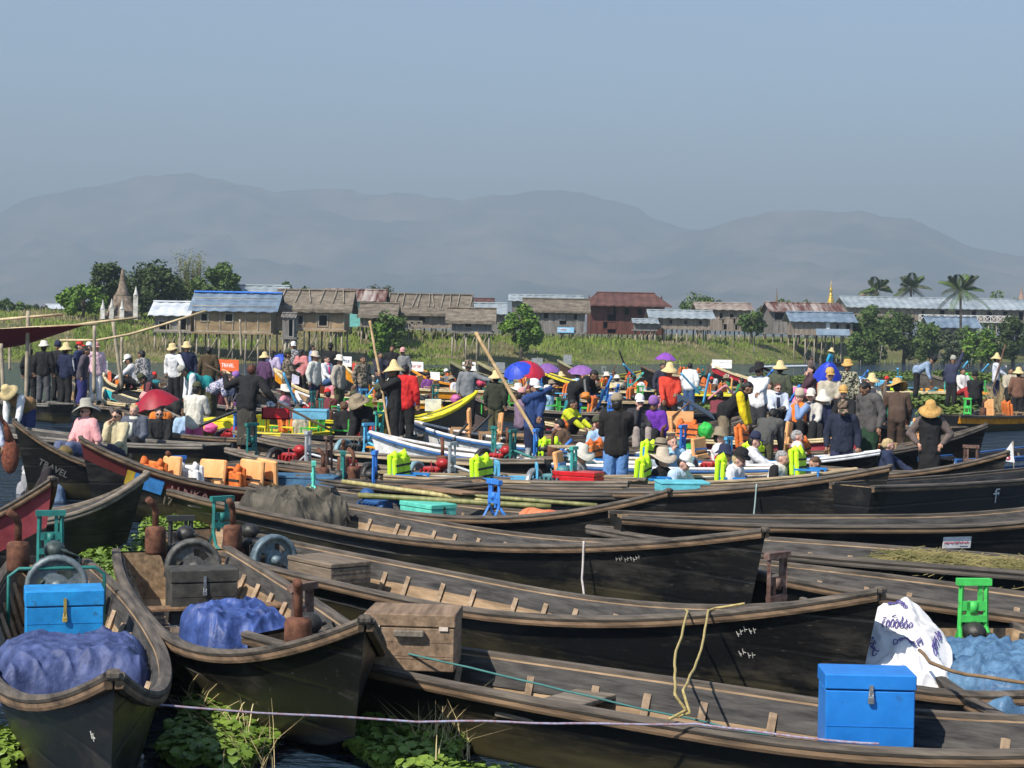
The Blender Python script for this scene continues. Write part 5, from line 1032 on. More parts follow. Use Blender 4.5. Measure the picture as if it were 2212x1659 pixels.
# chairs and life jackets: one of each colour is built, the rest are copies
_pro = {}
JORG, JPAD, LIME = mat((.62, .11, .012), .75, .3, 6, .3, c2=(.85, .24, .05), chip=.5), mat((.80, .36, .12), .7, .12, 5, .15, c2=(.92, .5, .22)), mat((.55, .85, .02), .6, .1, 6, .2)
def chair_proto(m):
    P = {}
    P['seat'] = MB().box((0, 0, .3), (.4, .42, .035), bev=.01).mesh('seat', m)
    b = MB(); b.box((-.2, 0, .7), (.03, .42, .07), bev=.01)
    for y in (-.19, .19): b.box((-.2, y, .5), (.035, .035, .42))
    for y in (-.09, 0, .09): b.box((-.2, y, .52), (.02, .05, .34))
    P['backrest'] = b.mesh('backrest', m); P['leg'] = [MB().box((x, y, .15), (.035, .035, .3)).mesh('leg', m) for x in (-.18, .18) for y in (-.18, .18)]
    a = MB()
    for y in (-.22, .22): a.box((0, y, .5), (.4, .04, .03)); a.box((.17, y, .4), (.03, .03, .2))
    P['armrest'] = a.mesh('armrest', m); return P
def jacket_proto(m, tall=1.):
    q = MB()
    if tall > 1:
        def f(u, v): return (.05*cos((u-.5)*2.4)-.02, (u-.5)*.46, .04+.5*v)
        q.box((0, 0, .26), (.07, .44, .5), bev=.05); q.box((.045, 0, .12), (.05, .4, .2), bev=.03); return q.mesh('panels', m)
    for y in (-1, 1):
        q.box((.04, y*.125, .17), (.075, .235, .38), bev=.035); q.tube([(.04, y*.13, .33), (.0, y*.15, .42), (-.05, y*.14, .36)], .055, 8)
    q.box((-.05, 0, .2), (.07, .46, .42), bev=.035); return q.mesh('panels', m)
def addo(name, me, parent=None):
    o = bpy.data.objects.new(name, me); COL.objects.link(o)
    if parent: o.parent = parent
    return o
def chair(loc, rz, m, label, group):
    k = m.name
    if k not in _pro: _pro[k] = chair_proto(m)
    P = _pro[k]; o = thing('chair', label, 'chair', loc, rz, group)
    for n in ('seat', 'backrest', 'armrest'): addo(n, P[n], o)
    for l in P['leg']: addo('leg', l, o)
    return o
STRAP = mat((.02, .02, .02), .7)
def jacket(loc, rz, m, label, group, tall=1., tilt=0.):
    k = 'j'+m.name+str(tall)
    if k not in _pro: _pro[k] = jacket_proto(m, tall); q = MB(); q.box((.08, 0, .12), (.012, .46, .03)); q.box((.08, 0, .24), (.012, .46, .03)); _pro[k+'s'] = q.mesh('straps', STRAP)
    o = thing('life_jacket', label, 'life jacket', loc, rz, group); o.rotation_euler = (random.uniform(-.1, .1), tilt, rz); addo('panels', _pro[k], o); addo('straps', _pro[k+'s'], o); return o
ORD = ['first', 'second', 'third', 'fourth', 'fifth', 'sixth', 'seventh', 'eighth', 'ninth', 'tenth']
WCH = wood((.35, .2, .09), (.55, .35, .18), key='wch'); GCH = paint((.05, .4, .05)); LBCH = paint((.12, .45, .7)); YCH = paint((.72, .6, .03)); PLB = paint((.02, .2, .55), .35)
def seats(key, ts, mc, mj, cn, jn, z=.0):
    r, h, nm = BOATS[key]; rz = r.rotation_euler.z; nj = 0; ts = sorted(ts, reverse=True)
    for i, t in enumerate(ts):
        j = mj[i % len(mj)]; a = random.uniform(-.2, .2)+(-.55 if cos(rz) > 0 else .55); p = inb(key, t, random.uniform(-.1, .1)); p.z += z
        if mc: chair(p, rz+a, mc, '%s chair, %s from the bow, %s' % (cn, ORD[i], nm), 'chairs set out in the boats')
        if j:
            q = p+Mx.Rotation(rz+a, 3, 'Z') @ V((-.2 if mc else 0, 0, .4 if mc else .22)); n_ = {JORG: 'bright orange', JPAD: 'faded orange', LIME: 'lime yellow', WHB: 'white'}.get(j, 'faded orange')
            jacket(q, rz+a, j, '%s life jacket, %s from the bow, %s' % (n_, ORD[nj], nm), 'life jackets draped in the boats', 1.2 if j is JPAD else 1., random.uniform(-.2, .1)); nj += 1
def sp_(a, b, n): return [a+(b-a)*i/(n-1) for i in range(n)]
seats('l3', sp_(.56, .84, 7), None, [JORG, JPAD, WHB, JPAD, JORG, JPAD, JPAD], '', '', .16)
seats('m11', sp_(.18, .62, 4), YCH, [None, JORG, None, None], 'yellow painted', '', .1)
seats('w1', sp_(.5, .8, 4), WCH, [JPAD, JPAD, JPAD, JORG], 'brown', '', .15)
seats('m27', sp_(.25, .5, 3), WCH, [JORG, None], 'brown', '')
seats('m28', [.35, .62], None, [JPAD], '', '', .12)
seats('m12', sp_(.3, .75, 5), WCH, [JORG, None, JPAD], 'brown', '', .05)
seats('m13', sp_(.2, .7, 6), WCH, [None, JORG, JPAD], 'brown', '', .05)
seats('m14', sp_(.2, .7, 6), LBCH, [JORG, None, JORG], 'light blue', '', .05)
seats('m16', sp_(.25, .7, 5), WCH, [JORG, None, None], 'brown', '')
seats('m17', sp_(.2, .65, 5), WCH, [JORG, JPAD, None], 'brown', '')
seats('m18', sp_(.2, .7, 7), YCH, [None, None, JORG], 'yellow', '', .05)
seats('m19', sp_(.2, .7, 7), WCH, [JORG, None, None, None], 'brown', '', .05)
seats('m20', sp_(.3, .75, 5), WCH, [JORG, JPAD], 'brown', '', .05)
seats('m22', sp_(.25, .7, 4), WCH, [JORG, JORG, None], 'brown', '', .05)
seats('c1', sp_(.18, .85, 10), GREYM, [JPAD, None, JORG, None, None], 'grey', '', .12)
seats('c2', sp_(.2, .85, 9), LBCH, [JPAD, None, None, JORG, None], 'light blue', '', .12)
seats('c3', sp_(.25, .85, 7), GCH, [JORG, None, JPAD], 'green', '', .1)
seats('m23', sp_(.3, .5, 3), WCH, [LIME, None], 'brown', '')
seats('m30', sp_(.2, .7, 6), WCH, [JORG, None], 'brown', '')
seats('m31', sp_(.4, .85, 5), WCH, [JPAD, JORG, JPAD], 'brown', '', .18)
seats('m9', sp_(.3, .7, 5), WCH, [JORG, None], 'brown', '')
seats('m8', sp_(.25, .7, 5), GCH, [None, None, JORG], 'green', '', .1)
seats('m10', sp_(.3, .6, 3), GCH, [None, LIME], 'green', '', .1)
seats('m41', sp_(.3, .7, 4), LBCH, [None, JORG], 'light blue', '')
seats('m35', sp_(.3, .6, 3), LBCH, [None], 'light blue', '')
seats('m37', sp_(.55, .68, 2), GCH, [JORG], 'green', '')
seats('t1', sp_(.06, .9, 6), PLB, [LIME, LIME, LIME, JPAD, LIME, LIME], 'blue plastic', '', .0)
seats('t2', sp_(.25, .85, 6), PLB, [JORG, LIME, JPAD, LIME], 'blue plastic', '', .0)
seats('m34', sp_(.25, .5, 3), WCH, [JPAD, JORG], 'brown', '', .05)
seats('m6', sp_(.3, .6, 3), WCH, [None, JORG], 'brown', '')
seats('n2', [.25, .34], LBCH, [None], 'light blue', '')
seats('l1', [.52, .62], PLB, [JORG], 'blue plastic', '')
# small cargo
def jerry_proto(c):
    q = MB(); q.box((0, 0, .15), (.18, .26, .3), bev=.03); q.tube([(0, .07, .3), (0, .09, .34)], .025, 7); q.tube([(0, -.09, .29), (0, -.09, .35), (0, .03, .35), (0, .03, .29)], .014, 6); return q.mesh('can', c)
def basket_proto(c): return MB().lathe([(0, .01), (.14, .0), (.2, .12), (.22, .22), (.23, .23), (.21, .22), (.17, .1), (0, .05)], 18, wob=lambda r_, z, q_: (r_*(1+.02*sin(q_*14)), z)).mesh('basket', c)
def sack_proto(c):
    return MB().grid(18, 12, lambda u, v: ((.2+.05*NZ.noise(V((cos(6.28*u)*2, sin(6.28*u)*2, v*3))))*cos(6.28*u)*sin(pi*v)**.5, .17*sin(6.28*u)*sin(pi*v)**.5*(1+.2*NZ.noise(V((u*6, v*4, 1)))), .18-.18*cos(pi*v)), flip=True).mesh('sack', c)
CARGO = [('white', 'jerrycan', jerry_proto(WHTP)), ('blue', 'jerrycan', jerry_proto(PLB)), ('yellow', 'jerrycan', jerry_proto(YEB)), ('woven', 'basket', basket_proto(LTW)), ('red plastic', 'basket', basket_proto(paint((.5, .02, .03)))), ('green plastic', 'basket', basket_proto(GCH)), ('white', 'sack', sack_proto(WHTP)), ('dark grey', 'sack', sack_proto(paint((.04, .04, .045)))), ('brown', 'sack', sack_proto(wood((.1, .07, .04), key='sk'))), ('blue', 'sack', sack_proto(paint((.03, .12, .4))))]
rc = random.Random(21)
for key in ('m2', 'm3', 'm6', 'm7', 'm9b', 'm12', 'm13', 'm14', 'm16', 'm18', 'm19', 'm20', 'c1', 'c2', 'c3', 'w1', 'w2', 'n1', 'n2', 'm27', 'm41', 'm40', 'm30', 'm31', 'k1', 'k2', 'm8', 'm10', 'm25', 't2', 'm23', 'm9'):
    it = rc.sample(range(len(CARGO)), 6)
    for j in range(6 if key in ('c1', 'c2', 'c3', 'm18', 'm16', 'm13', 'm20', 'm14', 'n2', 'w2') else 4):
        a_, k_, me_ = CARGO[it[j]]; t = rc.uniform(.12, .8); p = inb(key, t, rc.uniform(-.4, .4)); p.z += .12
        o = addo(k_, me_); o.location = p; o.rotation_euler.z = rc.uniform(0, 6); tag(o, '%s %s lying in the %s' % (a_, k_, BOATS[key][2]), k_, 'cargo lying in the boats')
# signs, boards and lettering
def board(loc, w_, h_, m, label, rz=0., name='board', txt=None, tc=None, ts=.1, cat='board', th=.02, ry=0.):
    o = thing(name, label, cat, loc, rz); o.rotation_euler = (ry, 0, rz); MB().box((0, 0, h_/2), (w_, th, h_), bev=.006).obj('panel', m, o)
    if txt: textobj('lettering', txt, Mx.Translation((0, -th/2-.004, h_/2)) @ Mx.Rotation(pi/2, 4, 'X'), ts, tc, o)
    return o
def bowboard(key, t, w_, h_, m, label, txt=None, tc=None, ts=.09, side=1, rz=0.):
    r, h, nm = BOATS[key]; p = bm(key) @ (h.rim(t, side, -.03, .03)); ang = r.rotation_euler.z+(pi if side > 0 else 0)
    return board(p, w_, h_, m, label, ang+rz, 'name_board', txt, tc, ts, 'sign')
INKB, INKR = mat((.05, .07, .2), .6), mat((.5, .05, .05), .6)
bowboard('m23', .955, .85, .36, WHTP, 'white rounded board on the red and black lettered prow', '-------\n------', mat((.35, .42, .5), .7), .14)
bowboard('m16', .90, .62, .34, WHTP, 'white board with faint red print on the olive railed prow', 'HTL', INKR, .15)
bowboard('m17', .88, .5, .42, GREYM, 'grey back of a board on the second prow by the blue water'); bowboard('m18', .94, .5, .42, GREYM, 'grey board standing on the black tall prow'); bowboard('m19', .95, .42, .42, GREYM, 'small grey board standing on the brown prow')
bowboard('m13', .95, .7, .4, WHTP, 'white board with small lettering on the second orange banded prow', 'TOUR', INKB, .16); bowboard('m14', .86, 1.05, .4, WHTP, 'white board with pink lettering beside the tall bamboo pole', 'BOAT TRIP', INKR, .15)
bowboard('m14', .70, .7, .32, WHTP, 'small white board further along the same boat'); bowboard('m13', .86, .5, .42, paint((.65, .06, .03)), 'red board standing behind the white bucket hat')
bowboard('m9', .93, 1.15, .42, paint((.75, .12, .03)), 'orange red board standing on the dark red prow', 'TRAVEL', WHTP, .2); bowboard('m7', .78, .85, .36, GREYM, 'pale grey plate with a small red disc by the white track jacket', 'No 12', INKR, .12)
bowboard('m6', .9, .9, .5, WHTP, 'large white board leaning on the prow behind the striped shirt'); bowboard('m6', .74, .55, .35, paint((.7, .13, .05)), 'orange board between the white boards'); bowboard('m12', .82, .7, .45, paint((.5, .48, .6)), 'white and lilac box board beside the salmon shirt')
bowboard('m25', .78, .42, .3, WHTP, 'small white board with green print behind the yellow prow', 'OK', GRNP, .14)
for key, t, v, txt, sz, m in (('m23', .93, .8, '48 -', .22, WHB), ('m23', .82, .62, 'TRAVEL SV', .26, WHB), ('m23', .80, .36, 'INLE', .15, WHB), ('m16', .95, .85, '173', .1, mat((.1, .14, .06), .7)), ('m34', .55, .75, 'HTOI MOTO', .26, mat((.08, .04, .02), .7))):
    r, h, nm = BOATS[key]; textobj('lettering', txt, onhull(key, t, v, 1 if abs(r.rotation_euler.z) > pi/2 else -1, .012), sz, m, r)
r, h, _ = BOATS['m14']; M_ = onhull('m14', .9, .55, 1, .012); q = MB(); q.box((0, 0, 0), (.8, .2, .01), M_); s_ = q.obj('name_plate', WHB, r); textobj('plate_lettering', 'HOLDAY', onhull('m14', .9, .55, 1, .02), .16, INKB, s_)
for key, t, sd in (('m29', .82, -1),):
    r, h, _ = BOATS[key]; M_ = onhull(key, t, .6, sd, .012); MB().box((-.05, 0, 0), (.42, .24, .01), M_).obj('blue_plate', paint((.03, .3, .7)), r); MB().box((.23, 0, 0), (.13, .24, .011), M_).obj('yellow_plate', paint((.75, .5, .02)), r)
    textobj('plate_lettering', 'BY KA', onhull(key, t-.006, .6, sd, .022), .13, WHB, r)
textobj('lettering', '////', onhull('m3', .32, .8, -1 if abs(BOATS['m3'][0].rotation_euler.z) < pi/2 else 1, .012), .25, WHB, BOATS['m3'][0])
# loose panels and boxes
def atp(x, y, z): return pt(x, y, z)
p = inb('m28', .38, 0, .3); board(p, .62, .5, JPAD, 'left upright orange panel in the reddish brown boat', 0, 'seat_panel', cat='panel', th=.07); p = inb('m28', .66, 0, .3); board(p, .62, .6, JPAD, 'right upright orange panel in the reddish brown boat', 0, 'seat_panel', cat='panel', th=.07)
q = MB(); a, b, c = pd(1398, 918, 43), pd(1474, 863, 43.3), pd(1545, 905, 43.); d = V((0, .9, .12)); q.add([a, b, b+d, a+d, c, c+d]+[v-V((0, 0, .04)) for v in (a, b, b+d, a+d, c, c+d)], [(0, 1, 2, 3), (1, 4, 5, 2), (9, 8, 7, 6), (8, 11, 10, 7), (0, 6, 7, 1), (1, 7, 10, 4), (2, 8, 9, 3), (5, 11, 8, 2), (3, 9, 6, 0), (4, 10, 11, 5)], 0, False)
tag(q.obj('folded_awning', paint((.02, .03, .05), .4)), 'black folded awning sheet peaked above the orange panels', 'awning')
chest('n3', 'flat pale turquoise box beside the grey flywheels', paint((.12, .48, .55)), (.7, .5, .16), t=.27, z=.42, hasp=False); chest('n2', 'bright red metal tool box near the white cap boatman', paint((.5, .01, .015), .35), (.7, .35, .3), t=.13, z=.3)
chest('m11', 'yellow painted box at the stern of the yellow chair boat', paint((.75, .65, .02)), (.75, .5, .3), t=.10, z=.4, hasp=False); chest(pd(672, 905, 36), 'flat light blue box in the middle left clutter', paint((.15, .42, .58)), (.7, .5, .2), hasp=False)
chest(pt(640, 1050, .45), 'weathered blue plank hatch left of the mint frame', mat((.03, .10, .2), .7, .4, 6, .3, c2=(.07, .19, .32)), (1.2, .6, .16), yaw=-.1, hasp=False)
q = MB(); q.box((0, 0, .02), (.55, .38, .03))
for sx in (-1, 1): q.box((sx*.26, 0, .12), (.02, .38, .22)); q.box((0, sx*.18, .12), (.55, .02, .22))
for i in range(5): q.box((-.2+.1*i, -.192, .12), (.03, .01, .12))
o = q.obj('plastic_crate', paint((.55, .01, .02), .35)); o.location = pd(598, 906, 34.5); tag(o, 'red plastic crate full of pots behind the person in black', 'crate')
for i, (x, y) in enumerate(((588, 886), (603, 884), (612, 889))):
    o = MB().lathe([(0, 0), (.09, .01), (.11, .06), (.11, .15), (.06, .17), (0, .18)], 14).obj('cooking_pot', STEEL); o.location = pd(x, y, 34.6); tag(o, ['metal pot at the left of the red crate', 'metal pot in the middle of the red crate', 'metal pot at the right of the red crate'][i], 'pot', 'pots in the red crate')
for i, (x, y, c, l) in enumerate(((1490, 972, paint((.03, .35, .06), .5), 'green fabric bundle behind the near row of tourists'), (1524, 930, paint((.03, .42, .06), .5), 'bright green crumpled bag hanging by the tan hat'), (1308, 1032, paint((.02, .3, .06), .5), 'green folded sheet beside the pale blue trousers'), (303, 880, paint((.6, .03, .04), .5), 'red patterned bag beside the pale pink hat'), (770, 898, paint((.02, .02, .025), .6), 'large black rucksack among the yellow chairs'), (1040, 828, paint((.5, .05, .1), .6), 'heap of red and pink bundles left of the straw hat'), (985, 862, paint((.5, .12, .3), .6), 'heap of pink and orange bundles by the yellow prow'), (1265, 855, paint((.6, .2, .03), .6), 'orange cloth bundle behind the shiny black jacket'), (455, 925, paint((.75, .12, .3), .6), 'pink plastic bag below the cream coat'))):
    def f(u, v, i=i):
        a, e_ = 2*pi*u, -pi/2+pi*v; k = 1+.3*NZ.noise(V((cos(a)*2, sin(a)*2+i*5, e_*1.5))); k += .16*(1-2*abs(NZ.noise(V((cos(a)*3, sin(a)*3+i, e_*3))))); return (.17*cos(a)*cos(e_)*k, .13*sin(a)*cos(e_)*k, .13*sin(e_)*k)
    P_ = [110, 122, 128, 96, 100, 70, 82, 95, 108][i]; s_ = (.8, .7, .7, .8, 1., .8, .8, .6, .7)[i]; o = MB().grid(26, 16, f, flip=True).obj('bundle', c); o.location = pd(x, y, FPX/P_); o.scale = (s_, s_, s_*(1.4 if i == 1 else 1.)); tag(o, l, 'bundle')
# bamboo stems in n3, planks in n1
def stick(label, a, b, r_, m, name='bamboo_pole', cat='bamboo'):
    a, b = V(a), V(b); c = (a+b)/2; P = [a.lerp(b, k/10)-c for k in range(11)]; o = MB().tube(P, [r_*(1.08 if k % 2 else 1) for k in range(11)], 8).obj(name, m); o.location = c; return tag(o, label, cat)
GB = mat((.13, .15, .03), .5, .3, 2, .1, stretch=(6, 1, 1), c2=(.28, .26, .10)); GB2 = mat((.3, .27, .08), .5, .3, 2, .1, stretch=(6, 1, 1), c2=(.55, .46, .22))
stick('thick green bamboo stem lying over the dark boat', pt(775, 1070, .55), pt(1190, 1095, .5), .035, GB); stick('yellowing bamboo stem crossing above it', pt(740, 1040, .6), pt(1060, 1085, .5), .03, GB2); stick('short cut bamboo stem right of the flywheels', pt(905, 1062, .55), pt(1290, 1092, .5), .028, GB)
def plank(label, a, b, w_, m=LTW):
    a, b = V(a), V(b); d = b-a; L = d.length; o = MB().box((0, 0, 0), (L, w_, .03), bev=.006).obj('plank', m); o.location = (a+b)/2; o.rotation_euler = (0, -math.asin(d.z/L), math.atan2(d.y, d.x)); return tag(o, label, 'plank')
plank('long pale plank laid from the conical hat boatman to the flywheels', pt(730, 982, .5), pt(1060, 1006, .5), .2); plank('pale plank sheet leaning beside the man with the white cap', pd(1195, 965, 30), pd(1265, 965, 30.2), .5); plank('brown side board lying across the bamboo boat', pt(885, 1050, .55), pt(1020, 1066, .6), .3, BRNW)
plank('orange plank under the boatman with the conical hat', pt(800, 965, .5), pt(905, 975, .5), .22, ORB); plank('orange brown plank at the right beside the black vest', pd(1985, 908, 32), pd(2050, 925, 31.5), .2, paint((.45, .22, .06)))
# raised shafts standing free above the crowd
for x0, y0, x1, y1, P_, m, l in ((612, 805, 640, 872, 85, LBFRM, 'light blue shaft leaning left above the red crate'), (1533, 807, 1519, 872, 84, LBFRM, 'upright light blue shaft right of the red sweater'), (1322, 812, 1290, 882, 92, BLFRM, 'blue shaft slanting between the black jacket and the patterned cap'), (1316, 822, 1309, 868, 90, BLFRM, 'short blue shaft beside the longer slanting one'), (1346, 786, 1372, 812, 68, LBFRM, 'light blue shaft slanting far back in the centre'), (1471, 806, 1512, 851, 75, LBFRM, 'thin pale blue shaft slanting behind the red sweater'), (2091, 780, 2056, 826, 62, LBFRM, 'light blue shaft slanting by the raised arm'), (2136, 786, 2121, 803, 60, LBFRM, 'small light blue shaft left of the pale shirted pole man'), (1728, 832, 1706, 868, 98, BLFRM, 'dark blue shaft above the orange life vest'), (1337, 757, 1356, 806, 60, DKFRM, 'dark thin shaft with blue tip standing above the water'), (1568, 832, 1600, 872, 82, mat((.6, .25, .27), .5), 'pink bent bar right of the upright blue shaft'), (1568, 832, 1530, 862, 82, mat((.6, .25, .27), .5), 'pink bar slanting left from the bent bar'), (800, 932, 762, 975, 110, LBFRM, 'light blue strut beside the conical hat boatman'), (1175, 1010, 1235, 950, 122, BLFRM, 'blue shaft crossing the pale plank sheet'), (1000, 955, 1062, 895, 104, DKFRM, 'dark shaft slanting up right over the white boats'), (950, 985, 1010, 915, 108, DKFRM, 'second dark shaft slanting over the lower white boat'), (430, 920, 560, 868, 112, DKFRM, 'dark shaft slanting behind the cream coat')):
    o = stick(l, pd(x0, y0, FPX/P_), pd(x1, y1, FPX/P_+.3), .03, m, 'propeller_shaft', 'shaft')
# tent frame and awning at the left
TP = mat((.33, .27, .19), .8, .3, 3, .2, c2=(.5, .42, .3))
for x0, y0, x1, y1, D, l in ((61, 672, 56, 880, 41, 'thick upright bamboo post of the awning at the left'), (204, 702, 203, 850, 44, 'upright thin post behind the purple jacket group'), (244, 694, 263, 838, 46, 'slanted thick post with a forked top near the white cap'), (263, 728, 262, 840, 47, 'thin upright post just right of the slanted one'), (2, 742, 8, 860, 40, 'short post at the very left edge'), (21, 742, 21, 800, 48, 'thin post left of the awning post'), (64, 735, 63, 770, 50, 'thin short post between awning post and bucket hat'), (146, 728, 146, 745, 50, 'very short post above the yellow straw hat'), (388, 690, 392, 800, 52, 'grey post behind the tall straw hat'), (518, 690, 521, 770, 60, 'lone thin post standing before the blue-roofed house'), (1510, 0, 0, 0, 0, '')):
    if D: stick(l, pd(x0, y0, D), pd(x1, y1, D), .045 if D < 47 else .035, TP, 'bamboo_post', 'post')
for P_, D, l in ((((-20, 692), (60, 685), (135, 679)), 41, 'topmost horizontal bamboo at the left edge'), (((-20, 714), (60, 708), (210, 700)), 40.8, 'bamboo along the upper edge of the red awning'), (((130, 707), (200, 697), (298, 686)), 44, 'thin horizontal bamboo right of the awning'), (((130, 735), (210, 735), (280, 722), (350, 702), (446, 671)), 44.5, 'long curved bamboo rising to the blue-roofed house')):
    Q = [pd(x, y, D) for x, y in P_]; c = Q[0]; o = MB().tube([p-c for p in Q], .032, 7).obj('bamboo_rail', mat((.5, .38, .2), .6, .3, 3, .2, c2=(.66, .52, .3))); o.location = c; tag(o, l, 'bamboo')
q = MB(); A, B_, C_, D_ = pd(-30, 713, 40.6), pd(182, 702, 40.6), pd(60, 742, 43.5), pd(-30, 758, 43.5)
def aw(u, v):
    a = A.lerp(B_, u); b = D_.lerp(C_, u); p = a.lerp(b, v); p.z -= .12*sin(pi*u)*sin(pi*v); return p
q.grid(20, 10, aw); q.grid(20, 10, lambda u, v: aw(u, v)-V((0, 0, .012)), flip=True)
aw_ = q.obj('awning', mat((.30, .025, .04), .8, .2, 2, .1)); tag(aw_, 'dark red cloth awning stretched on bamboo at the left edge', 'awning')
q = MB(); q.grid(12, 4, lambda u, v: aw(.05+.5*u, .0+.16*v*(1-u*.6))+V((0, -.01, .012))); q.obj('blue_patch', paint((.1, .2, .5), .8), aw_)
# umbrellas
def umbrella(label, x, y, w_, P_, m, tilt=(0, 0), h=.3, staff=.8):
    o = thing('umbrella', label, 'umbrella', pd(x, y, FPX/P_)); R0 = w_/P_/2; o.rotation_euler = (tilt[0], tilt[1], 0)
    q = MB(); N = 8
    def f(u, v):
        a = 2*pi*u; s_ = abs(cos(a*N/2)); rr = R0*v*(1-.08*(1-s_)*v); return (rr*cos(a), rr*sin(a), h*(1-v**1.8)-.03*s_*v)
    q.grid(49, 8, f, flip=True); q.grid(49, 8, lambda u, v: tuple(V(f(u, v))-V((0, 0, .006)))); q.obj('canopy', m, o)
    MB().tube([(0, 0, h+.06), (0, 0, h-staff)], .012, 6).obj('shaft', IRON, o)
    q = MB()
    for k in range(N): a = pi/N+2*pi*k/N; q.tube([(R0*.5*cos(a), R0*.5*sin(a), h*.68), (0, 0, h*.3)], .005, 4)
    q.obj('ribs', IRON, o); return o
umbrella('open dark red umbrella shading the woman in sunglasses', 337, 872, 100, 106, mat((.3, .01, .025), .5, .2, 5, .1), (.15, -.25)); umbrella('purple umbrella held up behind the red sweater', 1438, 776, 50, 66, mat((.25, .07, .4), .5), (0, .05), .22)
umbrella('blue umbrella lying open beside the grey denim jacket', 1117, 800, 62, 72, mat((.02, .06, .5), .5), (.6, -.4), .2); umbrella('red umbrella behind the blue one', 1145, 798, 70, 70, mat((.5, .02, .05), .5), (.5, .3), .22); umbrella('small purple umbrella nearest the black tall prow', 1182, 798, 56, 66, mat((.22, .1, .33), .5), (.2, 0), .2); umbrella('small purple umbrella beside the brown prow', 1256, 802, 60, 66, mat((.26, .12, .36), .5), (.2, 0), .2); umbrella('blue umbrella behind the lilac shirt', 607, 776, 46, 58, mat((.03, .08, .45), .5), (.4, 0), .2); umbrella('royal blue tent shaped umbrella behind the beige sweater', 1788, 812, 62, 90, mat((.02, .05, .5), .5), (.6, 0), .4)
# pennants with a 3
for x, y, P_, l in ((77, 1012, 140, 'white triangular pennant with a red 3 at the left'), (2185, 985, 120, 'white triangular pennant with a red 3 at the right edge')):
    o = thing('pennant', l, 'flag', pd(x, y, FPX/P_)); q = MB(); q.add([(0, 0, .25), (-.22, 0, -.08), (.06, 0, -.12), (0, .01, .25), (-.22, .01, -.08), (.06, .01, -.12)], [(0, 1, 2), (5, 4, 3), (0, 3, 4, 1), (1, 4, 5, 2), (2, 5, 3, 0)], 0, False); q.obj('cloth', WHTP, o)
    textobj('number', '3', Mx.Translation((-.06, -.01, -.01)) @ Mx.Rotation(pi/2, 4, 'X'), .19, mat((.5, .01, .05), .6), o); MB().tube([(.02, .01, .27), (.07, .01, -.5)], .01, 5).obj('stick', TP, o)
# ---------------- water plants ----------------------------------------------------
HYM = mat((.09, .17, .018), .45, .3, 2.5, .1, c2=(.22, .32, .05)); HYM2 = mat((.10, .12, .03), .6, .4, 2.5, .1, c2=(.3, .28, .1))
def plants(name, label, spots, m, sc=1., rnd=None):
    rnd = rnd or random.Random(len(spots)); q = MB(); vs = []; fs = []
    for p in spots:
        for k in range(3):
            a = rnd.uniform(0, 2*pi); L = rnd.uniform(.05, .15)*sc; t = V((cos(a)*L*.8, sin(a)*L*.8, L*rnd.uniform(.7, 1.3))); c = p+t; rr = rnd.uniform(.025, .05)*sc; n = V((cos(a)*rnd.uniform(-.2, .9), sin(a)*.5, 1)).normalized(); u = n.cross(V((sin(a), -cos(a), 0))).normalized(); w2 = n.cross(u); b = len(vs)
            vs += [c+(u*cos(j*pi/3)*1.15+w2*sin(j*pi/3))*rr+n*(.012 if j % 3 else 0)*sc for j in range(6)]; fs.append(tuple(range(b, b+6))); b = len(vs); vs += [p+V((-.004, 0, -.02)), p+V((.004, 0, -.02)), c+V((.003, 0, 0)), c-V((.003, 0, 0))]; fs.append((b, b+1, b+2, b+3))
    q.add(vs, fs, 0, False); return tag(q.obj(name, m), label, 'plants', None, 'stuff')
def patch(cx, cy, wx, wy, n, rnd, z=.0):
    out = []
    for _ in range(n):
        a = rnd.uniform(0, 2*pi); r_ = sqrt(rnd.random())*(.75+.5*NZ.noise(V((cos(a)*1.5, sin(a)*1.5, cx)))); p = pt(cx+cos(a)*wx*r_, cy+sin(a)*wy*r_, z); out.append(p)
    return out
rn = random.Random(4)
plants('water_hyacinth', 'glossy green water hyacinth between the front boats', patch(372, 1180, 82, 95, 1300, rn)+patch(470, 1610, 110, 90, 2340, rn)+patch(890, 1620, 143, 80, 1820, rn)+patch(230, 1240, 66, 60, 650, rn)+patch(640, 1320, 44, 40, 390, rn)+patch(5, 1640, 33, 40, 208, rn)+patch(1000, 1730, 99, 50, 650, rn), HYM, .78, rn)
plants('floating_weed', 'floating green weed patches on the open water at right', patch(2010, 868, 115, 20, 1800, rn)+patch(2010, 818, 190, 10, 1200, rn)+patch(1550, 905, 40, 14, 350, rn)+patch(1640, 835, 70, 14, 700, rn)+patch(1750, 828, 60, 6, 400, rn)+patch(2110, 822, 90, 8, 600, rn)+patch(2060, 905, 90, 6, 300, rn)+patch(930, 812, 60, 4, 200, rn), mat((.06, .12, .015), .6, .3, 1, .1, c2=(.17, .22, .04)), 2.2, rn)
P = []
for _ in range(900):
    p = pt(rn.uniform(2140, 2230), rn.uniform(880, 905), 0); P.append((p.x, p.y, 0, rn.uniform(.6, 1.7)*(.6+.4*ss(2140, 2200, proj(p)[0])), .025, .2))
blades('dry_reeds', P, mat((.25, .18, .08), .9, .3, 3, 0, c2=(.45, .35, .2)), 'tuft of dry brown reeds at the right edge', 'reeds')
P = []
for c0, w0, n0 in (((950, 1625), 60, 130), ((545, 1640), 50, 60), ((430, 1560), 40, 40)):
    for _ in range(n0): p = pt(rn.gauss(c0[0], w0*.6), rn.gauss(c0[1], 25), 0); P.append((p.x, p.y, 0, rn.uniform(.12, .4), .005, .7))
blades('dry_stalks', P, mat((.4, .3, .12), .9, .3, 3, 0, c2=(.6, .5, .28)), 'dry straw stalks among the water hyacinth', 'stalks')
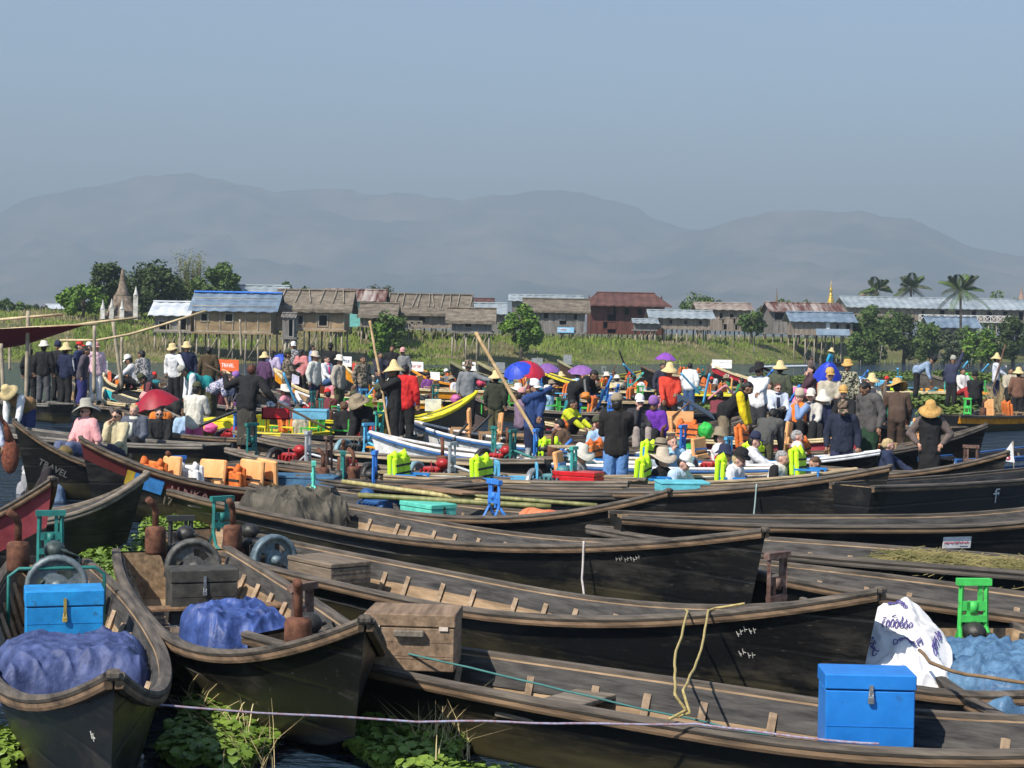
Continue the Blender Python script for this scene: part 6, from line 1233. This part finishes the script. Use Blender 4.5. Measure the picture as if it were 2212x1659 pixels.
q = MB(); q.grid(40, 4, lambda u, v: tuple(pt(1640+110*u, 790+3*v-2*u, .01+.05*abs(sin(u*30+v)))) , flip=True); tag(q.obj('wake', mat((.6, .65, .7), .4, .2, 3, .3)), 'white wake behind the far slender canoe', 'foam', None, 'stuff')
# ---------------- the people -----------------------------------------------------
K, N_, W_, G_ = (.012, .012, .013), (.012, .018, .05), (.72, .72, .72), (.07, .07, .075)
DEN = (.12, .16, .22); JEAN = (.05, .1, .22); OL = (.08, .075, .035)
CAM = mat((.06, .06, .035), .9, .3, 16, .2, c2=(.26, .2, .15), th=(.47, .53), det=1, key='camo'); PLAID = mat((.12, .16, .35), .9, .3, 30, .1, c2=(.6, .55, .6), th=(.45, .55), det=1)
CAM2 = mat((.03, .035, .02), .9, .3, 18, .2, c2=(.36, .34, .24), th=(.47, .53), det=1, key='camo2')
CHECKS = mat((.12, .12, .12), .9, .3, 26, .1, c2=(.45, .43, .42), th=(.46, .54), det=1)
PP = []
def p_(*a, **k): r = person(*a, **k); PP.append(r); return r
# left landing
p_('person in black jacket and cream bucket hat seen from behind with a brown shoulder bag', 95, 737, 77, 'stand', 180, K, G_, 'bucket', 'cream', L='down')
p_('person in black standing half hidden behind the bamboo tent pole', 66, 752, 70, 'stand', 170, K, K, None, hair='k')
p_('person in black with a dark brown knitted cap behind the yellow straw hat', 125, 738, 74, 'stand', 160, K, K, 'beanie', 'navy')
p_('person in navy and red tracksuit with white sleeve stripe and yellow straw hat', 143, 740, 77, 'stand', 150, N_, K, 'bell', 'straw', stripes=W_)
p_('person in a bright red cap and dark blue jacket facing right', 173, 736, 76, 'stand', 80, (.02, .03, .09), K, 'cap', 'red', skin=2)
p_('dark-haired person in grey-purple jacket wearing a blue backpack and blue longyi', 188, 750, 80, 'stand', 95, (.07, .06, .075), (.03, .03, .14), None, skirt=True, lean=10)
p_('person in pale pink and white shirt with a faded red cap', 208, 739, 76, 'stand', 30, (.75, .5, .55), W_, 'cap', 'pink', skin=2)
p_('person with a white cap just behind the faded red cap', 193, 739, 70, 'stand', 100, (.3, .3, .32), K, 'cap', 'white', skin=2)
p_('crouching person in white-striped shirt and white cap facing left', 274, 767, 78, 'sit', -80, (.55, .55, .56), K, 'cap', 'white', lean=25, L='reach', R_='reach')
p_('seated person with bushy black hair in a grey-blue patterned shirt', 302, 757, 78, 'sit', -120, CHECKS, K, None, lean=15, L='lap', H=1.75)
p_('smiling person in white track jacket and small straw hat leaning on a boat', 374, 743, 76, 'stand', -20, W_, K, 'bucket', 'straw', lean=12, L='outlow', stripes=(.3, .3, .3))
p_('person in navy track jacket with white stripes and tall straw hat', 404, 739, 76, 'stand', 10, N_, K, 'bucket', 'straw', stripes=W_)
p_('bareheaded person in a brown coat seen from behind', 452, 749, 76, 'stand', 178, (.065, .045, .022), K, None)
p_('person in teal vest and white sleeves bending over a boat', 392, 792, 92, 'stand', -60, (.01, .22, .22), OL, 'cap', 'grey', lean=62, vest=W_, L='reachdn', R_='reachdn')
p_('person in khaki cap with maroon sleeves stooping toward the left', 303, 808, 88, 'stand', -70, K, K, 'cap', 'green', lean=50, vest=(.16, .04, .05), L='reachdn', R_='down')
p_('person in a pale pink hat bending beside the red bag', 308, 852, 96, 'stand', -80, (.03, .03, .03), K, 'bucket', 'pink', lean=75, L='reachdn', R_='reachdn')
p_('person in plaid shirt and purple cap bending to the right', 517, 805, 92, 'stand', 75, PLAID, OL, 'cap', 'purple', lean=62, skin=2, L='reachdn', R_='reachdn', short=True)
p_('person in a dark grey top crouched beside the plaid shirt', 480, 812, 90, 'stand', -100, (.05, .05, .07), (.06, .06, .05), None, lean=75, L='reachdn', R_='reachdn')
p_('person in a cream coat and olive cap seen from behind', 424, 826, 104, 'stand', 165, (.62, .6, .52), (.55, .1, .25), 'cap', 'green', lean=8, L='hold', R_='hold')
r, hl, hr, _, _ = p_('large person in black pushing a pole, reddish hair, seen from behind', 542, 788, 112, 'stand', 165, K, (.05, .045, .035), None, hair='r', lean=22, L=(-.5, .15, .52), R_=(.5, .2, .05), skirt=True, H=1.74, wide=1.1)
def pole(label, a, b, m=None, r_=.02, name='bamboo_pole', cat='pole', group=None):
    a, b = V(a), V(b); c = (a+b)/2; q = MB(); P = [a.lerp(b, k/14)-c+V((NZ.noise(a+V((k, 0, 0))), 0, NZ.noise(a+V((0, k, 0)))))*.012 for k in range(15)]
    q.tube(P, [r_*(1+.0*k)*(1.0+.18*(k % 2 == 0)) for k in range(15)], 8); o = q.obj(name, m or BAMP); o.location = c; return tag(o, label, cat, group)
BAMP = mat((.42, .27, .12), .6, .3, 6, .2, c2=(.62, .45, .24))
pole('dark oar pushed down to the left by the person in black', hr+(hr-hl).normalized()*1.2*1, hl+(hl-hr).normalized()*.5, wood((.05, .03, .02), (.12, .08, .05), key='oar'), .022, 'oar')
# left front group
p_('person in brown vest with white sleeves and wide yellow straw hat bending forward', 28, 832, 104, 'stand', -25, (.22, .13, .06), (.03, .04, .14), 'bell', 'straw', lean=62, vest=W_, L='reachdn', R_='reachdn')
p_('man in pink shirt with grey sun hat and sunglasses sitting upright', 186, 862, 126, 'sit', -40, (.8, .38, .38), (.1, .12, .2), 'wide', 'grey', skin=3, shades=True, short=True, L='down', H=1.74)
p_('dark-haired woman in beige sweater holding a hand to her face', 252, 884, 122, 'sit', -20, (.52, .45, .28), (.04, .04, .07), None, skin=2, shades=True, R_='face', long_hair=False)
p_('blond person in grey vest and pale scarf between two sunglasses wearers', 292, 873, 114, 'sit', -5, (.09, .1, .13), K, None, hair='y', skin=3, scarf=(.6, .6, .5), lean=8)
p_('woman in black jacket and sunglasses under the dark red umbrella', 345, 881, 108, 'sit', 10, K, K, None, skin=2, shades=True, long_hair=True)
p_('man in dark tee shirt and olive fedora bending forward in the left boat', 152, 968, 142, 'sit', 70, (.03, .025, .028), (.12, .18, .28), 'fedora', 'olive', skin=2, lean=38, L='reach', R_='lap', short=True, hair='b', H=1.78)
p_('dark-skinned man with shaved head sitting just behind the olive fedora', 92, 970, 138, 'sit', 60, (.3, .3, .32), K, None, skin=1, lean=20)
p_('standing person cut by the left edge carrying a red-brown net bag', -22, 845, 150, 'stand', 40, (.10, .11, .13), K, None, lean=25, vest=(.55, .58, .68), L='down', R_='down')
b0 = pd(22, 985, 25.3); q = MB(); q.ell((0, 0, 0), (.13, .1, .26), n=16, m=12); q.tube([(0, 0, .2), (-.07, 0, .45), (-.2, 0, .62)], [.07, .035, .02], 8)
o = q.obj('net_bag', mat((.13, .035, .02), .95, .4, 24, .8, c2=(.28, .09, .05))); o.location = b0; tag(o, 'red-brown knotted net bag hanging at the left edge', 'bag')
# middle back row
p_('person in purple shirt and yellow hat standing left of the lilac shirt', 572, 760, 62, 'stand', 150, (.09, .04, .10), K, 'bell', 'straw')
p_('person in lilac shirt with long black hair seen from behind', 589, 757, 62, 'stand', 175, (.5, .42, .58), K, None, long_hair=True)
p_('dark-clad person leaning on a slanted pole before the pink shirt', 622, 754, 78, 'stand', 100, CAM, K, 'cap', 'green', L='pole', R_='polelow')
p_('person in camouflage shirt and white cap standing highest in the middle', 634, 738, 60, 'stand', 10, CHECKS, K, 'cap', 'white')
p_('person in salmon pink shirt with a long dark ponytail', 652, 754, 64, 'stand', 150, (.55, .2, .2), K, None, long_hair=True)
p_('person in pale blue shirt partly behind the tan bucket hat', 676, 745, 60, 'stand', 90, (.2, .28, .5), K, None)
p_('person in off-white shirt and tan bucket hat carrying a plastic bag', 681, 759, 76, 'stand', 60, (.55, .55, .5), N_, 'bucket', 'beige', L='down')
p_('person in black shirt and black cap in the middle back row', 714, 741, 62, 'stand', 175, K, K, 'cap', 'black')
p_('person in white shirt with pink scarf sitting in the back row', 706, 768, 72, 'sit', 60, W_, JEAN, None, skin=2, scarf=(.6, .05, .2), H=1.7)
p_('person in beige jacket and white bucket hat wearing olive trousers', 734, 767, 76, 'stand', 60, (.4, .35, .28), OL, 'bucket', 'cream')
p_('person in camouflage jacket seen from the side in the middle', 784, 768, 76, 'stand', 40, CAM, (.05, .07, .15), None)
p_('dark-haired person holding the tall bamboo pole left of the black tee shirt', 822, 760, 66, 'stand', 30, (.03, .03, .05), K, None, L='pole', R_='polelow')
p_('person in black tee shirt with an emblem standing far back', 847, 747, 62, 'stand', 0, K, K, None, hair='r')
p_('person in red cap and grey vest standing far back', 870, 751, 62, 'stand', -10, (.2, .2, .2), K, 'cap', 'pink')
r, hl, hr, _, _ = p_('person in black tracksuit with a large yellow conical hat poling a boat', 851, 777, 111, 'stand', -70, K, K, 'cone', 'straw', L=(.02, .3, .55), R_=(.1, .34, .12), H=1.62, stripes=(.02, .02, .02))
pole('long bamboo pole held upright by the person with the conical hat', pd(799, 693, 34.6), pd(850, 984, 34.), None, .024)
p_('person in bright red jacket behind the large conical hat', 877, 787, 106, 'stand', 160, (.55, .02, .02), K, None)
p_('person in light blue jacket bending over with a dark cap', 812, 832, 102, 'stand', -75, (.25, .45, .8), K, 'cap', 'green', lean=68, stripes=W_, L='reachdn', R_='reachdn')
p_('person in dark jacket bowed low showing the crown of a tan hat', 776, 853, 104, 'sit', -20, K, K, 'wide', 'khaki', lean=45)
p_('brown-haired person seated with a large black bag', 738, 868, 104, 'sit', -150, K, K, None, hair='b', lean=25)
# centre
p_('person in grey denim jacket and dark patterned hat spreading an arm', 1012, 779, 82, 'stand', -5, (.18, .19, .2), K, 'bucket', 'camo', L='out', R_='down', collar=(.4, .55, .8))
p_('person in dark clothes and straw hat right of the grey denim jacket', 1072, 800, 84, 'stand', 160, (.03, .035, .02), OL, 'bell', 'straw')
r, hl, hr, _, _ = p_('man in blue jacket with yellow trim and white cap gripping a long bamboo pole', 1156, 820, 117, 'stand', 35, (.02, .05, .16), N_, 'cap', 'white', L=(.14, .34, .1), R_=(-.3, .25, .72), collar=(.5, .6, .75), stripes=(.7, .45, .02), wide=1.1)
pole('thick pale bamboo pole slanting down across the man with the white cap', pd(1027, 719, 32.2), pd(1208, 1026, 31.4), None, .032)
r, hl, hr, _, _ = p_('person in shiny black jacket bending right with both arms out', 1290, 802, 92, 'stand', 65, K, K, None, lean=55, L='reach', R_='reachdn', hair='k', stripes=(.3, .3, .3))
p_('crouched person in lime yellow shirt beside the black jacket', 1241, 862, 100, 'squat', 60, (.5, .55, .02), K, None, lean=20, long_hair=True, L='reach', R_='reach')
p_('person in black quilted jacket and patterned cap with pale blue trousers', 1333, 851, 136, 'stand', 178, (.014, .012, .012), (.12, .26, .55), 'cap', 'khaki', H=1.7, L='hold', R_='polelow', wide=1.08)
p_('woman in red sweater with two chest stripes and a straw hat holding an oar', 1447, 783, 93, 'stand', 5, (.62, .055, .03), K, 'bell', 'straw', L=(-.1, .32, .16), R_=(.18, .3, -.05), hair='k')
pole('slim dark oar held by the woman in the red sweater', pd(1490, 868, 40.2), pd(1400, 945, 40.), wood((.14, .06, .03), (.25, .12, .06), key='oar2'), .016, 'oar')
p_('dark figure sheltering under the purple umbrella', 1432, 784, 70, 'stand', 20, (.03, .03, .05), K, None)
p_('person in white shirt seen from behind near the blue water', 1492, 784, 66, 'stand', 165, W_, JEAN, None, lean=10)
p_('woman in dark top and white sun cap beside the purple jacket', 1382, 852, 106, 'sit', 5, (.03, .03, .035), (.3, .25, .22), 'cap', 'white', skin=3, R_='face', long_hair=True)
p_('person in shiny purple hooded jacket seated in the centre', 1410, 858, 106, 'sit', -30, (.14, .03, .35), K, 'beanie', 'purple', lean=15)
p_('person in mauve top seated behind the man with the white cap', 1128, 838, 96, 'sit', 120, (.2, .14, .2), K, 'cap', 'pink')
# centre right standing
p_('young man in yellow and black hooded top leaning over to the right', 1622, 826, 118, 'stand', 72, K, (.22, .17, .11), None, lean=42, vest=(.75, .55, .01), collar=(.75, .55, .01), R_='reachdn', L='reachdn')
p_('man in white shirt and black cowboy hat with dark trousers', 1640, 783, 98, 'stand', -30, W_, (.03, .03, .035), 'wide', 'black', shades=True, L='reach', R_='down')
p_('person in olive hooded jacket and straw hat seen from behind', 1686, 779, 88, 'stand', 165, (.07, .08, .05), OL, 'bell', 'straw')
p_('far boatman in cyan shirt standing on a small canoe', 1797, 751, 42, 'stand', 60, (.02, .3, .5), K, 'bell', 'straw', lean=8, base=1)
p_('tiny figure seated at the stern of the far canoe', 1752, 768, 42, 'sit', 90, (.15, .1, .09), K, None, H=1.8)
p_('man in beige sweater and tan cap standing with folded hands', 1793, 795, 96, 'stand', 0, (.42, .38, .29), (.3, .25, .18), 'cap', 'tan', skin=3, L='hold', R_='hold', H=1.74)
p_('person in dappled camouflage jacket and orange straw hat', 1831, 777, 86, 'stand', -20, CAM2, CAM2, 'bucket', 'tan', L='down', R_='outlow')
p_('girl in black and pink top seated in the red-hulled boat', 1752, 790, 80, 'sit', -75, (.06, .03, .04), (.8, .2, .4), None, skin=3, L='face', R_='lap')
p_('tall young man in grey hooded jacket and dark green longyi looking down', 1858, 828, 122, 'stand', -60, (.085, .08, .078), (.015, .045, .022), None, skirt=True, lean=5, L='down', R_='down', hd=(35, 0), H=1.74, collar=(.09, .085, .08), wide=1.1)
p_('man in navy tracksuit and camouflage cap standing with a hanging arm', 1818, 866, 124, 'stand', -10, (.015, .02, .04), (.03, .035, .08), 'cap', 'camo', hd=(30, 0), L='down')
p_('person in black padded vest and tan bell hat with a hand on the hip', 2006, 865, 121, 'stand', -15, K, K, 'bell', 'tan', skin=2, vest=(.13, .10, .09), skirt=True, hd=(25, 0), L='hip', R_='hip', H=1.7)
p_('blonde woman in glasses and navy top behind the tall young man', 1921, 946, 124, 'sit', 80, (.02, .03, .07), (.6, .4, .35), None, hair='y', skin=3, L='reach', lean=5)
# near row of seated tourists
p_('person in grey top with floppy pale sun hat, leftmost of the near row', 1259, 960, 138, 'sit', 70, (.25, .25, .26), G_, 'wide', 'cream', skin=2, hd=(10, 0), hair='b')
p_('person in black jacket with a wide stiff beige sun hat in the near row', 1432, 968, 138, 'sit', 60, K, K, 'wide', 'beige', skin=2)
p_('person in tan fedora directly behind the stiff beige sun hat', 1428, 948, 128, 'sit', 60, (.3, .35, .4), K, 'fedora', 'khaki', skin=3)
p_('brown-haired woman with pink face in light blue top', 1453, 940, 126, 'sit', 20, (.3, .5, .65), K, None, hair='b', skin=3, long_hair=True, R_='face')
p_('person in pale blue shirt and white cap leaning forward in the near row', 1483, 978, 138, 'sit', 55, (.45, .58, .7), K, 'cap', 'white', skin=3, lean=28, L='reach')
p_('person in white shirt and tan hat with reddish band', 1556, 924, 122, 'sit', 70, W_, K, 'bucket', 'khaki', skin=3)
p_('blond person in a dark brimmed hat beside the white jackets', 1567, 961, 132, 'sit', 70, (.4, .38, .3), K, 'bucket', 'navy', skin=3, hair='y', long_hair=True)
p_('person in white jacket and black felt hat bent over in the near row', 1603, 968, 139, 'sit', 60, W_, K, 'fedora', 'black', skin=3, lean=25, hair='y')
p_('person in white shirt and navy cap with an outstretched arm', 1634, 933, 126, 'sit', 80, W_, K, 'cap', 'navy', skin=3, L='reach', R_='reach', lean=12)
p_('bowed person in a dark grey jacket with a tan hem seen from behind', 1684, 888, 122, 'stand', 150, (.075, .075, .07), OL, None, lean=50, L='reachdn', R_='reachdn')
p_('grey-haired pink-faced person behind the white flat cap', 1724, 928, 124, 'sit', 80, (.45, .2, .3), K, None, hair='g', skin=3)
p_('person in dark jacket and white flat cap reaching forward', 1724, 955, 132, 'sit', 75, K, K, 'cap', 'cream', skin=3, L='reach', lean=18)
p_('person with grey curly hair and off-white vest over black sleeves', 1692, 972, 138, 'sit', 55, (.6, .58, .52), K, None, hair='g', skin=3, vest=K, lean=15, L='reach')
p_('person in red and black at the right end of the near row', 1752, 985, 132, 'sit', -60, K, (.5, .02, .04), None, hair='b', skin=2, lean=25, L='reach')
# seated group behind
p_('person in knitted straw hat and orange life vest over blue sleeves', 1727, 842, 103, 'sit', -50, (.85, .2, .03), K, 'beanie', 'beige', skin=3, vest=(.2, .3, .5), L='face')
p_('person in white cap and dark scarf seated beside the orange life vest', 1752, 840, 103, 'sit', -20, (.5, .47, .42), K, 'cap', 'cream', skin=3, scarf=N_)
p_('person in white straw hat and navy jacket in the seated group', 1778, 842, 103, 'sit', 0, N_, K, 'bell', 'cream', skin=3)
p_('bearded person in tan cap and black jacket at the end of the seated group', 1822, 833, 103, 'sit', -10, K, K, 'cap', 'tan', skin=3)
p_('person in sunglasses with navy scarf and white sleeves', 1681, 827, 95, 'sit', 10, (.55, .6, .7), K, None, hair='r', skin=3, shades=True, scarf=N_)
p_('person in pale jacket left of the navy scarf', 1660, 822, 93, 'sit', -60, (.6, .57, .52), K, None, skin=2, hair='b')
p_('dark-haired tourist in green scarf behind the young man', 1872, 818, 86, 'sit', 10, (.05, .05, .06), K, None, skin=3, hair='b', shades=True)
p_('tourist in small straw hat by the blue paddle blade', 1884, 806, 84, 'sit', 20, (.5, .45, .35), (.02, .2, .1), 'bell', 'straw', skin=3)
p_('boatman in brown cloth with a broad warped straw hat seen from behind', 1944, 820, 100, 'stand', 170, (.08, .05, .035), (.05, .03, .02), 'wide', 'tan', lean=20, wide=1.2)
# far right boats
p_('person in grey-blue jacket bending on the grey boat at the right', 2018, 772, 62, 'stand', 70, (.25, .33, .45), K, 'beanie', 'black', lean=55, L='reachdn', R_='down')
p_('person in dark jacket with one arm raised high at the right', 2062, 770, 62, 'stand', 150, (.03, .035, .07), K, 'beanie', 'grey', lean=12, R_='high')
r, hl, hr, _, _ = p_('person in pale shirt and straw hat poling at the right', 2154, 762, 62, 'stand', 80, (.6, .62, .68), N_, 'cone', 'straw', L='pole', R_='polelow')
pole('dark slanting pole held by the pale shirted person at the right', pd(2172, 745, 61), pd(2146, 835, 61), wood((.12, .06, .04), (.2, .12, .07), key='o3'), .03)
p_('seated person in beige scarf near the dry reeds', 2184, 794, 64, 'sit', -10, (.4, .35, .26), K, None, H=1.8)
p_('person in brown jacket and flat straw hat at the right edge', 2201, 793, 66, 'stand', 170, (.16, .08, .05), K, 'bell', 'straw')
p_('person in white shirt and red skirt seated at the right', 2080, 795, 62, 'sit', 20, (.6, .58, .55), (.35, .03, .03), None, H=1.8)
p_('black-clad person sitting low at the right with a dark hood', 2107, 803, 66, 'sit', 160, K, K, 'beanie', 'black')
# ---------------- smaller seated people filling the crowded boats -------------------
rq = random.Random(31)
SHC = [('white', W_), ('black', K), ('navy', N_), ('red', (.5, .03, .03)), ('pale blue', (.35, .5, .7)), ('grey', (.2, .2, .21)), ('green', (.03, .2, .08)), ('purple', (.2, .06, .25)), ('beige', (.5, .44, .33)), ('maroon', (.16, .03, .04)), ('orange', (.75, .2, .03)), ('pink', (.65, .25, .3)), ('brown', (.12, .07, .04)), ('teal', (.02, .2, .22))]
HTC = [('straw hat', 'bell', 'straw'), ('white cap', 'cap', 'white'), ('black cap', 'cap', 'black'), ('cream bucket hat', 'bucket', 'cream'), ('red cap', 'cap', 'red'), ('bare head', None, 'straw'), ('khaki hat', 'bucket', 'khaki'), ('wide pale sun hat', 'wide', 'cream'), ('olive cap', 'cap', 'green')]
def fill(key, ts, z=-.02):
    r, h, nm = BOATS[key]; used = rq.sample(SHC, len(ts)); hs = rq.sample(HTC, len(ts))
    for i, t in enumerate(ts):
        p = inb(key, t, rq.uniform(-.25, .25)); p.z += z; D = p.y; ang = degs = math.degrees(r.rotation_euler.z)-90-180+rq.uniform(-40, 40); (cn, cc), (hn_, hk, hm) = used[i], hs[i]
        person('person in %s with %s, %s' % (cn, hn_, nm), 0, 800, min(99, FPX/D), 'sit', ang, cc, rq.choice((K, G_, JEAN, OL)), hk, hm, skin=rq.choice((0, 1, 2, 3)), hair=rq.choice('kkkbr'), lean=rq.uniform(0, 28), L=rq.choice(('lap', 'hold', 'lap')), R_=rq.choice(('lap', 'face', 'hold', 'reach')), at=tuple(p), H=rq.uniform(1.58, 1.74))
for key, ts in (('m13', (.25, .42, .6)), ('m14', (.3, .5, .66)), ('c1', (.2, .36, .5, .64, .78)), ('c2', (.22, .4, .6, .76)), ('c3', (.3, .48, .66)), ('m18', (.3, .5, .68)), ('m16', (.35, .6)), ('m19', (.3, .5, .65)), ('m20', (.4, .62)), ('m41', (.35, .6)), ('m9', (.3, .5, .66)), ('m6', (.35, .55, .7)), ('m9b', (.3, .55, .72)), ('m12', (.3, .48, .64)), ('k1', (.4, .6)), ('m8', (.4, .6)), ('m10', (.5, .68)), ('m23', (.3, .48)), ('m40', (.6, .75)), ('m17', (.4, .6)), ('m7', (.35, .55)), ('w1', (.35, .42))):
    fill(key, ts)
# ---------------- oars, coils and litter in the near boats ----------------------------
def oar(label, key, t, y, rot, L=2.1, z=.0, m=OLDW):
    r, h, nm = BOATS[key]; q = MB(); q.tube([(-L/2, 0, 0), (0, 0, .012), (L/2-.4, 0, 0)], .017, 7)
    q.grid(8, 5, lambda u, v: (L/2-.42+.46*u, (v-.5)*.14*sin(pi*(.12+.8*u)), .012), M=None); q.grid(8, 5, lambda u, v: (L/2-.42+.46*u, (v-.5)*.14*sin(pi*(.12+.8*u)), -.006), flip=True)
    o = q.obj('oar', m); p = inb(key, t, y); o.location = p+V((0, 0, .08+z)); o.rotation_euler = (0, -.03, r.rotation_euler.z+rot); return tag(o, label, 'oar')
oar('worn oar lying along the floor of the boat with yellow ropes', 'b4', .62, .1, .05); oar('grey oar lying in the boat crossing the bottom', 'b5', .6, .15, -.06, 2.0); oar('oar lying toward the bow of the boat with the white rope', 'b3', .7, -.1, .04, 2.4, .05)
oar('dark oar propped along the rail of the boat heaped with cut grass', 'r6', .62, .2, .05, 2.4, .2, BRNW); oar('brown oar lying in the boat behind the green frame', 'r7', .6, .1, -.05, 2.2, .1); oar('short oar beside the grey chest in the second boat from the left', 'b2', .42, .5, .2, 1.6, .12)
oar('long oar resting across the boat with the mint chest', 'b3b', .8, .0, .08, 2.2, .2, BRNW); oar('oar in the very long black boat', 'r0', .55, .1, .03, 2.4, .2)
def coil(label, key, t, y, m, R0=.14, z=.02):
    P = [(R0*(1-.03*(k//12))*cos(k*.5236), R0*(1-.03*(k//12))*sin(k*.5236), .012+.016*(k//12)+.004*sin(k)) for k in range(50)]; o = MB().tube(P, .011, 6).obj('rope_coil', m); o.location = inb(key, t, y)+V((0, 0, z)); return tag(o, label, 'rope')
coil('coil of pale rope on the floor of the crossing boat', 'b5', .42, .0, YR); coil('coil of blue rope in the bow of the boat with yellow ropes', 'b4', .8, .0, paint((.05, .15, .35), .8)); coil('coil of brown rope in the boat with the white rope', 'b3', .58, .1, paint((.2, .13, .07), .9))
def bottle(label, key, t, y, m, z=.05, name='bottle'):
    o = MB().lathe([(0, 0), (.033, .003), (.036, .02), (.036, .16), (.02, .2), (.014, .215), (.014, .24), (0, .242)], 12, Mx.Rotation(pi/2, 4, 'Y')).obj(name, m); o.location = inb(key, t, y)+V((0, 0, z)); o.rotation_euler.z = 1.1*t*9; return tag(o, label, 'bottle')
bottle('clear blue plastic bottle on the floor of the crossing boat', 'b5', .5, -.2, paint((.2, .4, .55), .2)); bottle('green bottle lying in the boat with yellow ropes', 'b4', .52, .3, paint((.03, .2, .06), .2)); bottle('white bottle lying in the bottom left boat', 'b1', .7, .3, WHTP)
def rag(label, key, t, y, m, s=.3, z=.04, sd=0):
    o = MB().grid(26, 26, lambda u, v: ((u-.5)*s*(1+.3*NZ.noise(V((v*3, sd, 0)))), (v-.5)*s*.8*(1+.3*NZ.noise(V((u*3, sd+4, 0)))), .03+.06*abs(NZ.noise(V((u*5+sd, v*5, 1))))+.03*NZ.noise(V((u*11, v*11, sd))))).obj('rag', m); o.location = inb(key, t, y)+V((0, 0, z)); return tag(o, label, 'cloth')
rag('crumpled grey rag on the floor of the crossing boat', 'b5', .36, .0, cloth((.2, .19, .17)), .35, .04, 1); rag('red rag lying in the boat with yellow ropes', 'b4', .44, -.1, cloth((.3, .04, .04)), .3, .04, 2); rag('dirty white rag near the canvas heap', 'b3', .5, .2, cloth((.4, .38, .33)), .35, .06, 3)
for key, n_ in (('b5', 90), ('b4', 90), ('b3', 60), ('b2', 30), ('b1', 40)):
    q = MB(); r, h, nm = BOATS[key]
    for k in range(n_):
        t = random.uniform(.25, .85); p = h.p(t, 0, 1); p = V((t*h.L, h.cy(t)+random.uniform(-.45, .45)*h.w(t), h.zk(t)+.076)); a = random.uniform(0, pi); d = V((cos(a), sin(a), .03))*random.uniform(.03, .12); q.tube([p-d, p+d], .003, 3, cap=False)
    o = q.obj('straw_litter', mat((.4, .32, .15), .9)); o.matrix_world = bm(key); tag(o, 'bits of straw scattered on a boat floor', 'straw', None, 'stuff')
bpy.data.scenes.remove(TS)
